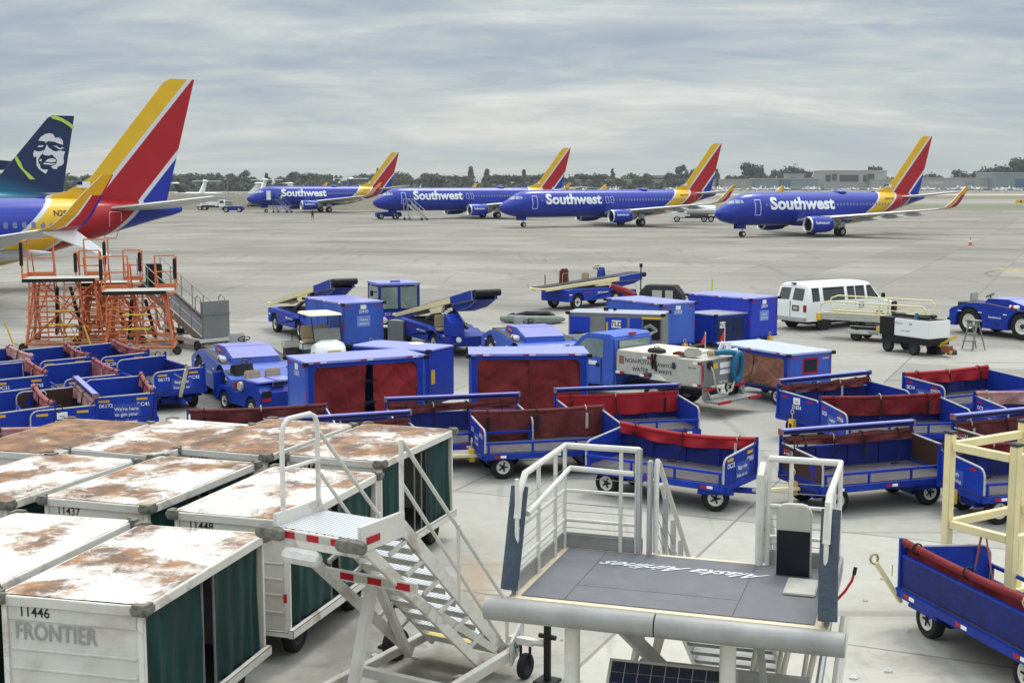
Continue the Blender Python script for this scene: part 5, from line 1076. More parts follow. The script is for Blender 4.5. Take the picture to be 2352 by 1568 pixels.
def tractor(label, c, yaw, m, hood, code=None, word='Southwest', lettersize=.1, decal=True):
    t_ = thing('pushback_tractor', label, 'aircraft tractor', c, yaw, 'blue aircraft pushback tractors'); L_, W_ = 4.9, 2.2
    prof = [(-L_/2, 1.0), (-L_/2+.15, 1.12), (-1.5, 1.36), (-.6, 1.38), (.9, 1.22), (2.1, .98), (L_/2, .92)]
    b = arch_body(L_, .34, .52, prof, (-1.42, 1.22), W_, m, .68)
    b.build('body', t_, bevel=.02)
    b = MB(); b.prism([(-1.0, 1.25), (-.8, 1.58), (.25, 1.60), (1.15, 1.36), (1.2, 1.0), (-1.0, 1.0)], -.72, .72, m); hd = b.build('hood', t_, bevel=.03)
    b = MB(); b.add([(-.76, -.70, 1.592), (.24, -.70, 1.612), (.24, .70, 1.612), (-.76, .70, 1.592)], [(0, 1, 2, 3)], hood); b.add([(.27, -.70, 1.606), (1.14, -.70, 1.374), (1.14, .70, 1.374), (.27, .70, 1.606)], [(0, 1, 2, 3)], hood); b.build('hood_panel', hd, smooth=0)
    b = MB()
    for s in (-1, 1): b.add([(-1.45, s*.78, 1.378), (-.6, s*.78, 1.398), (.9, s*.78, 1.238), (2.0, s*.78, 1.02), (2.0, s*1.06, 1.02), (.9, s*1.06, 1.238), (-.6, s*1.06, 1.398), (-1.45, s*1.06, 1.378)], [(0, 1, 6, 7), (1, 2, 5, 6), (2, 3, 4, 5)], DGREY)
    b.build('grip_strip', t_, smooth=0, recalc=False)
    b = MB(); b.b2(-2.3, -1.5, -.72, .72, 1.1, 1.34, DGREY); b.build('cockpit', t_); seat(t_, -2.05, .35, 1.1, LGREY); steering(t_, -1.45, .35, 1.62)
    for x in (-1.42, 1.22):
        for s in (-1, 1): wheel(t_, x, s*(W_/2-.19), .57, .36, 'plain')
    b = MB(); b.b2(L_/2+.001, L_/2+.10, -W_/2, W_/2, .42, .66, DGREY); b.b2(-L_/2-.10, -L_/2-.001, -W_/2, W_/2, .42, .66, DGREY); b.build('bumper', t_, bevel=.02)
    b = MB(); b.lathe([(0, -.24), (.08, -.24), (.08, .1), (.095, .1), (.095, .16), (0, .2)], WHR, 12, 'x', (.75, -.92, 1.33)); b.lathe([(.082, -.16), (.088, -.03)], REDR, 12, 'x', (.75, -.92, 1.33)); b.build('extinguisher', t_, smooth=40)
    for s in (-1, 1): b = MB(); b.b2(L_/2-.02, L_/2+.01, s*.8-.22, s*.8+.22, .70, .86, REDR); b.b2(L_/2-.01, L_/2+.018, s*.8-.08, s*.8+.08, .72, .84, GOLD); b.build('tail_light', t_)
    for x in (-1.9, -.85, .4, 1.9):
        for s in (-1, 1): b = MB(); b.b2(x-.09, x+.09, s*(W_/2+.004)-.006, s*(W_/2+.004)+.006, .98 if x < 1 else .86, 1.02 if x < 1 else .9, WHR); b.build('reflector', t_)
    o = Vector((-.1, -W_/2-.001, .85)); u = Vector((1, 0, 0)); v = Vector((0, 0, 1))
    lettering(t_, word, .15, TXTW, o, u, v, .01)
    if code: lettering(t_, code, .14, TXTB, o+Vector((.1, 0, -.28)), u, v, .02)
    if decal: patch(t_, 'warning_label', REDR, Vector((-.35, -.722, 1.47)), u, v, .42, .2); lettering(t_, 'TOWING', .1, TXTW, Vector((-.35, -.729, 1.47)), u, v, .01)
    return t_
HOOD_SHEEN = mat('hood_sky_sheen', srgb(122, 124, 196), .3, var=.05); PALEBL = mat('faded_blue_paint', srgb(74, 96, 172), .4, var=.1, dirt=.25, dirtcol=srgb(56, 66, 110), scale=1.6)  # sky sheen on the tractor hoods is put into the hood colour
def axis_place(p_a, p_b, W_, xa, xb):
    "vehicle whose near side wheels stand at p_a (local x = xa) and in the direction of p_b; near side is local -y"
    d = (p_b-p_a); ya = math.atan2(d.y, d.x); d.normalize(); n = Vector((-d.y, d.x, 0)); c = p_a-d*xa+n*W_/2; c.z = 0; return c, ya
c, ya = axis_place(at(2228, 767), at(2333, 779), 1.9, -1.42, 1.22); tractor('big blue aircraft tractor behind the grey step ladder', c, ya, BLUE, BLUE_ROOF, '7303', decal=False)
c, ya = axis_place(at(470, 901), at(516, 928), 1.9, -1.42, 1.22); tractor('faded blue aircraft tractor with sky-sheen tinted hood beside cart OC42', c, ya, PALEBL, HOOD_SHEEN)
c, ya = axis_place(at(1135, 845), at(1200, 872), 1.9, -1.42, 1.22); tractor('blue aircraft tractor with a white hood stripe, behind the shut red-curtained box', c, ya, BLUE_BOX, HOOD_SHEEN)
# small baggage tug
c, ya = axis_place(at(520, 941), at(572, 952), 1.2, .85, -.75)
ya = math.atan2(*( (at(572, 956)-at(520, 941)).yx )); d = Vector((math.cos(ya), math.sin(ya), 0)); n = Vector((-d.y, d.x, 0)); c = at(520, 941)+d*.85+n*.55; c.z = 0
t_ = thing('baggage_tug', 'small open blue baggage tug with tan seats, beside the parted red curtains', 'baggage tug', c, ya)
b = arch_body(2.7, .26, .28, [(-1.35, .62), (-1.2, .70), (-.45, .72), (-.4, .62), (.25, .62), (.35, 1.02), (1.1, .98), (1.35, .74)], (-.85, .78), 1.25, BLUE, .33); b.build('body', t_, bevel=.015)
b = MB(); b.b2(.36, 1.2, -.60, -.05, 1.0, 1.05, BLUE_ROOF); b.b2(.36, 1.2, .05, .60, 1.0, 1.05, BLUE_ROOF); b.b2(1.1, 1.3, -.2, .2, .9, 1.04, BLACK); b.build('rear_deck', t_, bevel=.01)
b = MB(); b.prism([(-1.1, .68), (-1.05, 1.25), (-.8, 1.3), (-.55, .7)], -.3, .3, BLACK); b.build('dashboard', t_, bevel=.02); steering(t_, -.6, .0, 1.4, .2, -.4)
for y in (-.32, .32): seat(t_, .1, y, .66, TAN, math.pi)
for x in (-.85, .78):
    for s in (-1, 1): wheel(t_, x, s*.53, .27, .18, 'plain')
b = MB(); b.b2(-1.5, -1.36, -.62, .62, .3, 1.05, BLUE); b.build('front_guard', t_, bevel=.01)
for s in (-1, 1): b = MB(); b.b2(1.34, 1.37, s*.42-.14, s*.42+.14, .52, .6, REDR); b.b2(1.335, 1.365, s*.42-.14, s*.42+.14, .62, .8, BLACK); b.build('tail_light', t_)
b = MB(); b.tube([(.3, -.64, .85), (.3, -.72, .85)], .12, LGREY, n=12); b.build('filler_cap', t_)
# belt loaders
def belt_loader(label, c, yaw, tilt, zmid, console=True, seats='tan'):
    t_ = thing('belt_loader', label, 'belt loader', c, yaw, 'blue belt loaders with black belts'); L_, W_ = 5.6, 1.9
    pts = [(-L_/2, 1.02), (L_/2, .86)]
    b = arch_body(L_, .42, .42, [(-L_/2, 1.02), (-L_/2+.3, 1.06), (.6, .98), (1.2, .80), (L_/2, .78)], (-2.0, 1.1), W_, BLUE, .46); body = b.build('chassis', t_, bevel=.015)
    b = MB(); b.b2(-2.4, .9, -.62, .62, .9, 1.085, BLACK); b.build('bed_recess', t_)
    for x in (-2.0, 1.1):
        for s in (-1, 1): wheel(t_, x, s*(W_/2-.16), .38, .26, 'plain')
    LB = 4.1; ca, sa = math.cos(tilt), math.sin(tilt); P_ = lambda x, z: (x*ca-z*sa, zmid+x*sa+z*ca)
    bt = thing_part('conveyor', t_, (0, 0, 0))
    b = MB(); b.prism([P_(-LB, .10), P_(LB, .10), P_(LB, -.02), P_(-LB, -.02)], -.40, .40, BLACK)
    q = P_(LB-.0, -.03); b.tube([(q[0], -.52, q[1]), (q[0], .52, q[1])], .13, BLACK, n=14); b.build('belt', bt, bevel=.01)
    for s in (-1, 1):
        b = MB(); b.prism([P_(-LB+.1, .06), P_(LB*.45, .06), P_(LB*.45, -.16), P_(-LB+.1, -.10)], s*.47-.05, s*.47+.05, CREAM); b.prism([P_(LB*.45+.02, .10), P_(LB-.25, .12), P_(LB-.25, -.26), P_(LB*.45+.02, -.20)], s*.47-.055, s*.47+.055, BLUE); b.build('side_rail', bt, bevel=.01)
    b = MB(); b.prism([P_(-.2, -.17), P_(1.2, -.17), P_(1.0, -.42), P_(.0, -.38)], -.55, -.43, CREAM); b.prism([P_(LB-.1, -.27), P_(LB*.4, -.22), P_(LB*.5, -.5), P_(LB-.9, -.46)], -.4, .4, BLUE); b.build('actuator_housing', bt, bevel=.01)
    q = P_(-LB, .03); b = MB(); b.tube([(q[0]+.1, -.58, q[1]), (q[0]-.12, -.4, q[1]), (q[0]-.2, 0, q[1]), (q[0]-.12, .4, q[1]), (q[0]+.1, .58, q[1])], .05, CREAM, n=8); b.build('end_bumper', bt)
    if tilt > .12:
        b = MB()
        for s in (-.36, .36): u_ = P_(1.4, -.2); l_ = P_(-.9, -.2); b.bar((-1.0, s, 1.08), (u_[0], s, u_[1]), .09, .12, DGREY); b.bar((1.5, s, .95), (l_[0]+1.0, s, l_[1]+.2), .08, .10, DGREY)
        b.build('lift_arms', t_)
    if console:
        b = MB(); b.prism([(1.95, .8), (2.0, 1.45), (2.1, 1.62), (2.2, 1.56), (2.6, 1.3), (2.72, .8)], -.86, -.30, BLUE); b.build('console', t_, bevel=.02); steering(t_, 1.85, -.6, 1.62, .19, -.5); seat(t_, 1.35, -.6, .88, TAN if seats == 'tan' else RED)
    o = Vector((-.3, -W_/2-.001, .72)); u = Vector((1, 0, 0)); v = Vector((0, 0, 1)); lettering(t_, 'Southwest', .15, TXTW, o+Vector((.4, 0, .08)), u, v, .01); lettering(t_, '5.25 LOW', .11, REDR, o+Vector((-1.0, 0, .14)), u, v, .02)
    for x in (-2.6, -.35, 2.2): b = MB(); b.b2(x-.1, x+.1, -W_/2-.006, -W_/2-.001, .76, .82, WHR if x != 2.2 else GOLD); b.build('reflector', t_)
    b = MB(); b.lathe([(.11, 0), (.1, .04), (0, .05)], WHR, 12, 'x', (L_/2, -.6, .68)); b.lathe([(.11, 0), (.1, .04), (0, .05)], WHR, 12, 'x', (L_/2, .6, .68)); b.build('headlight', t_)
    return t_
c, ya = axis_place(at(924, 791), at(1006, 815), 1.9, -2.0, 1.1); belt_loader('blue belt loader with raised black belt and driver console, nearest of the belt loaders', c, ya, .19, 1.78)
c, ya = axis_place(at(630, 763), at(676, 777), 1.9, -2.0, 1.1); belt_loader('blue belt loader with raised belt behind the golf cart', c, ya, .19, 1.85, console=False)
c = Vector((4.15, 69.6, 0)); ya = R(46)
t_ = belt_loader('lowered blue belt loader standing alone with a maroon seat behind the group', c, ya, .05, 1.32, console=False)
b = MB(); b.prism([(-.05, 0), (.0, .85), (.18, .98), (.32, .9), (.46, .98), (.62, .85), (.68, 0)], -.06, .06, MAROON); b.tube([(.1, -.08, .05), (.12, -.08, .7), (.55, -.08, .7), (.58, -.08, .05)], .03, CREAM); b.build('seat_back', t_, (-1.5, .78, 1.05), bevel=.02)
seat(t_, .8, .8, 1.1, TAN); steering(t_, 1.5, .8, 1.95, .2, .5); b = MB(); b.prism([(1.7, 1.1), (1.75, 1.6), (1.95, 1.95), (2.02, 1.6), (2.3, 1.1)], .6, 1.0, BLUE); b.build('dash_cowl', t_, bevel=.02)
b = MB(); b.tube([(-2.6, .85, 1.0), (-2.6, .85, 1.75)], .025, BLACK); b.tube([(3.3, -.85, .5), (3.3, -.85, 2.0)], .035, NAVY); b.lathe([(0, -.1), (.09, -.1), (.09, .1), (0, .1)], BLACK, 10, 'z', (3.3, -.85, 2.05)); b.build('marker_post', t_)
# cab tug
c = Vector((-5.55, 57.2, 0)); ya = R(-68)
t_ = thing('cab_tractor', 'blue cab tug with large windows behind the numbered blue box cart', 'cab tug', c, ya)
b = arch_body(4.2, .35, .42, [(-2.1, .95), (.3, .95), (.35, 1.08), (2.0, 1.12), (2.1, .95)], (-1.3, 1.3), 1.85, BLUE, .45); b.build('body', t_, bevel=.02)
b = MB(); b.b2(.35, 2.05, -.9, .9, 1.1, 1.16, BLUE)
for x, y in ((.4, -.86), (.4, .86), (2.0, -.86), (2.0, .86), (2.0, 0)): b.b2(x-.05, x+.05, y-.05, y+.05, 1.16, 2.2, BLUE)
b.b2(.3, 2.1, -.93, .93, 2.2, 2.3, BLUE_ROOF); b.b2(1.3, 1.6, -.2, .2, 2.3, 2.38, BLUE_ROOF); b.build('cab', t_, bevel=.02)
for y in (-.43, .43): b = MB(); b.b2(2.005, 2.025, y-.37, y+.37, 1.22, 2.14, GLASSG); b.build('windscreen', t_, bevel=.0)
for s in (-1, 1): b = MB(); b.b2(.48, 1.92, s*.885-.01, s*.885+.01, 1.22, 2.14, GLASSG); b.build('side_window', t_)
b = MB(); b.b2(.36, .38, -.8, .8, 1.2, 2.14, GLASSG); b.build('rear_window', t_)
for s in (-1, 1): b = MB(); b.lathe([(.14, 0), (.13, .05), (0, .08)], WHR, 16, 'x', (2.11, s*.7, .75)); b.build('headlight', t_, smooth=40); b = MB(); b.lathe([(.07, 0), (.06, .04), (0, .05)], REDR, 10, 'x', (2.11, s*.45, .78)); b.build('marker_light', t_)
b = MB(); b.tube([(1.9, -.95, 1.95), (2.0, -1.15, 1.95)], .02, BLACK); b.box((2.0, -1.2, 1.9), (.06, .12, .24), BLACK); b.build('mirror', t_); seat(t_, .8, .3, 1.1, BLACK); steering(t_, 1.6, .35, 1.55, .2, .4)
for x in (-1.3, 1.3):
    for s in (-1, 1): wheel(t_, x, s*.78, .42, .28, 'plain')
lettering(t_, '513', .17, mat('pale_red_lettering', srgb(214, 170, 180), .5), Vector((2.108, -.55, 1.0)), (0, 1, 0), (0, 0, 1), .02); b = MB(); b.b2(2.11, 2.2, -.7, .5, .55, .6, BLACK); b.b2(2.11, 2.13, .35, .65, .5, .6, WHR); b.build('bumper_bar', t_)
b = MB(); b.b2(2.05, 2.11, .85, .93, .4, 1.1, CREAM); b.build('corner_guard', t_)
# golf cart
c = Vector((-7.05, 47.9, 0)); ya = R(-62)
t_ = thing('golf_cart', 'white golf cart with tan seats and a cream roof before box cart 23910', 'golf cart', c, ya); CREAMW = mat('cream_roof', srgb(224, 218, 188), .4, var=.05)
b = MB(); b.loft([[(x, y*w, z+h*zz) for y, zz in ((-1, 0), (-.92, .75), (-.5, 1), (.5, 1), (.92, .75), (1, 0))] for x, w, z, h in [(.45, .58, .35, .35), (.8, .60, .35, .5), (1.15, .55, .33, .42), (1.38, .40, .33, .22)]], WHITE_CLEAN); b.build('front_cowl', t_, smooth=50)
b = MB(); b.b2(-1.15, .5, -.58, .58, .26, .36, DGREY); b.b2(-1.2, -.35, -.60, .60, .36, .62, WHITE_CLEAN); b.build('body', t_, bevel=.03)
for y in (-.29, .29): seat(t_, -.45, y, .64, TAN)
b = MB(); b.loft([[(x, y*w, z) for y in (-1, 1)]+[(x, y*w*.9, z+h) for y in (1, -1)] for x, w, z, h in [(-.95, .45, 1.72, .03), (-.85, .62, 1.7, .09), (.6, .62, 1.7, .09), (.75, .45, 1.72, .03)]], CREAMW); b.build('roof', t_, bevel=.015)
b = MB()
for s in (-1, 1): b.tube([(.72, s*.52, .8), (.5, s*.55, 1.7)], .022, BLACK, n=6); b.tube([(-.85, s*.55, .6), (-.75, s*.55, 1.7)], .022, BLACK, n=6)
b.build('roof_posts', t_); b = MB(); b.add([(.73, -.5, .82), (.73, .5, .82), (.6, .52, 1.25), (.6, -.52, 1.25)], [(0, 1, 2, 3)], mat('tinted_plastic', srgb(112, 114, 110), .15, var=.1)); b.build('windscreen', t_, smooth=0); steering(t_, .35, .28, 1.1, .17, -.4)
b = MB(); b.b2(1.33, 1.4, -.25, .25, .42, .52, GOLD); b.build('number_plate', t_); b = MB(); b.b2(-1.9, -1.2, -.5, .5, .5, .56, DGREY); b.tube([(-1.85, -.5, .56), (-1.85, -.5, 1.0), (-1.85, .5, 1.0), (-1.85, .5, .56)], .02, BLACK); b.build('rear_rack', t_)
for x in (-.85, .85):
    for s in (-1, 1): wheel(t_, x, s*.5, .22, .2, 'plain')
# ground power units
def power_unit(label, c, yaw, L_, W_, h, m, doors, roof=None):
    t_ = thing('power_unit', label, 'ground power unit', c, yaw); hl, hw = L_/2, W_/2
    b = MB(); b.b2(-hl, hl, -hw, hw, .45, h-.05, m); b.build('housing', t_, bevel=.02); b = MB(); b.b2(-hl-.03, hl+.03, -hw-.03, hw+.03, h-.048, h, roof or mat('pale_steel_roof', srgb(158, 160, 172), .35, var=.06)); b.build('roof', t_, bevel=.01)
    for x0, x1, z0, z1, mm in doors: b = MB(); b.b2(x0, x1, -hw-.018, -hw-.002, z0, z1, mm); b.tube([(x0+.08, -hw-.03, (z0+z1)/2-.06), (x0+.08, -hw-.03, (z0+z1)/2+.06)], .012, BLACK); b.build('door', t_, bevel=.006)
    b = MB(); b.cut()
    for i in (-1, 1):
        for j in (-1, 1): b.box((i*(hl+.02), j*(hw+.02), h-.03), (.16, .12, .10), BLACK).cut()
    b.build_each('corner_bumper', t_, bevel=.015)
    b = MB(); b.b2(-hl+.1, hl-.1, -hw+.1, hw-.1, .28, .447, DGREY); b.bar((-hl, 0, .36), (-hl-.8, 0, .3), .08, .08, GREY); b.build('chassis', t_)
    for x in (-hl+.6, hl-.6):
        for s in (-1, 1): wheel(t_, x, s*(hw-.14), .26, .17, 'plain')
    return t_
A, B = at(1305, 716, 2.0), at(1523, 722, 2.0); d = B-A; ya = math.atan2(d.y, d.x); n = Vector((-math.sin(ya), math.cos(ya), 0)); c = (A+B)/2+n*.65; c.z = 0; DBL = mat('door_blue', srgb(36, 66, 176), .35, var=.08)
t_ = power_unit('grey and blue ground power unit with a pale roof behind the lavatory truck cab', c, ya, 3.35, 1.3, 2.0, STEEL, [(-1.62, -.9, .75, 1.85, DBL), (-.35, .42, .75, 1.85, DBL), (.52, .95, .8, 1.85, DBL)])
u, v = Vector((1, 0, 0)), Vector((0, 0, 1)); patch(t_, 'sticker', WHR, Vector((.05, -.67, 1.62)), u, v, .34, .26); lettering(t_, 'TLD', .22, TXTB, Vector((.05, -.678, 1.62)), u, v, .02); patch(t_, 'warning_label', YELLOW, Vector((-.28, -.67, 1.5)), u, v, .07, .35)
b = MB(); b.b2(1.0, 1.6, -.68, -.652, 1.1, 1.8, BLACK); b.tube([(1.05, -.7, 1.5), (1.25, -.71, 1.6), (1.45, -.7, 1.45)], .07, GREY); b.tube([(1.25, -.7, 1.3), (1.5, -.71, 1.45)], .05, LGREY); b.b2(.95, 1.67, -.69, -.652, 1.82, 1.9, YELLOW); b.build('cable_panel', t_)
b = MB(); b.lathe([(.09, 0), (.09, .12), (0, .13)], BLACK, 10, 'z', (-.5, .2, 2.0)); b.lathe([(.06, 0), (.06, .1), (0, .11)], BLACK, 10, 'z', (-.2, .3, 2.0)); b.build('exhaust', t_)
c = Vector((8.25, 50.6, 0)); t_ = power_unit('dark blue ground power unit between the pale blue and deep blue box carts', c, R(38), 2.5, 1.5, 1.55, BLUE, [(-1.2, -.4, .55, 1.4, NAVY), (-.35, .3, .55, 1.4, NAVY), (.36, .75, .6, 1.4, BLUE)])
patch(t_, 'sticker', WHR, Vector((-.9, -.77, 1.15)), u, v, .3, .24); lettering(t_, 'TLD', .19, TXTB, Vector((-.9, -.778, 1.15)), u, v, .02); b = MB(); b.b2(1.05, 1.22, -.78, -.752, .45, 1.45, YELLOW); b.b2(.9, 1.02, -.776, -.752, .9, 1.2, YELLOW); b.build('corner_guard', t_); lettering(t_, 'Tmax', .12, TXTW, Vector((.55, -.757, .95)), u, v, .02)
A, B = at(812, 803, 1.5), at(985, 808, 1.5)
c = Vector((-3.15, 37.35, 0)); t_ = power_unit('blue power unit with a pale flat roof directly behind the parted-curtain box', c, R(-28), 2.6, 1.4, 1.88, BLUE, [(-1.1, -.4, .6, 1.6, BLUE_BOX), (.3, 1.0, .6, 1.6, BLUE_BOX)], BLUE_ROOF); b = MB(); b.lathe([(.22, 0), (.22, .07), (0, .1)], WHR, 16, 'z', (.4, .1, 1.88)); b.build('vent_cap', t_); b = MB(); b.b2(1.315, 1.325, -.6, -.4, .9, 1.3, GOLD); b.build('warning_label', t_)
# lavatory truck : x forward
A, B = at(1611, 827.5, 1.6), at(1412.5, 805, 1.6); d = B-A; ya = math.atan2(d.y, d.x); d.normalize(); n = Vector((-math.sin(ya), math.cos(ya), 0)); c = A-n*1.0; c.z = 0   # local origin: rear end, centre line; left side (+y) faces us
t_ = thing('lavatory_truck', 'blue pickup lavatory truck with a grey tank body lettered NON-POTABLE WATER', 'service truck', c, ya); hw = 1.0; LL_ = 3.05
b = MB(); b.prism([(0, .82), (.0, 1.58), (LL_, 1.58), (LL_, .95), (2.2, .95), (1.95, 1.06), (1.45, 1.06), (1.2, .9), (.75, .82)], -hw, hw, LGREY); tank = b.build('tank_body', t_, bevel=.012)
b = MB(); b.b2(.9, LL_-.02, -hw+.02, hw-.02, 1.582, 1.64, mat('cream_tank_top', srgb(206, 200, 182), .55, var=.06)); b.build('tank_lid', t_, bevel=.01)
b = MB(); b.b2(-.02, -.004, -hw, hw, .82, 1.57, GREY); b.build('rear_panel', t_)
b = MB()
for q, s in ((.85, 1), (.85, -1)): b.b2(q-.01, q+.01, s*(hw+.006)-.006, s*(hw+.006)+.006, .84, 1.57, DGREY)
b = MB(); b.b2(.05, .82, hw+.001, hw+.014, .86, 1.5, LGREY); b.build('side_door', t_)
b = MB(); b.b2(-.62, -.1, -hw-.02, hw+.02, .42, .48, STEEL)
for s in (-1, 1): b.bar((0, s*.8, .8), (-.2, s*.8, .48), .07, .07, STEEL); b.b2(-.12, -.03, s*.9-.1, s*.9+.1, .48, .8, GREY)
b.build('rear_step', t_, bevel=.008)
b = MB()
for y in (-.75, .75): b.b2(-.66, -.62, y-.3, y+.3, .41, .49, REDR); b.b2(-.13, -.122, y-.28, y+.28, .72, .8, REDR)
for y in (-.95, .95): b.b2(-.03, -.022, y-.04, y+.04, 1.0, 1.45, REDR)
for x, zz_ in ((.12, .88), (.12, 1.5), (1.9, 1.5), (2.9, .98), (2.0, .97)): b.b2(x-.16, x-.01, hw+.012, hw+.02, zz_-.035, zz_+.035, REDR); b.b2(x+.01, x+.16, hw+.012, hw+.02, zz_-.035, zz_+.035, WHR)
b.build('reflectors', t_)
uL, vL = Vector((-1, 0, 0)), Vector((0, 0, 1))
for s_, x, z, sz in (('NON-POTABLE', 2.12, 1.36, .175), ('WATER', 2.15, 1.13, .175), ('LAVATORY', 1.22, 1.33, .15), ('WASTE', 1.25, 1.14, .15)): lettering(t_, s_, sz, TXTB, Vector((x, hw+.003, z)), uL, vL, .006)
lettering(t_, 'FILL CAP', .07, TXTB, Vector((.3, hw+.018, 1.36)), uL, vL, .006); patch(t_, 'emblem', BROWNC, Vector((2.85, hw, 1.36)), uL, vL, .18, .24); patch(t_, 'notice', DGREY, Vector((.95, hw+.015, 1.36)), uL, vL, .12, .18)
uR = Vector((0, -1, 0)); patch(t_, 'sticker', WHR, Vector((-.022, -.12, 1.28)), uR, vL, .5, .34); lettering(t_, 'Southwest', .12, BLUE, Vector((-.03, -.1, 1.28)), uR, vL, .012); patch(t_, 'warning_label', YELLOW, Vector((-.022, .35, 1.38)), uR, vL, .2, .16); lettering(t_, 'LVP 16503', .1, TXTW, Vector((-.024, -.05, .9)), uR, vL, .015)
# hoses and gear on top
b = MB(); pts = []
for k in range(26): a = k/25*2*math.pi*1.04+1.9; pts.append((-.16-.04*math.sin(a), -.55+.20*math.cos(a), 1.28+.40*math.sin(a)))
b.tube(pts, .085, TEAL, n=10); b.tube([(.15, .15, 1.72), (.0, -.1, 1.74), (-.1, -.3, 1.72), (-.14, -.5, 1.66)], .085, TEAL, n=10); b.tube([(.35, .18, 1.7), (.12, .15, 1.72)], .1, TAN, n=10); b.build('drain_hose', t_)
b = MB(); b.tube([(-.03, .62, 1.42), (-.12, .6, 1.25), (-.14, .52, .9), (-.16, .35, .62), (-.16, .0, .55), (-.16, -.3, .68), (-.14, -.5, 1.0)], .03, LGREY, n=7); b.lathe([(0, -.04), (.12, -.04), (.12, .02), (0, .02)], BLACK, 12, 'x', (-.03, .64, 1.44)); b.build('water_hose', t_)
b = MB(); b.box((.62, .55, 1.72), (.4, .3, .18), LGREY); b.box((.62, .55, 1.83), (.3, .22, .04), TAN); b.build('control_unit', t_, bevel=.01); b = MB(); b.cut(); b.tube([(.3, -.2, 1.6), (.15, -.25, 2.0)], .06, WHR, n=8).cut(); b.tube([(.3, -.5, 1.66), (.1, -.9, 1.7)], .07, WHR, n=8).cut(); b.b2(.2, .3, -.75, -.6, 1.58, 1.95, WHR).cut(); b.build_each('pipe_fitting', t_, bevel=.01)
q = Vector((c.x, c.y, 0))+Matrix.Rotation(ya, 3, 'Z') @ Vector((1.75, .75, 1.66)); g_ = thing('black_bag', 'black bag lying on the tank lid of the lavatory truck', 'bag', q, ya); b = MB(); b.loft([[(x, y*w, z*h) for y, z in ((-1, 0), (-.9, .7), (-.5, 1), (.5, 1), (.9, .7), (1, 0))] for x, w, h in ((-.27, .1, .05), (-.22, .15, .1), (.0, .16, .13), (.22, .15, .1), (.27, .1, .05))], BLACK); b.build('bag', g_, smooth=60); b = MB(); b.tube([(-.12, 0, .1), (-.06, 0, .17), (.06, 0, .17), (.12, 0, .1)], .012, BLACK, n=5); b.build('handle', g_)
q = Vector((c.x, c.y, 0))+Matrix.Rotation(ya, 3, 'Z') @ Vector((1.0, .65, 1.642)); g_ = thing('folded_cloth', 'maroon cloth bundle lying on the tank lid of the lavatory truck', 'cloth', q, ya); b = MB(); b.loft([[(x, y*w, z*h) for y, z in ((-1, 0), (-.9, .7), (-.3, 1), (.4, .8), (.9, .9), (1, 0))] for x, w, h in ((-.2, .06, .03), (-.12, .13, .08), (.05, .11, .1), (.16, .13, .07), (.2, .08, .03))], MAROON); b.build('cloth', g_, smooth=60)
b = MB(); b.tube([(1.72, 1.02, 1.64), (1.7, 1.03, 1.4), (1.68, 1.035, 1.2)], .03, BLACK); b.tube([(1.6, 1.02, 1.64), (1.62, 1.03, 1.42), (1.55, 1.035, 1.15)], .035, BLACK); b.build('glove_strap', t_)
for y, x in ((.55, .2), (-.62, .35)):
    b = MB(); b.tube([(x, y, 1.6), (x, y, 2.35)], .012, WHR, n=5); pl = b.build('flag_pole', t_); b = MB(); b.add([(x, y, 2.33), (x, y, 1.98), (x+.02, y+.22, 2.0)], [(0, 1, 2)], ORANGE); b.add([(x, y+.004, 2.33), (x, y+.004, 1.98), (x+.02, y+.224, 2.0)], [(2, 1, 0)], mat('red_flag', srgb(206, 60, 52), .7)); b.build('flag', pl, smooth=0, recalc=False)
# cab
x0 = LL_+.12; b = MB(); cabp = [(x0, .62), (x0, 1.28), (x0+.05, 1.95), (x0+.22, 2.04), (x0+1.05, 2.03), (x0+1.3, 1.93), (x0+1.95, 1.36), (x0+3.0, 1.26), (x0+3.15, 1.1), (x0+3.15, .55), (x0+2.7, .5)]+[(x0+2.2+.45*math.cos(R(a)), .5+.42*math.sin(R(a))) for a in range(0, 181, 30)]+[(x0+1.7, .5), (x0+.1, .5)]
b.prism(cabp, -.93, .93, BLUE_BOX)
body = b.build('cab', t_, bevel=.05)
for s in (-1, 1):
    b = MB(); b.prism([(x0+.45, 1.34), (x0+.42, 1.88), (x0+1.12, 1.88), (x0+1.72, 1.36)], s*.937-.004, s*.937+.004, GLASSG); b.build('side_window', body, smooth=0)
    b = MB(); b.b2(x0+.50, x0+.53, s*.94-.006, s*.94+.006, .6, 1.3, NAVY); b.b2(x0+1.72, x0+1.75, s*.94-.006, s*.94+.006, .6, 1.3, NAVY); b.build('door_seam', body); b = MB(); b.b2(x0+.6, x0+.72, s*.945-.012, s*.945+.012, 1.05, 1.16, BLACK); b.build('door_handle', body, bevel=.008)
    b = MB(); b.bar((x0+1.55, s*.93, 1.4), (x0+1.6, s*1.2, 1.42), .05, .05, BLACK); b.box((x0+1.6, s*1.22, 1.5), (.1, .18, .3), BLACK); b.build('mirror', body, bevel=.03)
b = MB(); b.b2(x0-.012, x0-.002, -.72, .72, 1.36, 1.86, GLASSG); b.build('rear_window', body); b = MB(); b.box((x0+.08, 0, 2.03), (.1, .3, .06), REDR); b.build('brake_light', body, bevel=.015)
lettering(body, 'Southwest', .13, TXTW, Vector((x0+1.0, .936, 1.16)), uL, vL, .012); patch(body, 'sticker', WHR, Vector((x0+1.0, .931, 1.16)), uL, vL, .62, .12); lettering(body, '7078', .14, mat('pale_red_lettering', srgb(214, 170, 180), .5), Vector((x0+1.5, .936, .85)), uL, vL, .015)
b = MB(); b.b2(.3, x0+2.6, -.4, .4, .48, .62, BLACK); b.build('chassis', t_)
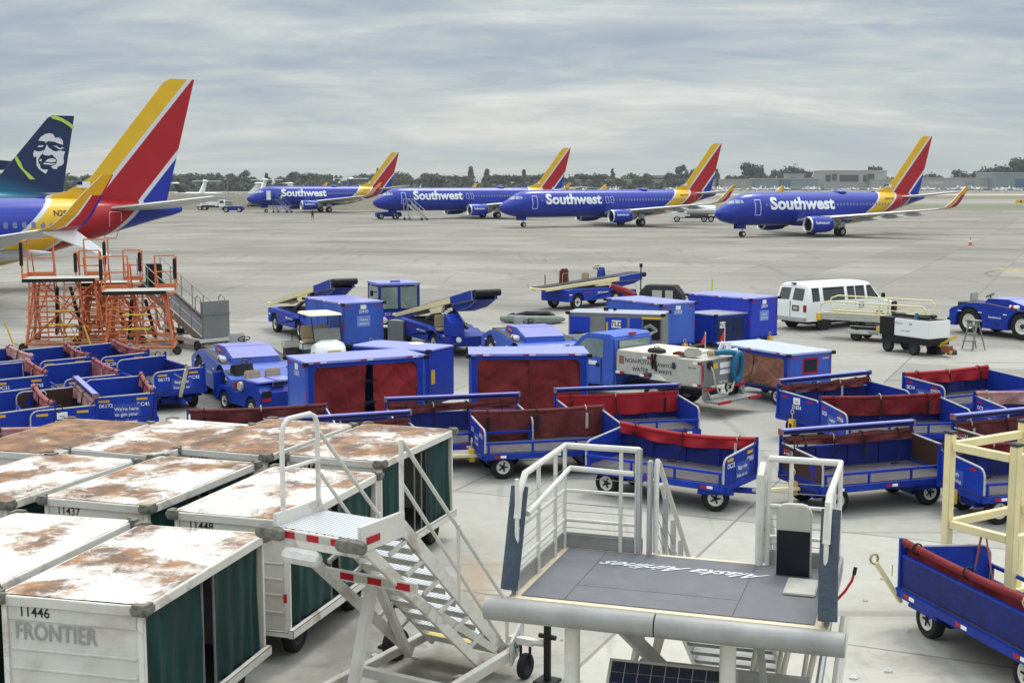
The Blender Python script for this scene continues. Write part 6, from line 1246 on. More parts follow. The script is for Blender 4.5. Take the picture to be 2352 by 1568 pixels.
for x, r in ((1.7, .40), (x0+2.2, .39)):
    for s in (-1, 1): wheel(t_, x, s*.8, r, .28, 'plain')
# white van : origin rear centre, x forward
c = Vector((12.42, 58.1, 0)); ya = R(34)
t_ = thing('passenger_van', 'white passenger van with dark windows seen from behind, right of the deep blue box cart', 'van', c, ya); W2 = .98
def vsec(x, zb, zt, wb, wt, sh): return [(x, -wb, zb), (x, -wb*1.01, (zb+sh)/2), (x, -wb, sh), (x, -wt, zt-.10), (x, -wt+.12, zt), (x, 0, zt+.03), (x, wt-.12, zt), (x, wt, zt-.10), (x, wb, sh), (x, wb*1.01, (zb+sh)/2), (x, wb, zb)]
b = MB(); b.loft([vsec(0, .45, 1.0, .94, .92, .98), vsec(.03, .42, 1.32, .96, .93, 1.2), vsec(.22, .42, 2.0, .98, .84, 1.25), vsec(.5, .42, 2.07, .99, .84, 1.25), vsec(4.0, .42, 2.07, .99, .84, 1.25), vsec(4.3, .42, 2.0, .99, .82, 1.22), vsec(5.0, .42, 1.3, .98, .9, 1.18), vsec(5.85, .45, 1.1, .95, .85, 1.0), vsec(6.0, .5, .95, .9, .8, .85)], WHITE_CLEAN); body = b.build('body', t_, smooth=40)
def side_y(z): return .99-(z-1.25)*(.15/.72) if z > 1.25 else .99
for nm, x0_, x1_, k in (('side_window', .42, .84, 0), ('side_window', 1.12, 2.45, 0), ('side_window', 2.68, 3.12, 0), ('side_window', 3.22, 3.78, 0), ('front_window', 3.98, 4.72, .5)):
    for s in (-1, 1):
        b = MB(); q = [(x0_, 1.30), (x1_, 1.30), (x1_-k, 1.87), (x0_, 1.87)]; b.add([(x, s*(side_y(z)+.006), z) for x, z in q], [(0, 1, 2, 3)], GLASS); b.add([(x+(-.02 if i in (0, 3) else .02), s*(side_y(z)+.003), z+(.02 if i > 1 else -.02)) for i, (x, z) in enumerate(q)], [(0, 1, 2, 3)], BLACK); b.build(nm, body, smooth=0, recalc=False)
for s in (-1, 1):
    b = MB(); b.add([(.045-.02, s*.10, 1.36), (.045-.02, s*.74, 1.34), (.195-.02, s*.70, 1.86), (.195-.02, s*.10, 1.88)], [(0, 1, 2, 3)], GLASS); b.build('rear_window', body, smooth=0, recalc=False)
    b = MB(); b.b2(-.02, .1, s*.87-.09, s*.87+.09, .84, 1.16, REDR); b.build('tail_light', body, bevel=.02)
    b = MB(); b.lathe([(.13, 0), (.1, .05)], WHR, 12, 'x', (5.97, s*.7, .78)); b.build('headlight', body); b = MB(); b.box((4.85, s*1.12, 1.38), (.1, .2, .26), BLACK); b.build('mirror', body, bevel=.03)
    for x in (2.6, 3.15, 3.85): b = MB(); b.b2(x-.006, x+.006, s*.992-.004, s*.992+.004, .5, 1.26, GREY); b.build('door_seam', body)
b = MB(); b.b2(-.012, .01, -.012, .012, .5, 1.3, GREY); b.build('rear_door_seam', body); b = MB(); b.b2(-.16, .04, -.98, .98, .42, .60, ALU); b.build('bumper', body, bevel=.03); patch(body, 'number_plate_recess', BLACK, Vector((-.004, -.33, 1.0)), (0, -1, 0), (0, 0, 1), .4, .24, .012); patch(body, 'number_plate', LGREY, Vector((-.018, -.33, 1.0)), (0, -1, 0), (0, 0, 1), .28, .14)
b = MB(); b.b2(.12, .3, -.12, .12, 2.05, 2.1, BLACK); b.build('roof_light', body, bevel=.015)
for s in (-1, 1):
    b = MB(); b.lathe([(.0, 0), (.47, 0), (.47, .01)], BLACK, 22, c=(1.15, s*.995, .42)); b.build('wheel_arch', body, recalc=False)
for x in (1.15, 4.75):
    for s in (-1, 1): wheel(t_, x, s*.88, .38, .25, 'plain')
patch(t_, 'door_sign', mat('sign_blue', srgb(62, 72, 150), .4), Vector((3.55, -.993, 1.0)), (1, 0, 0), (0, 0, 1), .34, .3); lettering(t_, 'M', .26, TXTW, Vector((3.55, -1.0, 1.0)), (1, 0, 0), (0, 0, 1), .01); b = MB(); b.b2(.3, 5.6, -.8, .8, .28, .43, BLACK); b.build('chassis', t_)
# white lift with cream rails
c = Vector((15.1, 54.2, 0)); ya = R(-36)
t_ = thing('rail_loader', 'white cargo loader with looped cream guard rails before the white van', 'cargo loader', c, ya)
b = MB(); b.b2(-2.1, 2.4, -.45, .45, .86, 1.02, WHITE); b.b2(-2.15, 2.45, -.55, -.46, .80, 1.06, LGREY); b.b2(-2.15, 2.45, .46, .55, .80, 1.06, LGREY); b.b2(-2.0, 2.3, -.4, .4, 1.021, 1.04, DGREY); b.build('deck', t_, bevel=.01)
b = MB(); b.b2(-.9, 1.9, -.8, .8, .30, .46, WHITE); b.b2(-.8, 1.8, -.6, .6, .46, .62, BLACK); b.b2(.4, .8, -.82, -.5, .46, .68, YELLOW); b.bar((-.4, 0, .6), (-1.0, 0, .9), .3, .1, DGREY); b.bar((1.2, 0, .6), (1.6, 0, .9), .3, .1, DGREY); b.build('chassis', t_, bevel=.02)
for x in (-.5, 1.5):
    for s in (-1, 1): wheel(t_, x, s*.62, .24, .2, 'dark')
b = MB(); b.cut()
for s, h in ((-1, 1.55), (1, 1.72)): b.tube([(2.3, s*.52, 1.05), (2.35, s*.52, h-.15), (2.2, s*.52, h), (-1.8, s*.52, h+.02), (-2.1, s*.52, h-.1), (-2.15, s*.52, h-.3), (-2.0, s*.52, 1.1), (2.3, s*.52, 1.12)], .035, CREAM, n=7); b.tube([(.4, s*.52, 1.05), (.4, s*.52, h)], .035, CREAM, n=7); b.tube([(-1.9, s*.52, 1.32), (2.3, s*.52, 1.32)], .025, CREAM, n=6); b.cut()
b.build_each('guard_rail', t_); b = MB(); b.box((-2.2, -.5, .9), (.22, .22, .3), YELLOW); b.build('end_stop', t_, bevel=.02); lettering(t_, '500276', .13, TXTB, Vector((.3, -.803, .38)), (1, 0, 0), (0, 0, 1), .01); seat(t_, 1.0, .2, 1.05, BLACK)
# white box cart with black end
A, B = at(2019.5, 726, 1.35), at(2133, 739, 1.35); d = B-A; ya = math.atan2(d.y, d.x); d.normalize(); n = Vector((-d.y, d.x, 0)); c = (A+B)/2+n*.62; c.z = 0; ln = (B-A).length
t_ = thing('lavatory_cart', 'white tank cart with one black end and a coiled hose on top', 'lavatory cart', c, ya); hl = ln/2
b = MB(); b.b2(-hl+.75, hl, -.6, .6, .68, 1.35, WHITE_CLEAN); b.build('tank', t_, bevel=.03); b = MB(); b.b2(-hl, -hl+.74, -.6, .6, .66, 1.36, BLACK); b.build('equipment_box', t_, bevel=.02)
b = MB(); b.b2(-hl+.85, hl-.1, -.5, .5, 1.351, 1.36, BLACK); b.build('recess', t_); b = MB(); b.tube([(.55+.3*math.cos(a), .0+.42*math.sin(a), 1.45+.02*math.sin(2*a)) for a in [k*.4 for k in range(16)]], .06, BLACK, n=8); b.tube([(-1.0, -.1, 1.42), (-.4, -.25, 1.46), (.2, -.3, 1.45)], .06, BLACK, n=8); b.build('hose', t_); b = MB(); b.tube([(.5, -.45, 1.32), (.5, -.45, 1.6)], .07, TEAL, n=9); b.build('valve', t_)
b = MB(); b.b2(-hl+.1, hl, -.55, .55, .42, .66, BLACK); b.bar((hl, .1, .45), (hl+.75, .1, .85), .08, .08, YELLOW); b.bar((hl-.2, .1, .5), (hl+.5, .1, .18), .1, .1, YELLOW); b.box((hl+.3, .1, .3), (.3, .3, .25), mat('rust_brown', srgb(134, 72, 46), .7)); b.build('chassis', t_)
for x in (-hl+.4, hl-.75):
    for s in (-1, 1): wheel(t_, x, s*.5, .25, .17, 'dark')
lettering(t_, 'CARTS CH', .1, mat('violet_lettering', srgb(110, 104, 150), .5), Vector((-.3, -.603, 1.17)), (1, 0, 0), (0, 0, 1), .012); lettering(t_, '4X', .13, mat('violet_lettering', srgb(110, 104, 150), .5), Vector((.35, -.603, 1.17)), (1, 0, 0), (0, 0, 1), .02); lettering(t_, 'LAV. CART', .1, TXTG, Vector((.1, -.603, .9)), (1, 0, 0), (0, 0, 1), .012)
p = at(2150, 812); t_ = thing('covered_jack', 'black fabric-covered lump standing before the white tank cart', 'cover', p, 0); b = MB(); b.loft([[(r*math.cos(a)*(1+.12*math.sin(3*a)), r*math.sin(a), z) for a in [k*.628 for k in range(10)]] for r, z in ((.36, 0), (.3, .2), (.22, .5), (.16, .7), (.02, .74))], BLACK); b.loft([[(.55+r*math.cos(a), -.2+r*math.sin(a), z) for a in [k*.785 for k in range(8)]] for r, z in ((.2, 0), (.18, .15), (.05, .22))], DGREY); b.build('cover', t_)
# step ladder
p = at(2226, 803); t_ = thing('step_ladder', 'grey metal step ladder standing before the big tractor at the right', 'step ladder', p, R(20))
b = MB()
for s in (-.28, .28): b.bar((-.1, s*1.1, 0), (.15, s*.75, 1.15), .07, .04, STEEL)
b.build('rails', t_)
for k in range(3): b = MB(); z = .32+.3*k; b.b2(-.12+.075*k, .12+.075*k, -.27+.02*k, .27-.02*k, z, z+.035, STEEL); b.build('tread', t_)
b = MB(); b.b2(.02, .34, -.3, .3, 1.13, 1.18, STEEL); b.build('top_step', t_, bevel=.01); b = MB()
for s in (-.26, .26): b.bar((.55, s, 0), (.22, s*.8, 1.12), .05, .03, STEEL)
b.build('rear_legs', t_)
# air hose heap, covered tug, cabinets
p = at(1225, 741); t_ = thing('air_hose', 'pale grey-green and black air duct lying folded on the concrete', 'air hose', p, R(0)); HG = mat('pale_green_duct', srgb(122, 130, 124), .7, var=.15, scale=4, bump=.4)
b = MB(); b.tube([(-1.5, .3, .17), (-1.1, -.1, .2), (-.3, -.6, .2), (.7, -.7, .2), (1.15, -.3, .2), (1.45, .2, .15)], [.12, .2, .2, .2, .18, .08], HG, n=10); b.tube([(1.0, .6, .15), (0, .8, .18), (-1.2, .5, .2)], .16, HG, n=10); b.build('outer_duct', t_); b = MB(); b.tube([(-.9, .2, .3), (-.3, .25, .38), (.2, .1, .36), (.7, .15, .38), (.95, -.05, .3)], [.1, .16, .17, .15, .12], BLACK, n=10); b.tube([(-1.1, .4, .3), (-.9, .3, .35)], .1, BLACK); b.build('black_hose', t_)
c = Vector((6.9, 59.5, 0)); t_ = thing('covered_tug', 'open tug under a black and clear rain cover behind the pale blue box cart', 'tug', c, R(-20)); b = MB(); b.loft([[(x, y*w, z+h*q) for y, q in ((-1, 0), (-.95, .7), (-.7, 1), (.7, 1), (.95, .7), (1, 0))] for x, w, z, h in [(-1.0, .55, .9, .7), (-.7, .65, .9, 1.0), (.6, .65, .9, 1.0), (.95, .5, .9, .6)]], BLACK); b.build('rain_cover', t_, smooth=40); b = MB(); b.b2(-.35, .1, -.652, -.64, 1.15, 1.7, LGREY); b.b2(.25, .6, -.645, -.63, 1.15, 1.7, LGREY); b.build('clear_panel', t_); b = arch_body(2.6, .3, .3, [(-1.3, .85), (1.3, .85)], (-.8, .8), 1.2, WHITE, .32); b.build('body', t_, bevel=.02)
for x in (-.8, .8):
    for s in (-1, 1): wheel(t_, x, s*.5, .28, .18, 'plain')
steering(t_, 1.2, -.2, 1.4, .18)
b = MB(); b.tube([(-1.4, .4, 1.3), (-1.9, .5, 1.5), (-2.6, .5, 1.75)], [.16, .18, .12], RED, n=9); b.build('rolled_curtain', t_)
p = at(895, 790); t_ = thing('equipment_cabinet', 'grey metal cabinet with black cart in front of the middle belt loader', 'cabinet', p, R(-20)); b = MB(); b.b2(.05, .75, -.3, .3, 0, 1.0, GREY); b.build('cabinet', t_, bevel=.015); b = MB(); b.b2(-.75, .0, -.3, .3, .1, .62, BLACK); b.b2(-.5, .05, -.3, .3, .70, .74, LGREY); b.bar((-.5, 0, .6), (-.8, 0, 1.25), .12, .08, LGREY); b.build('black_unit', t_)
p = at(1352, 830); t_ = thing('heater_unit', 'cream and yellow portable unit beside the lavatory truck cab', 'portable unit', Vector((2.6, 45.6, 0)), R(-35)); b = MB(); b.prism([(-.5, .75), (-.62, 1.2), (.05, 1.28), (.3, 1.05), (.42, .75)], -.3, .3, WHITE); b.build('housing', t_, bevel=.02); b = MB(); b.b2(-.42, -.02, -.2, .2, 1.28, 1.30, BLACK); b.prism([(.08, .65), (.06, 1.12), (.55, 1.12), (.62, .65)], -.32, .32, mat('pale_yellow_paint', srgb(226, 206, 116), .5)); b.build('yellow_cover', t_, bevel=.015); b = MB(); b.b2(-.6, .6, -.35, .35, .3, .74, BLUE_BOX); b.build('base', t_, bevel=.02)
for s in (-1, 1): wheel(t_, -.3, s*.34, .2, .12, 'dark'); wheel(t_, .4, s*.34, .2, .12, 'dark')
p = Vector((9.3, 60.5, 0)); t_ = thing('marker_pole', 'yellow-green marker pole standing behind the deep blue box cart', 'marker pole', p); b = MB(); b.tube([(0, 0, 0), (0, 0, 2.1)], [.05, .045], mat('lime_paint', srgb(200, 204, 90), .5)); b.build('pole', t_); b = MB(); b.lathe([(.22, 0), (.2, .06), (.06, .1), (.06, .14)], BLACK, 14, 'z'); b.build('base', t_)
c = Vector((-7.6, 53.0, 0)); t_ = thing('tool_crate', 'small open grey crate on a stand beside the left faded tractor', 'crate', at(668, 824), R(30)); b = MB(); b.b2(-.3, .3, -.2, .2, .45, .66, LGREY); b.b2(-.27, .27, -.17, .17, .655, .67, DGREY); b.build('crate', t_, bevel=.01); b = MB(); b.b2(-.25, .25, -.15, .15, 0, .449, DGREY); b.build('stand', t_)
# ================================================================ orange maintenance stands
def work_stand(label, c, yaw, w, d, hz, rail, seed, stairs=(0, 1)):
    "x across, -y the front edge"
    rnd = random.Random(seed); t_ = thing('maintenance_stand', label, 'maintenance stand', c, yaw, 'orange wheeled maintenance stands')
    b = MB(); b.b2(-w/2, w/2, -d/2, d/2, hz-.08, hz, LGREY); b.b2(-w/2-.02, w/2+.02, -d/2-.03, d/2+.03, hz-.14, hz-.082, ORANGE); b.build('deck', t_)
    b = MB(); b.b2(-w/2, w/2*.75, -d/2-.12, -d/2-.035, hz-.13, hz+.0, BLACK); b.build('bumper', t_, bevel=.02)
    b = MB(); r = .032
    for x in (-w/2, w/2):
        for y in (-d/2+.1, d/2): b.tube([(x, y, hz), (x, y, hz+rail)], r, ORANGE, n=6)
        for z in (.5, 1.0): b.tube([(x, -d/2+.1, hz+rail*z), (x, d/2, hz+rail*z)], r*.9, ORANGE, n=6)
        b.b2(x-.015, x+.015, -d/2+.1, d/2, hz+.001, hz+.16, ORANGE)
    for z in (.5, 1.0): b.tube([(-w/2, d/2, hz+rail*z), (-w*.18, d/2, hz+rail*z)], r*.9, ORANGE, n=6); b.tube([(w*.2, d/2, hz+rail*z), (w/2, d/2, hz+rail*z)], r*.9, ORANGE, n=6)
    for x in (-w*.18, w*.2): b.tube([(x, d/2, hz), (x, d/2, hz+rail)], r, ORANGE, n=6); b.tube([(x, d/2, hz+rail*.95), (x+.12, d/2-.4, hz)], r*.8, ORANGE, n=6)
    b.b2(-w/2, -w*.18, d/2-.015, d/2+.015, hz+.001, hz+.16, ORANGE); b.b2(w*.2, w/2, d/2-.015, d/2+.015, hz+.001, hz+.16, ORANGE); b.build('guard_rail', t_)
    b = MB(); b.cut()
    for x in (-w/2, w/2): b.box((x, -d/2+.02, hz+rail*.66), (.13, .09, rail*.62), BLACK).cut()
    b.build_each('post_pad', t_, bevel=.02)
    # trestle: four legs, braces
    b = MB(); bw, bd = w/2-.1, d/2+.3
    for x in (-1, 1):
        for y in (-1, 1): b.tube([(x*(w/2-.45), y*(d/2-.1), hz-.1), (x*bw, y*bd, .3)], .045, ORANGE, n=6)
        b.tube([(x*(w/2-.45), -d/2+.1, hz-.2), (x*bw, bd, .35)], .028, ORANGE, n=5); b.tube([(x*(w/2-.45), d/2-.1, hz-.2), (x*bw, -bd, .35)], .028, ORANGE, n=5)
        b.tube([(x*bw, -bd-.2, .3), (x*bw, bd+1.6, .3)], .05, ORANGE, n=6)
    for y in (-bd, bd): b.tube([(-bw, y, .3), (bw, y, .3)], .05, ORANGE, n=6); b.tube([(-bw, y, .35), (w/2-.45, y*.7, hz-.2)], .026, ORANGE, n=5); b.tube([(bw, y, .35), (-w/2+.45, y*.7, hz-.2)], .026, ORANGE, n=5)
    for k in range(3): z = .3+(hz-.4)*(k+1)/4; q = (hz-z)/hz; b.tube([(-w/2+.45-q*.3, -d/2-.2*q, z), (w/2-.45+q*.3, -d/2-.2*q, z)], .028, ORANGE, n=5)
    for k in range(9): x0_, x1_ = rnd.uniform(-w/2+.2, w/2-.2), rnd.uniform(-w/2, w/2); y0_ = rnd.choice((-d/2, d/2, 0)); b.tube([(x0_, y0_, hz-.1), (x1_, y0_*1.5+rnd.uniform(-.3, .3), rnd.uniform(.3, 1.2))], rnd.uniform(.016, .03), ORANGE, n=5)
    for x in (-w*.32, w*.1):
        b.tube([(x-.3, -d/2-.02, hz-.1), (x-.38, -d/2-.25, .3)], .028, ORANGE, n=5); b.tube([(x+.3, -d/2-.02, hz-.1), (x+.38, -d/2-.25, .3)], .028, ORANGE, n=5)
        for k in range(9): q = (k+.5)/9; b.tube([(x-.3-.08*q, -d/2-.02-.23*q, hz-.1-(hz-.4)*q), (x+.3+.08*q, -d/2-.02-.23*q, hz-.1-(hz-.4)*q)], .022, ORANGE, n=5)
    for x in (-w/2, w/2):
        for k in range(6): q = (k+.5)/6; b.tube([(x*(.86+.1*q), -d/2*(.8+.5*q), hz-.2-(hz-.6)*q), (x*(.86+.1*q), d/2*(.8+.5*q), hz-.2-(hz-.6)*q)], .02, ORANGE, n=5)
    b.build('trestle', t_)
    for x in (-1, 1): b = MB(); b.tube([(x*.25, -d/2-.1, hz-.35), (x*.5, bd*.4, .5)], .07, BLACK, n=8); b.tube([(x*.3, -.1, .9), (x*.5, bd*.4, .5)], .045, STEEL, n=8); b.build('hydraulic_ram', t_)
    # two ladder stairs rising to the deck
    for sx_, wd in [((-w/2+.55, .8), (w/2-.75, .9))[q] for q in stairs]:
        b = MB(); n = int(hz/.235)
        for s in (-1, 1): b.bar((sx_+s*wd/2, d/2+.02, hz-.05), (sx_+s*wd/2*1.05, d/2+1.75, .25), .05, .12, ORANGE); b.tube([(sx_+s*wd/2, d/2+.02, hz+.95), (sx_+s*wd/2, d/2+1.6, 1.2), (sx_+s*wd/2, d/2+1.75, .4)], .028, ORANGE, n=6)
        st_ = b.build('stringers', t_)
        for k in range(n): t = (k+.5)/n; b = MB(); b.box((sx_, d/2+1.75-1.73*t, .25+(hz-.3)*t), (wd, .2, .045), ORANGE); b.build('tread', st_)
    b = MB(); b.tube([(-bw-.3, -bd, .3), (-bw-.5, -bd, .35), (-bw-.75, -bd-.05, 1.2)], .035, YELLOW, n=6); b.tube([(.3, -bd-.1, .6), (.5, -bd-.1, .35), (.2, -bd-.1, 1.0)], .03, YELLOW, n=6); b.b2(-.6, .4, -bd-.05, -bd+.02, 1.0, 1.06, YELLOW); b.b2(-.6, .4, -bd-.05, -bd+.02, 1.55, 1.6, YELLOW); b.build('jack_handle', t_)
    for x in (-1, 1):
        for y in (-bd, bd+1.5): wheel(t_, x*(bw+.12), y, .17, .10, 'dark')
    return t_
def put_stand(label, xa, xb, y, Y, w, d, hz, rail, seed, stairs):
    ya = R(12); m_ = ((xa+xb)/2-CXP)/FPX*Y; c = Vector((m_, Y, 0))+Vector((-math.sin(ya), math.cos(ya), 0))*d/2
    work_stand(label, c, ya, w, d, hz, rail, seed, stairs)
put_stand('orange maintenance stand with the highest deck, in front of the red tail', 54, 236, 638, 51, 3.1, 1.6, 2.81, 1.45, 1, (0, 1))
put_stand('orange maintenance stand with the lowest deck, before the grey boarding ramp', 234, 398, 667, 49.5, 2.7, 1.5, 2.44, 1.25, 2, (0,))
put_stand('orange maintenance stand standing between and behind the two others', 176, 318, 648, 53, 2.5, 1.4, 2.49, 1.25, 3, (0,))
# ================================================================ grey boarding ramp behind the stands
p0 = Vector((-15.3, 55.0, 0)); p1 = Vector((-11.75, 51.3, 0)); d = Vector((p1.x-p0.x, p1.y-p0.y, 0)); ya = math.atan2(d.y, d.x); ln = d.length
t_ = thing('boarding_ramp', 'grey conveyor-like boarding ramp with handrails sloping down behind the orange stands', 'boarding ramp', (p0.x, p0.y, 0), ya); ln = max(ln, 3.6)
b = MB(); b.bar((0, 0, 2.35), (ln, 0, .28), 1.0, .10, DGREY); b.build('walkway', t_)
for s in (-1, 1):
    b = MB(); b.bar((0, s*.53, 2.38), (ln, s*.53, .31), .05, .32, STEEL); b.build('side_beam', t_); b = MB()
    for k in range(7): t = k/6; x = ln*t; z = 2.4-2.07*t; b.tube([(x, s*.53, z), (x, s*.53, z+1.0)], .022, STEEL, n=6)
    for q in (1.0, .55): b.tube([(0, s*.53, 2.4+q), (ln, s*.53, .33+q)], .022, STEEL, n=6)
    b.tube([(ln*.9, s*.53, 1.4), (ln*.9, s*.53, 2.0), (ln*.94, s*.53, 2.12), (ln*.98, s*.53, 2.0), (ln*.98, s*.53, 1.3)], .022, STEEL, n=6); b.build('handrail', t_)
b = MB(); b.b2(ln-.05, ln+.06, -.55, .65, .2, 1.9, GREY); b.b2(ln-.08, ln+.09, -.57, .67, 1.35, 1.42, GREY); b.build('end_plate', t_, bevel=.015)
b = MB(); b.b2(.05, .5, -.2, .35, 2.2, 3.15, BLACK); b.build('control_cabinet', t_, bevel=.03)
b = MB()
for s in (-1, 1): b.bar((-.3, s*.75, .42), (ln+.2, s*.75, .36), .12, .16, WHITE); b.tube([(.3, s*.5, .5), (.3, s*.5, 2.2)], .05, WHITE); b.tube([(1.6, s*.45, .5), (1.2, s*.45, 1.55)], .05, STEEL)
b.bar((ln*.5, -.7, .4), (ln*.5, .7, .4), .14, .12, WHITE); b.bar((ln+.15, -.8, .37), (ln+.15, .8, .37), .14, .12, WHITE); b.box((ln*.55, -.2, .55), (.3, .2, .2), BLACK); b.build('undercarriage', t_)
for x, y in ((ln+.1, -.85), (ln+.1, .85), (-.1, -.85), (-.1, .85)): wheel(t_, x, y, .2, .12, 'dark')
# ================================================================ white aluminium steps in the foreground
TREAD = D.materials.new('pierced_tread'); TREAD.use_nodes = True; t = TREAD.node_tree; p = t.nodes['Principled BSDF']
c_ = N(t, 'ShaderNodeTexCoord'); mp = N(t, 'ShaderNodeMapping'); mp.inputs['Scale'].default_value = (26, 18, 1); L(t, c_.outputs['Object'], mp.inputs[0]); s_ = N(t, 'ShaderNodeSeparateXYZ'); L(t, mp.outputs[0], s_.inputs[0])
rowf = mth(t, 'FLOOR', s_.outputs[1]); xx = mth(t, 'FRACT', mth(t, 'ADD', s_.outputs[0], mth(t, 'MULTIPLY', rowf, .5))); yy = mth(t, 'FRACT', s_.outputs[1])
dd = mth(t, 'ADD', mth(t, 'POWER', mth(t, 'SUBTRACT', xx, .5), 2), mth(t, 'POWER', mth(t, 'SUBTRACT', yy, .5), 2)); hole = mth(t, 'LESS_THAN', dd, .075)
L(t, mixc(t, hole, (.66, .68, .70), (.20, .20, .205)), p.inputs['Base Color']); p.inputs['Metallic'].default_value = .55; p.inputs['Roughness'].default_value = .38
bb = N(t, 'ShaderNodeBump'); bb.inputs['Strength'].default_value = .5; bb.inputs['Distance'].default_value = .01; L(t, hole, bb.inputs['Height']); bb.invert = True; L(t, bb.outputs[0], p.inputs['Normal'])
YS = R(60); FLc = at(635, 1207, 2.6); FRc = at(851, 1218, 2.6)
t_ = thing('mobile_steps', 'white aluminium mobile steps with pierced treads and a loop rail', 'mobile steps', (FLc.x, FLc.y, 0), YS)
# local: x = away and down the flight, -y = right
HS = 2.6; DW = 1.15; DD = .85; RUN = 2.4; NST = 10
b = MB(); b.b2(0, DD, -DW, 0, HS-.04, HS, TREAD); b.build('deck', t_)
b = MB(); b.b2(-.05, -.003, -DW-.03, .03, HS-.20, HS-.01, WHITE_RUST); b.b2(-.003, DD, .003, .05, HS-.16, HS+.14, WHITE_RUST); b.b2(-.003, DD, -DW-.05, -DW-.003, HS-.16, HS+.14, WHITE_RUST); b.build('deck_frame', t_, bevel=.006)
b = MB()
for i in range(5): m_ = REDR if i % 2 == 0 else LGREY; b.b2(-.058, -.051, -.14-i*.17-.17, -.14-i*.17-.004, HS-.10, HS-.025, m_)
b.b2(.1, .35, -DW-.058, -DW-.051, HS-.08, HS+.0, REDR); b.build('reflector_strip', t_)
for y in (.02, -DW+.02): b = MB(); b.loft([[(-.09-.07*math.cos(a)*q, y+yy_, HS-.06+.085*math.sin(a)*q) for a in [k*.785 for k in range(8)]] for yy_, q in ((-.2, .6), (-.15, 1), (.15, 1), (.2, .6))], BUMPER); b.build('front_bumper', t_, bevel=.01)
b = MB(); b.loft([[(-.07-.09*math.cos(a)*q, -.42+yy_, HS-.29+.10*math.sin(a)*q) for a in [k*.785 for k in range(8)]] for yy_, q in ((-.26, .6), (-.2, 1), (.2, 1), (.26, .6))], mat('white_worn_pad', srgb(206, 204, 198), .7, var=.1, dirt=.5, dirtcol=srgb(120, 108, 96), scale=6)); b.build('front_pad', t_, bevel=.01)
# inverted U rail at the left, post at right
b = MB(); b.tube([(.16, .03, HS-.1), (.16, .03, HS+1.02), (.2, .03, HS+1.14), (.28, .03, HS+1.2), (DD-.18, .03, HS+1.2), (DD-.08, .03, HS+1.15), (DD-.04, .03, HS+1.05), (DD-.04, .03, HS-.1)], .03, WHITE_RUST, n=8); b.tube([(.16, .03, HS+.62), (DD-.04, .03, HS+.62)], .024, WHITE_RUST, n=7); b.build('loop_rail', t_)
b = MB(); b.tube([(DD-.02, -DW-.02, HS-.1), (DD-.02, -DW-.02, HS+.98)], .03, WHITE_RUST, n=8); b.build('corner_post', t_)
for y in (.03, -DW-.02):
    b = MB(); b.tube([(DD, y, HS+.95), (DD+RUN, y, .95), (DD+RUN, y, .2)], .026, WHITE, n=7); b.tube([(DD, y, HS+.45), (DD+RUN-.2, y, .55)], .024, WHITE, n=7); b.tube([(DD+RUN*.5, y, HS*.5+.0), (DD+RUN*.5, y, HS*.5+1.0)], .024, WHITE, n=7); b.build('handrail', t_)
Z = lambda x: HS-.05-(HS-.3)*(x-DD)/RUN
for y in (0, -DW):
    b = MB(); b.bar((DD-.1, y, Z(DD-.1)), (DD+RUN, y, Z(DD+RUN)), .05, .16, WHITE_RUST); b.build('stringer', t_)
    b = MB(); b.bar((DD-.75, y, Z(DD)-.05), (DD+RUN-.55, y, Z(DD+RUN)-.02), .05, .13, WHITE_RUST)
    for k in range(6): x = DD+RUN*(k+.5)/7; b.bar((x, y, Z(x)), (x-.42, y, Z(x)-.12), .035, .05, WHITE)
    b.build('truss_beam', t_)
for k in range(NST):
    x = DD+RUN*(k+.7)/(NST+.2); m_ = TREAD if k < NST-1 else mat('yellow_tread', srgb(206, 186, 110), .5, var=.2, scale=20)
    b = MB(); b.b2(-.13, .13, -DW/2+.03, DW/2-.03, -.02, .012, m_); b.b2(-.14, -.131, -DW/2+.03, DW/2-.03, -.06, .012, WHITE); b.build('tread', t_, (x, -DW/2, Z(x)+.03))
b = MB(); xb = .72; b.b2(xb, xb+.05, -DW-.28, -.12, 1.82, 1.94, WHITE_RUST); b.build('cross_bar', t_)
b = MB()
for i in range(5): b.b2(xb-.008, xb-.001, -DW-.2+i*.2, -DW-.2+i*.2+.198, 1.84, 1.92, REDR if i % 2 == 0 else LGREY)
b.build('reflector_strip', t_)
b = MB(); b.cut(); b.bar((xb+.1, -.75, 1.84), (.25, -.7, .0), .12, .10, WHITE); b.cut(); b.bar((xb+.1, -.8, 1.84), (2.2, -.3, .42), .09, .09, WHITE); b.cut(); b.bar((xb+.1, -1.0, 1.84), (DD+RUN-.3, -DW, .40), .08, .10, WHITE); b.cut(); b.build_each('leg', t_)
# base frame on wheels
b = MB(); xe = DD+RUN+.05; b.bar((-.6, .1, .30), (xe-1.7, .1, .30), .10, .14, WHITE); b.bar((-.6, -DW-.12, .30), (xe, -DW-.12, .30), .10, .14, WHITE); b.bar((-.5, .1, .30), (-.5, -DW-.1, .30), .10, .12, WHITE); b.bar((xe-1.7, .15, .34), (xe-1.7, -DW-.05, .34), .10, .12, WHITE); b.bar((xe-.05, .1, .34), (xe-.05, -DW-.15, .34), .1, .14, WHITE); b.bar((xe-1.7, .1, .3), (xe-.05, .1, .3), .1, .12, WHITE); b.build('base_frame', t_, bevel=.008)
b = MB(); b.prism([(xe-.25, .18), (xe+.06, .42), (xe+.10, .78), (xe-.25, .5)], -DW-.21, -DW-.175, WHITE); sp = b.build('side_plate', t_); lettering(sp, 'RS', .2, TEAL, Vector((xe-.1, -DW-.21, .45)), (1, 0, .7), (-.3, 0, 1), .02)
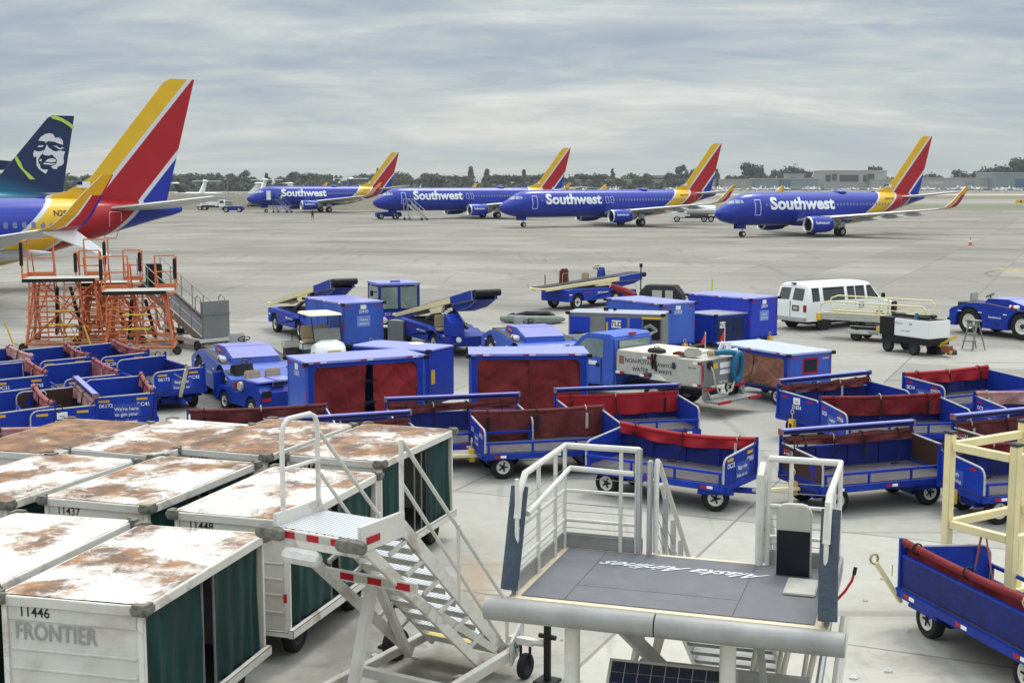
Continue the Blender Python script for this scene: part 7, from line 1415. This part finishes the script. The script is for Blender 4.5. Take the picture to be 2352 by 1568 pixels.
b = MB(); b.bar((xe-.1, -DW-.1, .5), (xe-.1, -DW-.45, .5), .10, .09, WHITE); b.tube([(xe-.1, -DW-.3, .5), (xe-.1, -DW-.62, .52)], .05, WHITE); b.build('outrigger', t_)
o = wheel(t_, xe-.12, -DW-.34, .17, .10, 'dark'); b = MB(); b.tube([(xe-.12, -DW-.27, .48), (xe-.12, -DW-.27, .17)], .02, BLACK); b.tube([(xe-.12, -DW-.41, .48), (xe-.12, -DW-.41, .17)], .02, BLACK); b.build('caster_fork', t_)
for x, y in ((xe-.1, -DW-.66), (xe-.05, .72)):
    b = MB(); b.tube([(x, y, .04), (x, y, .85)], .05, BLACK, n=10); b.tube([(x, y, .85), (x, y+.04, .95), (x-.15, y+.05, .85)], .018, mat('rust_brown', srgb(134, 72, 46), .7), n=6); b.tube([(x, y-.12, .62), (x, y+.12, .62)], .035, BLACK, n=8); b.b2(x-.14, x+.14, y-.14, y+.14, 0, .035, BLACK); b.build('jack_stand', t_)
b = MB(); b.lathe([(0, -.09), (.2, -.09), (.22, -.05), (.22, .05), (.2, .09), (0, .09)], RUBBER, 16, c=(xe-.4, .4, .22)); b.build('wheel', t_, smooth=40)
# ================================================================ boarding platform with grey deck
YP = R(-18); O = at(1197.6, 1366, 2.65)
t_ = thing('boarding_platform', 'white boarding platform with a grey lettered deck, railings and slate foam bumpers', 'boarding platform', (O.x, O.y, 0), YP)
# local: x to the right along the front edge, y away
HP = 2.65; PW = 2.7; PD = 1.68
SHEET = mat('grey_deck', srgb(104, 105, 109), .7, var=.10, scale=5, dirt=.35, dirtcol=srgb(104, 104, 108)); CRM = mat('cream_border', srgb(206, 192, 166), .6, var=.1, dirt=.3, dirtcol=srgb(150, 140, 126)); SEAM = mat('deck_seam', srgb(76, 76, 80), .8); GALV = mat('galvanised', srgb(148, 148, 145), .5, metal=.15, var=.15, scale=3, dirt=.3, dirtcol=srgb(120, 120, 118)); RAIL = mat('rail_white', srgb(206, 204, 196), .35, var=.08, dirt=.25, dirtcol=srgb(160, 152, 138), scale=5); FOAM = mat('slate_foam', srgb(66, 78, 90), .8, var=.15, scale=6, bump=.4, bscale=20)
b = MB(); b.b2(-.12, PW+.12, -.09, PD+.10, HP-.10, HP-.006, CRM); b.build('deck_edge', t_, bevel=.01)
b = MB(); b.b2(0, PW, 0, PD, HP-.003, HP+.004, SHEET); dk = b.build('deck', t_)
b = MB()
for x in (.42, PW-.72): b.b2(x-.004, x+.004, 0.01, PD-.01, HP+.0045, HP+.0055, SEAM)
b.b2(.43, PW-.73, .46, .467, HP+.0045, HP+.0055, SEAM); b.build('deck_seam', dk)
lettering(dk, 'Alaska Airlines', .25, TXTW, Vector((1.30, 1.24, HP+.006)), (-1, 0, 0), (0, -1, 0), .006, shear=.9, width=1.72)
for x0_, x1_ in ((-.28, 1.32), (1.335, PW+.28)): b = MB(); b.tube([(x0_, -.205, HP-.085), (x1_, -.205, HP-.085)], .108, GALV, n=20); b.build('front_bumper', t_, smooth=40)
# left railing
def rail(pts, r=.026, m=RAIL, n=8): b.tube(pts, r, m, n=n)
RH = 1.1
b = MB()
for x, y in ((-.06, .05), (-.06, .75), (-.06, 1.35), (-.06, PD+.03), (.55, PD+.03), (.72, PD+.03)): rail([(x, y, HP-.05), (x, y, HP+RH)], .022)
rail([(-.06, .05, HP+.72), (-.06, .12, HP+.95), (-.06, .3, HP+RH), (-.06, PD+.03, HP+RH+.0), (.75, PD+.03, HP+RH)], .034)
rail([(-.02, .25, HP+.72), (.02, PD-.05, HP+.88), (.7, PD-.04, HP+.86)], .03)
for z in (.30, .62): rail([(-.06, .05, HP+z), (-.06, PD+.03, HP+z), (.72, PD+.03, HP+z)], .02)
for z in (.14, .22, .40, .48, .76, .86): b.tube([(-.06, .05, HP+z), (-.06, PD+.03, HP+z), (.72, PD+.03, HP+z)], .004, STEEL, n=4)
b.build('railing', t_)
b = MB(); b.b2(-.10, -.07, 0, PD+.04, HP-.003, HP+.16, GALV); b.b2(-.068, .78, PD+.05, PD+.08, HP-.003, HP+.16, GALV); b.b2(.73, .775, PD-.03, PD+.046, HP, HP+RH+.02, ALU); b.b2(.84, .885, PD-.03, PD+.06, HP, HP+RH-.1, ALU); b.build('toe_plate', t_, bevel=.006)
# right railing
b = MB()
for x, y in ((PW+.08, .05), (PW+.08, .8), (PW+.08, PD+.03), (PW-.62, PD+.03), (PW-.40, PD+.03)): rail([(x, y, HP-.05), (x, y, HP+RH)], .022)
rail([(PW+.08, .05, HP+.72), (PW+.08, .12, HP+.95), (PW+.08, .3, HP+RH), (PW+.08, PD+.03, HP+RH), (PW-.62, PD+.03, HP+RH)], .034)
for z in (.30, .62): rail([(PW+.08, .05, HP+z), (PW+.08, PD+.03, HP+z), (PW-.62, PD+.03, HP+z)], .02)
for z in (.14, .22, .40, .48, .76, .86): b.tube([(PW+.08, .05, HP+z), (PW+.08, PD+.03, HP+z), (PW-.62, PD+.03, HP+z)], .004, STEEL, n=4)
rail([(PW-.70, PD+.0, HP-.02), (PW-.70, PD+.0, HP+.92), (PW-.70, PD+.15, HP+1.0), (PW-.70, PD+.35, HP+.9)], .04)
b.build('railing', t_)
b = MB(); b.b2(PW+.10, PW+.13, 0, PD+.04, HP-.003, HP+.16, GALV); b.b2(PW-.62, PW+.098, PD+.05, PD+.08, HP-.003, HP+.16, GALV); b.build('toe_plate', t_, bevel=.006)
# control box with black face
b = MB(); q = [(-.17, 0)]+[(-.17+.10-.10*math.cos(R(a)), .62+.10*math.sin(R(a))) for a in range(0, 91, 30)]+[(.17-.10+.10*math.sin(R(a)), .62+.10*math.cos(R(a))) for a in range(0, 91, 30)]+[(.17, 0)]
b.prism(q, -.05, .05, LGREY); bx = b.build('control_box', t_, (PW-.33, PD-.26, HP+.005), bevel=.01); b = MB(); b.b2(-.16, .16, -.06, -.052, .01, .46, mat('black_panel', srgb(16, 20, 30), .35)); b.build('face_panel', bx)
b = MB(); b.b2(PW-.36, PW-.06, .75, PD-.42, HP+.0065, HP+.03, LGREY); b.build('cover_plate', t_, bevel=.01); b = MB(); b.tube([(PW+.02, PD-.3, HP+.5), (PW+.0, PD-.38, HP+.2), (PW+.02, .85, HP+.05), (PW+.0, .7, HP+.04)], .012, BLACK, n=6); b.build('cable', t_)
for x, s in ((-.10, 1), (PW+.10, -1)): b = MB(); b.tube([(x-s*.015, -.02, HP+.05), (x, .10, HP+.50), (x, .26, HP+.98)], .085, FOAM, n=12); b.build('foam_bumper', t_, smooth=30)
# stair flight going down away from the deck
b = MB(); SR, SZ = 3.0, HP-.3
for x in (.92, PW-.72):
    b.bar((x, PD+.1, HP-.1), (x, PD+SR, .32), .05, .2, ALU)
b.build('stringer', t_)
for k in range(11): f_ = (k+.5)/11; b = MB(); b.b2(.95, PW-.75, -.13, .13, -.02, .02, GALV); b.build('tread', t_, (0, PD+.1+(SR-.1)*f_, HP-.1-(HP-.42)*f_))
for x in (.92, PW-.72):
    b = MB(); sl = (HP-.42)/(SR-.1); zf = lambda y: HP-.1-(y-PD-.1)*sl
    rail([(x, PD+.06, HP+.02), (x, PD+.06, HP+.88), (x, PD+.12, HP+.98), (x, PD+.22, HP+.92), (x, PD+SR, zf(PD+SR)+.95), (x, PD+SR+.1, zf(PD+SR)+.8)], .03)
    rail([(x, PD+.1, HP+.72), (x, PD+.35, HP+.68), (x, PD+.5, HP+.5)], .024)
    for k in range(1, 6): y = PD+.1+(SR-.2)*k/6; b.bar((x, y, zf(y)), (x, y, zf(y)+.94), .06, .03, ALU); rail([(x-.05, y, zf(y)+.62), (x-.05, y+.12, zf(y)+.42), (x-.05, y-.1, zf(y)+.36)], .012)
    for q_ in (.18, .34, .5, .66): b.tube([(x, PD+.1, HP-.1+q_), (x, PD+SR, zf(PD+SR)+q_)], .005, STEEL, n=4)
    b.build('stair_rail', t_)
# undercarriage
b = MB()
for x in (.5, 1.95): b.tube([(x, .0, .1), (x, .0, HP-.1)], .075, RAIL, n=12)
b.bar((.85, .1, HP-.15), (1.7, 1.4, 1.0), .10, .12, GALV); b.bar((1.95, .05, 1.7), (2.5, .3, .5), .06, .07, GALV); b.bar((2.4, .3, .5), (2.15, .5, HP-.2), .06, .07, GALV)
b.build('support_post', t_)
b = MB()
for y, z in ((.9, 1.75), (1.3, 1.35), (1.8, .95)): b.b2(.95, 2.6, y-.04, y+.04, z-.06, z+.06, GALV)
for x in (1.0, 1.2, 2.2, 2.45, 2.7):
    b.tube([(x, 1.6, HP-.2), (x-.25, .3, 1.0)], .03, RAIL, n=7); b.tube([(x-.12, 1.5, HP-.3), (x-.3, .6, .5)], .025, RAIL, n=7)
b.tube([(2.75, 1.2, HP-.3), (2.55, -.1, .4)], .035, ALU, n=8); b.tube([(2.9, 1.2, HP-.3), (2.75, -.1, .4)], .05, RAIL, n=8)
b.b2(.6, 2.9, -.1, 2.9, .34, .42, STEEL); b.b2(1.1, 2.4, .5, 2.2, .42, 1.0, BLACK); b.build('undercarriage', t_)
for x in (.6, 2.7):
    for y in (.2, 2.7): wheel(t_, x+.1, y, .26, .16, 'dark')
# solar panel
b = MB(); PVx, PVy = 1.2, .72; b.box((0, 0, 0), (PVx, PVy, .04), LGREY); fr_ = b.build('panel_frame', t_, (1.42, -.02, 1.80), (R(42), 0, R(2))); b = MB(); b.b2(-PVx/2+.03, PVx/2-.03, -PVy/2+.03, PVy/2-.03, .021, .026, mat('solar_cells', srgb(22, 30, 52), .12, var=.2, spec=.8)); cells = b.build('solar_cells', fr_); b = MB()
for k in range(1, 9): x = -PVx/2+.03+(PVx-.06)*k/9; b.b2(x-.002, x+.002, -PVy/2+.03, PVy/2-.03, .0262, .0275, LGREY)
for k in range(1, 6): y = -PVy/2+.03+(PVy-.06)*k/6; b.b2(-PVx/2+.03, PVx/2-.03, y-.0012, y+.0012, .0276, .0282, TXTG)
b.build('cell_lines', fr_); b = MB(); b.tube([(.65, -.3, 1.0), (.78, -.3, 1.62), (.82, -.3, 1.66), (.84, -.3, 1.3)], .018, REDR, n=7); b.build('red_handle', t_)
b = MB(); b.tube([(PW+.13, .86, 2.62), (PW+.20, .89, 2.70), (PW+.26, .92, 2.80), (PW+.28, .93, 2.88)], .013, REDR, n=7); b.tube([(PW+.278, .93, 2.86), (PW+.29, .935, 2.93)], .018, BLACK, n=7); b.build('crank_handle', t_)
b = MB(); b.tube([(PW+.32, .75, .06), (PW+.32, .75, 1.1)], .05, REDR, n=9); b.b2(PW+.12, PW+.52, .55, .95, 0, .06, REDR); b.tube([(PW+.18, .7, .06), (PW+.18, .7, 1.4)], .05, BLACK, n=9); b.build('stabiliser', t_)
# ================================================================ yellow steel frame at the right
A, B = at(2184, 1000, 1.95), at(2330, 1036, 1.95); zt = 1.95
dist = 19.5
P0 = at(2184, 995, 2.75); P1 = P0+1.15*Vector((.54, -.84, 0)); d = P1-P0; ya = math.atan2(d.y, d.x); w_ = d.length
t_ = thing('steel_stand', 'pale yellow square-tube steel stand rising behind the nearest open cart', 'steel stand', (P0.x, P0.y, 0), ya)
b = MB(); b.cut()
for x, y in ((0, 0), (w_, 0), (0, 1.75), (w_, 1.75)): b.b2(x-.065, x+.065, y-.065, y+.065, .0, 2.75, CREAM).cut()
b.build_each('post', t_, bevel=.012); b = MB(); b.cut()
for x, y in ((0, 0), (w_, 0), (0, 1.75), (w_, 1.75)): b.b2(x-.08, x+.08, y-.08, y+.08, 2.751, 2.79, DGREY).cut()
b.build_each('post_cap', t_, bevel=.01)
for z in (2.56, 1.36): b = MB(); b.cut(); b.b2(.076, w_-.076, -.05, .05, z-.06, z+.06, CREAM).cut(); b.b2(-.05, .05, .076, 1.674, z-.06, z+.06, CREAM).cut(); b.b2(w_-.05, w_+.05, .076, 1.674, z-.06, z+.06, CREAM).cut(); b.b2(.076, w_-.076, 1.70, 1.80, z-.06, z+.06, CREAM).cut(); b.build_each('rail', t_, bevel=.008)
b = MB(); b.tube([(w_*.55, .02, 1.42), (w_*.45, .02, .8), (w_*.42, .02, .5)], .018, mat('faded_strap', srgb(176, 104, 96), .8), n=5); b.tube([(w_*.58, .02, 1.42), (w_*.75, .04, .5)], .014, mat('faded_strap', srgb(176, 104, 96), .8), n=5); b.box((w_*.43, .02, .62), (.06, .06, .24), DGREY); b.build('ratchet_strap', t_)
for x in (0, w_): b = MB(); b.box((x, .87, .05), (.3, 2.2, .06), CREAM); b.build('foot', t_)
# ================================================================ far vehicles and people
def fuel_truck(label, px, py, yaw, tank=True):
    p = at(px, py, .4); p.z = gz(p.x, p.y); t_ = thing('fuel_truck', label, 'fuel truck', p, yaw)
    b = MB()
    if tank: b.loft([[(x, 1.1*r*math.cos(a), 1.95+.75*r*math.sin(a)) for a in [k*.524 for k in range(12)]] for x, r in ((-3.3, .85), (-3.15, 1), (1.2, 1), (1.35, .85))], WHITE_CLEAN); b.build('tank', t_, smooth=40)
    else:
        b.lathe([(.5, -.5), (.95, -.5), (.95, -.35), (.6, -.3), (.6, .3), (.95, .35), (.95, .5), (.5, .5)], WHITE_CLEAN, 20, c=(-1.8, 0, 1.9)); b.b2(-3.2, 1.2, -1.0, 1.0, .95, 1.15, WHITE_CLEAN); b.b2(-.8, 1.2, -1.0, 1.0, 1.15, 1.9, WHITE_CLEAN); b.b2(-.5, .2, -.9, .9, 1.9, 2.6, LGREY); b.tube([(.4, -.9, 1.9), (.9, -.9, 2.6), (1.2, -.9, 2.0)], .1, STEEL); b.b2(.3, .9, .1, .9, 2.4, 2.9, WHITE); b.build('hose_reel_body', t_)
    b = MB(); b.prism([(1.6, .7), (1.6, 2.3), (2.7, 2.3), (3.0, 1.65), (3.7, 1.5), (3.8, .7)], -1.05, 1.05, WHITE_CLEAN); cab = b.build('cab', t_, bevel=.06)
    for s in (-1, 1): b = MB(); b.prism([(1.8, 1.55), (1.8, 2.15), (2.6, 2.15), (2.85, 1.6)], s*1.055-.005, s*1.055+.005, GLASS); b.build('side_window', cab)
    b = MB(); b.b2(-3.3, 3.6, -.5, .5, .6, .95, BLACK); b.b2(-2.2, .8, -1.05, -.55, .7, 1.15, DGREY); b.b2(-2.2, .8, .55, 1.05, .7, 1.15, DGREY); b.build('chassis', t_)
    for x in (-2.6, -1.5, 2.9):
        for s in (-1, 1): wheel(t_, x, s*.9, .5, .3, 'plain')
    return t_
fuel_truck('white fuel tanker between the two right-hand row jets', 1596, 507, R(172)); fuel_truck('white hydrant truck with a hose reel right of the near tailplane', 488, 484, R(2), False); fuel_truck('white service truck half hidden under the nose of the leftmost row jet', 742*.795+12, 482, R(3), True)
def far_tug(label, px, py, yaw, cab=True):
    p = at(px, py, .45); p.z = gz(p.x, p.y); t_ = thing('tow_tug', label, 'tow tug', p, yaw)
    b = arch_body(4.4, .4, .5, [(-2.2, 1.1), (-.6, 1.25), (2.0, 1.2), (2.2, 1.0)], (-1.4, 1.3), 2.1, BLUE, .6); b.build('body', t_, bevel=.03)
    if cab: b = MB(); b.b2(-1.6, -.2, -.9, .9, 1.25, 1.35, WHITE); b.b2(-1.65, -.15, -.95, .95, 2.25, 2.4, WHITE); b.b2(-1.55, -.25, -.85, .85, 1.35, 2.25, GLASSG); b.build('cab', t_, bevel=.03)
    for x in (-1.4, 1.3):
        for s in (-1, 1): wheel(t_, x, s*.9, .52, .34, 'plain')
    return t_
far_tug('blue tow tug with a white cab right of the white hydrant truck', 536, 488, R(4)); far_tug('low blue tow tug under the nose of the third row jet', 892, 501, R(15), False)
def airstairs(label, px, py, yaw, hz, m, truck=False):
    p = at(px, py, .4); p.z = gz(p.x, p.y); t_ = thing('passenger_steps', label, 'passenger steps', p, yaw)
    b = MB(); n = 11
    for s in (-1, 1): b.bar((-1.9, s*.6, .3), (1.3, s*.6, hz), .06, .25, m); b.tube([(-1.9, s*.6, 1.3), (1.3, s*.6, hz+1.0), (2.2, s*.6, hz+1.0), (2.2, s*.6, hz)], .04, m, n=6)
    for s in (-1, 1):
        for k in range(5): t = k/4; b.tube([(-1.9+3.2*t, s*.6, .3+(hz-.3)*t), (-1.9+3.2*t, s*.6, 1.3+(hz-.3)*t)], .03, m, n=5)
        b.tube([(1.3, s*.6, hz), (1.3, s*.6, .3)], .05, m, n=6); b.tube([(2.2, s*.6, hz), (2.0, s*.6, .3)], .05, m, n=6); b.tube([(1.3, s*.6, hz), (2.0, s*.6, .4)], .03, m, n=6); b.tube([(-1.9, s*.6, .3), (2.1, s*.6, .3)], .05, m, n=6)
    b.build('frame', t_); b = MB()
    for k in range(n): t = (k+.5)/n; b.box((-1.9+3.2*t, 0, .3+(hz-.3)*t), (.28, 1.15, .05), STEEL)
    b.b2(1.3, 2.2, -.6, .6, hz-.06, hz, STEEL); b.build('treads', t_)
    for x in (-1.7, 1.9):
        for s in (-1, 1): wheel(t_, x, s*.75, .24, .14, 'dark')
    return t_
airstairs('light grey wheeled passenger steps beside the nose of the third row jet', 956, 504, R(148), 2.6, LGREY)
air = airstairs('blue passenger steps at the open door of the leftmost row jet', 650, 490, R(148), 2.75, PALEBL)
SKIN = mat('skin', srgb(170, 126, 104), .6); HAIR = mat('dark_hair', srgb(40, 34, 32), .8)
def person(label, p, yaw, top, legs, hz=1.75, walk=.0, skinlegs=False):
    t_ = thing('person', label, 'person', p, yaw); k = hz/1.75
    me = D.meshes.new('body'); J = {'pel': (0, 0, .95), 'ch': (.02, 0, 1.3), 'nk': (.02, 0, 1.48), 'hd': (.03, 0, 1.62), 'ht': (.03, 0, 1.74)}
    for s, n_ in ((-1, 'r'), (1, 'l')): w = walk*s; J.update({'hp'+n_: (0, s*.10, .9), 'kn'+n_: (.02+w*.5, s*.11, .5), 'an'+n_: (w, s*.11, .09), 'to'+n_: (w+.14, s*.12, .04), 'sh'+n_: (.02, s*.19, 1.42), 'el'+n_: (-w*.4, s*.24, 1.13), 'wr'+n_: (.08-w*.6, s*.24, .9), 'fi'+n_: (.10-w*.7, s*.24, .78)})
    ks = list(J); Ed = [('pel', 'ch'), ('ch', 'nk'), ('nk', 'hd'), ('hd', 'ht')]+[(a+n_, b_+n_) for n_ in 'rl' for a, b_ in (('hp', 'kn'), ('kn', 'an'), ('an', 'to'), ('sh', 'el'), ('el', 'wr'), ('wr', 'fi'))]+[('pel', 'hp'+n_) for n_ in 'rl']+[('ch', 'sh'+n_) for n_ in 'rl']
    RAD = {'pel': .14, 'ch': .15, 'nk': .06, 'hd': .095, 'ht': .06, 'hp': .09, 'kn': .06, 'an': .045, 'to': .035, 'sh': .06, 'el': .045, 'wr': .033, 'fi': .025}
    me.from_pydata([tuple(q*k for q in J[a]) for a in ks], [(ks.index(a), ks.index(b_)) for a, b_ in Ed], []); o = inst('body', me, t_)
    o.modifiers.new('Skin', 'SKIN'); sk = me.skin_vertices.new(name='') if not me.skin_vertices else me.skin_vertices[0]
    for i, a in enumerate(ks): r = RAD.get(a, RAD.get(a[:2], .05))*k; sk.data[i].radius = (r, r)
    sk.data[0].use_root = True; o.modifiers.new('Sub', 'SUBSURF').levels = 1; C.view_layer.update()
    dg_ = C.evaluated_depsgraph_get(); ev = D.meshes.new_from_object(o.evaluated_get(dg_)); o.modifiers.clear(); o.data = ev; ev.materials.clear()
    for m_ in (top, legs, SKIN, BLACK): ev.materials.append(m_)
    for f in ev.polygons:
        z = f.center.z/k; y = abs(f.center.y)/k; f.material_index = 2 if z > 1.5 or (z < .98 and y > .2) else (0 if z > .93 else (3 if z < .1 else (2 if skinlegs and z < .48 else 1))); f.use_smooth = True
    b = MB(); b.loft([[(.02*k+r*k*math.cos(a), r*k*math.sin(a), z*k) for a in [q*.785 for q in range(8)]] for r, z in ((.105, 1.64), (.115, 1.70), (.08, 1.765), (.01, 1.785))], HAIR); b.build('hair', t_, smooth=60); return t_
p = at(718, 504, .45); p.z = gz(p.x, p.y); person('person in dark shorts and shirt walking across the open concrete', p, R(-80), mat('dark_red_shirt', srgb(64, 36, 44), .8), mat('black_shorts', srgb(28, 28, 32), .8), 1.95, .2, True)
p = at(646, 466, 2.2); M_ = air.matrix_world; p = Vector(air.location)+Vector((math.cos(R(148))*.35, math.sin(R(148))*.35, 1.93)); person('worker in a lime safety vest climbing the blue passenger steps', p, R(148), mat('lime_vest', srgb(196, 226, 60), .6), mat('dark_trousers', srgb(44, 46, 54), .8), 1.8, .15)
p = at(2229, 562, .1); t_ = thing('traffic_cone', 'orange traffic cone alone on the concrete right of the rightmost row jet', 'traffic cone', (p.x, p.y, gz(p.x, p.y))); b = MB(); b.lathe([(.2, .05), (.13, .4)], ORANGE, 16, 'z'); b.lathe([(.13, .4), (.09, .6)], WHR, 16, 'z'); b.lathe([(.09, .6), (.04, .9), (0, .9)], ORANGE, 16, 'z'); b.build('cone', t_, smooth=60); b = MB(); b.b2(-.28, .28, -.28, .28, 0, .05, ORANGE); b.build('base', t_)
p = at(2345, 467, .5); t_ = thing('yellow_barrier', 'small yellow barrier standing alone on the far grass', 'barrier', (p.x, p.y, gz(p.x, p.y))); b = MB(); b.b2(-1.6, 1.6, -.3, .3, 0, 1.1, YELLOW); b.b2(-.4, .1, -.33, -.301, .2, .9, DGREY); b.build('panel', t_, bevel=.05)
# litter on the concrete
LIT = [(862, 1508, .07), (905, 1500, .09), (842, 1538, .05), (955, 1512, .05), (2040, 1542, .07), (1960, 1558, .06), (2085, 1450, .03), (1055, 1556, .10), (1290, 1470, .03), (2500*.795, 1380, .04), (2030, 1330, .05)]
for i, (x, y, s) in enumerate(LIT):
    p = at(x, y); rr = random.Random(i); pts = [(s*(1+rr.uniform(-.3, .3))*math.cos(a), s*.7*(1+rr.uniform(-.3, .3))*math.sin(a), .012+rr.uniform(0, .03)) for a in [k*.785 for k in range(8)]]; b = MB(); b.add([(0, 0, .05+rr.uniform(0, .03))]+pts+[(q[0]*.9, q[1]*.9, .002) for q in pts], [(0, 1+k, 1+(k+1) % 8) for k in range(8)]+[(1+k, 9+k, 9+(k+1) % 8, 1+(k+1) % 8) for k in range(8)], mat('scrap_paper', srgb(206, 204, 200), .8, var=.2, scale=30)); o = b.build('litter', None, p, smooth=0); tag(o, 'scrap of pale litter lying on the concrete by the foreground steps and platform', 'litter', 'litter on the concrete')

# ================================================================ air: name haze
hm = D.materials.new('haze_air'); hm.use_nodes = True; t = hm.node_tree; t.nodes.clear(); pv = N(t, 'ShaderNodeVolumePrincipled'); pv.inputs['Density'].default_value = .0001; pv.inputs['Color'].default_value = (.86, .90, .94, 1); pv.inputs['Anisotropy'].default_value = .2; mo = N(t, 'ShaderNodeOutputMaterial'); L(t, pv.outputs[0], mo.inputs['Volume'])
b = MB(); b.b2(-1500, 1500, -70, 1700, -1.0, 60, hm); o = b.build('haze', smooth=0); o['kind'] = 'stuff'; o['label'] = 'pale haze lying over the airfield'
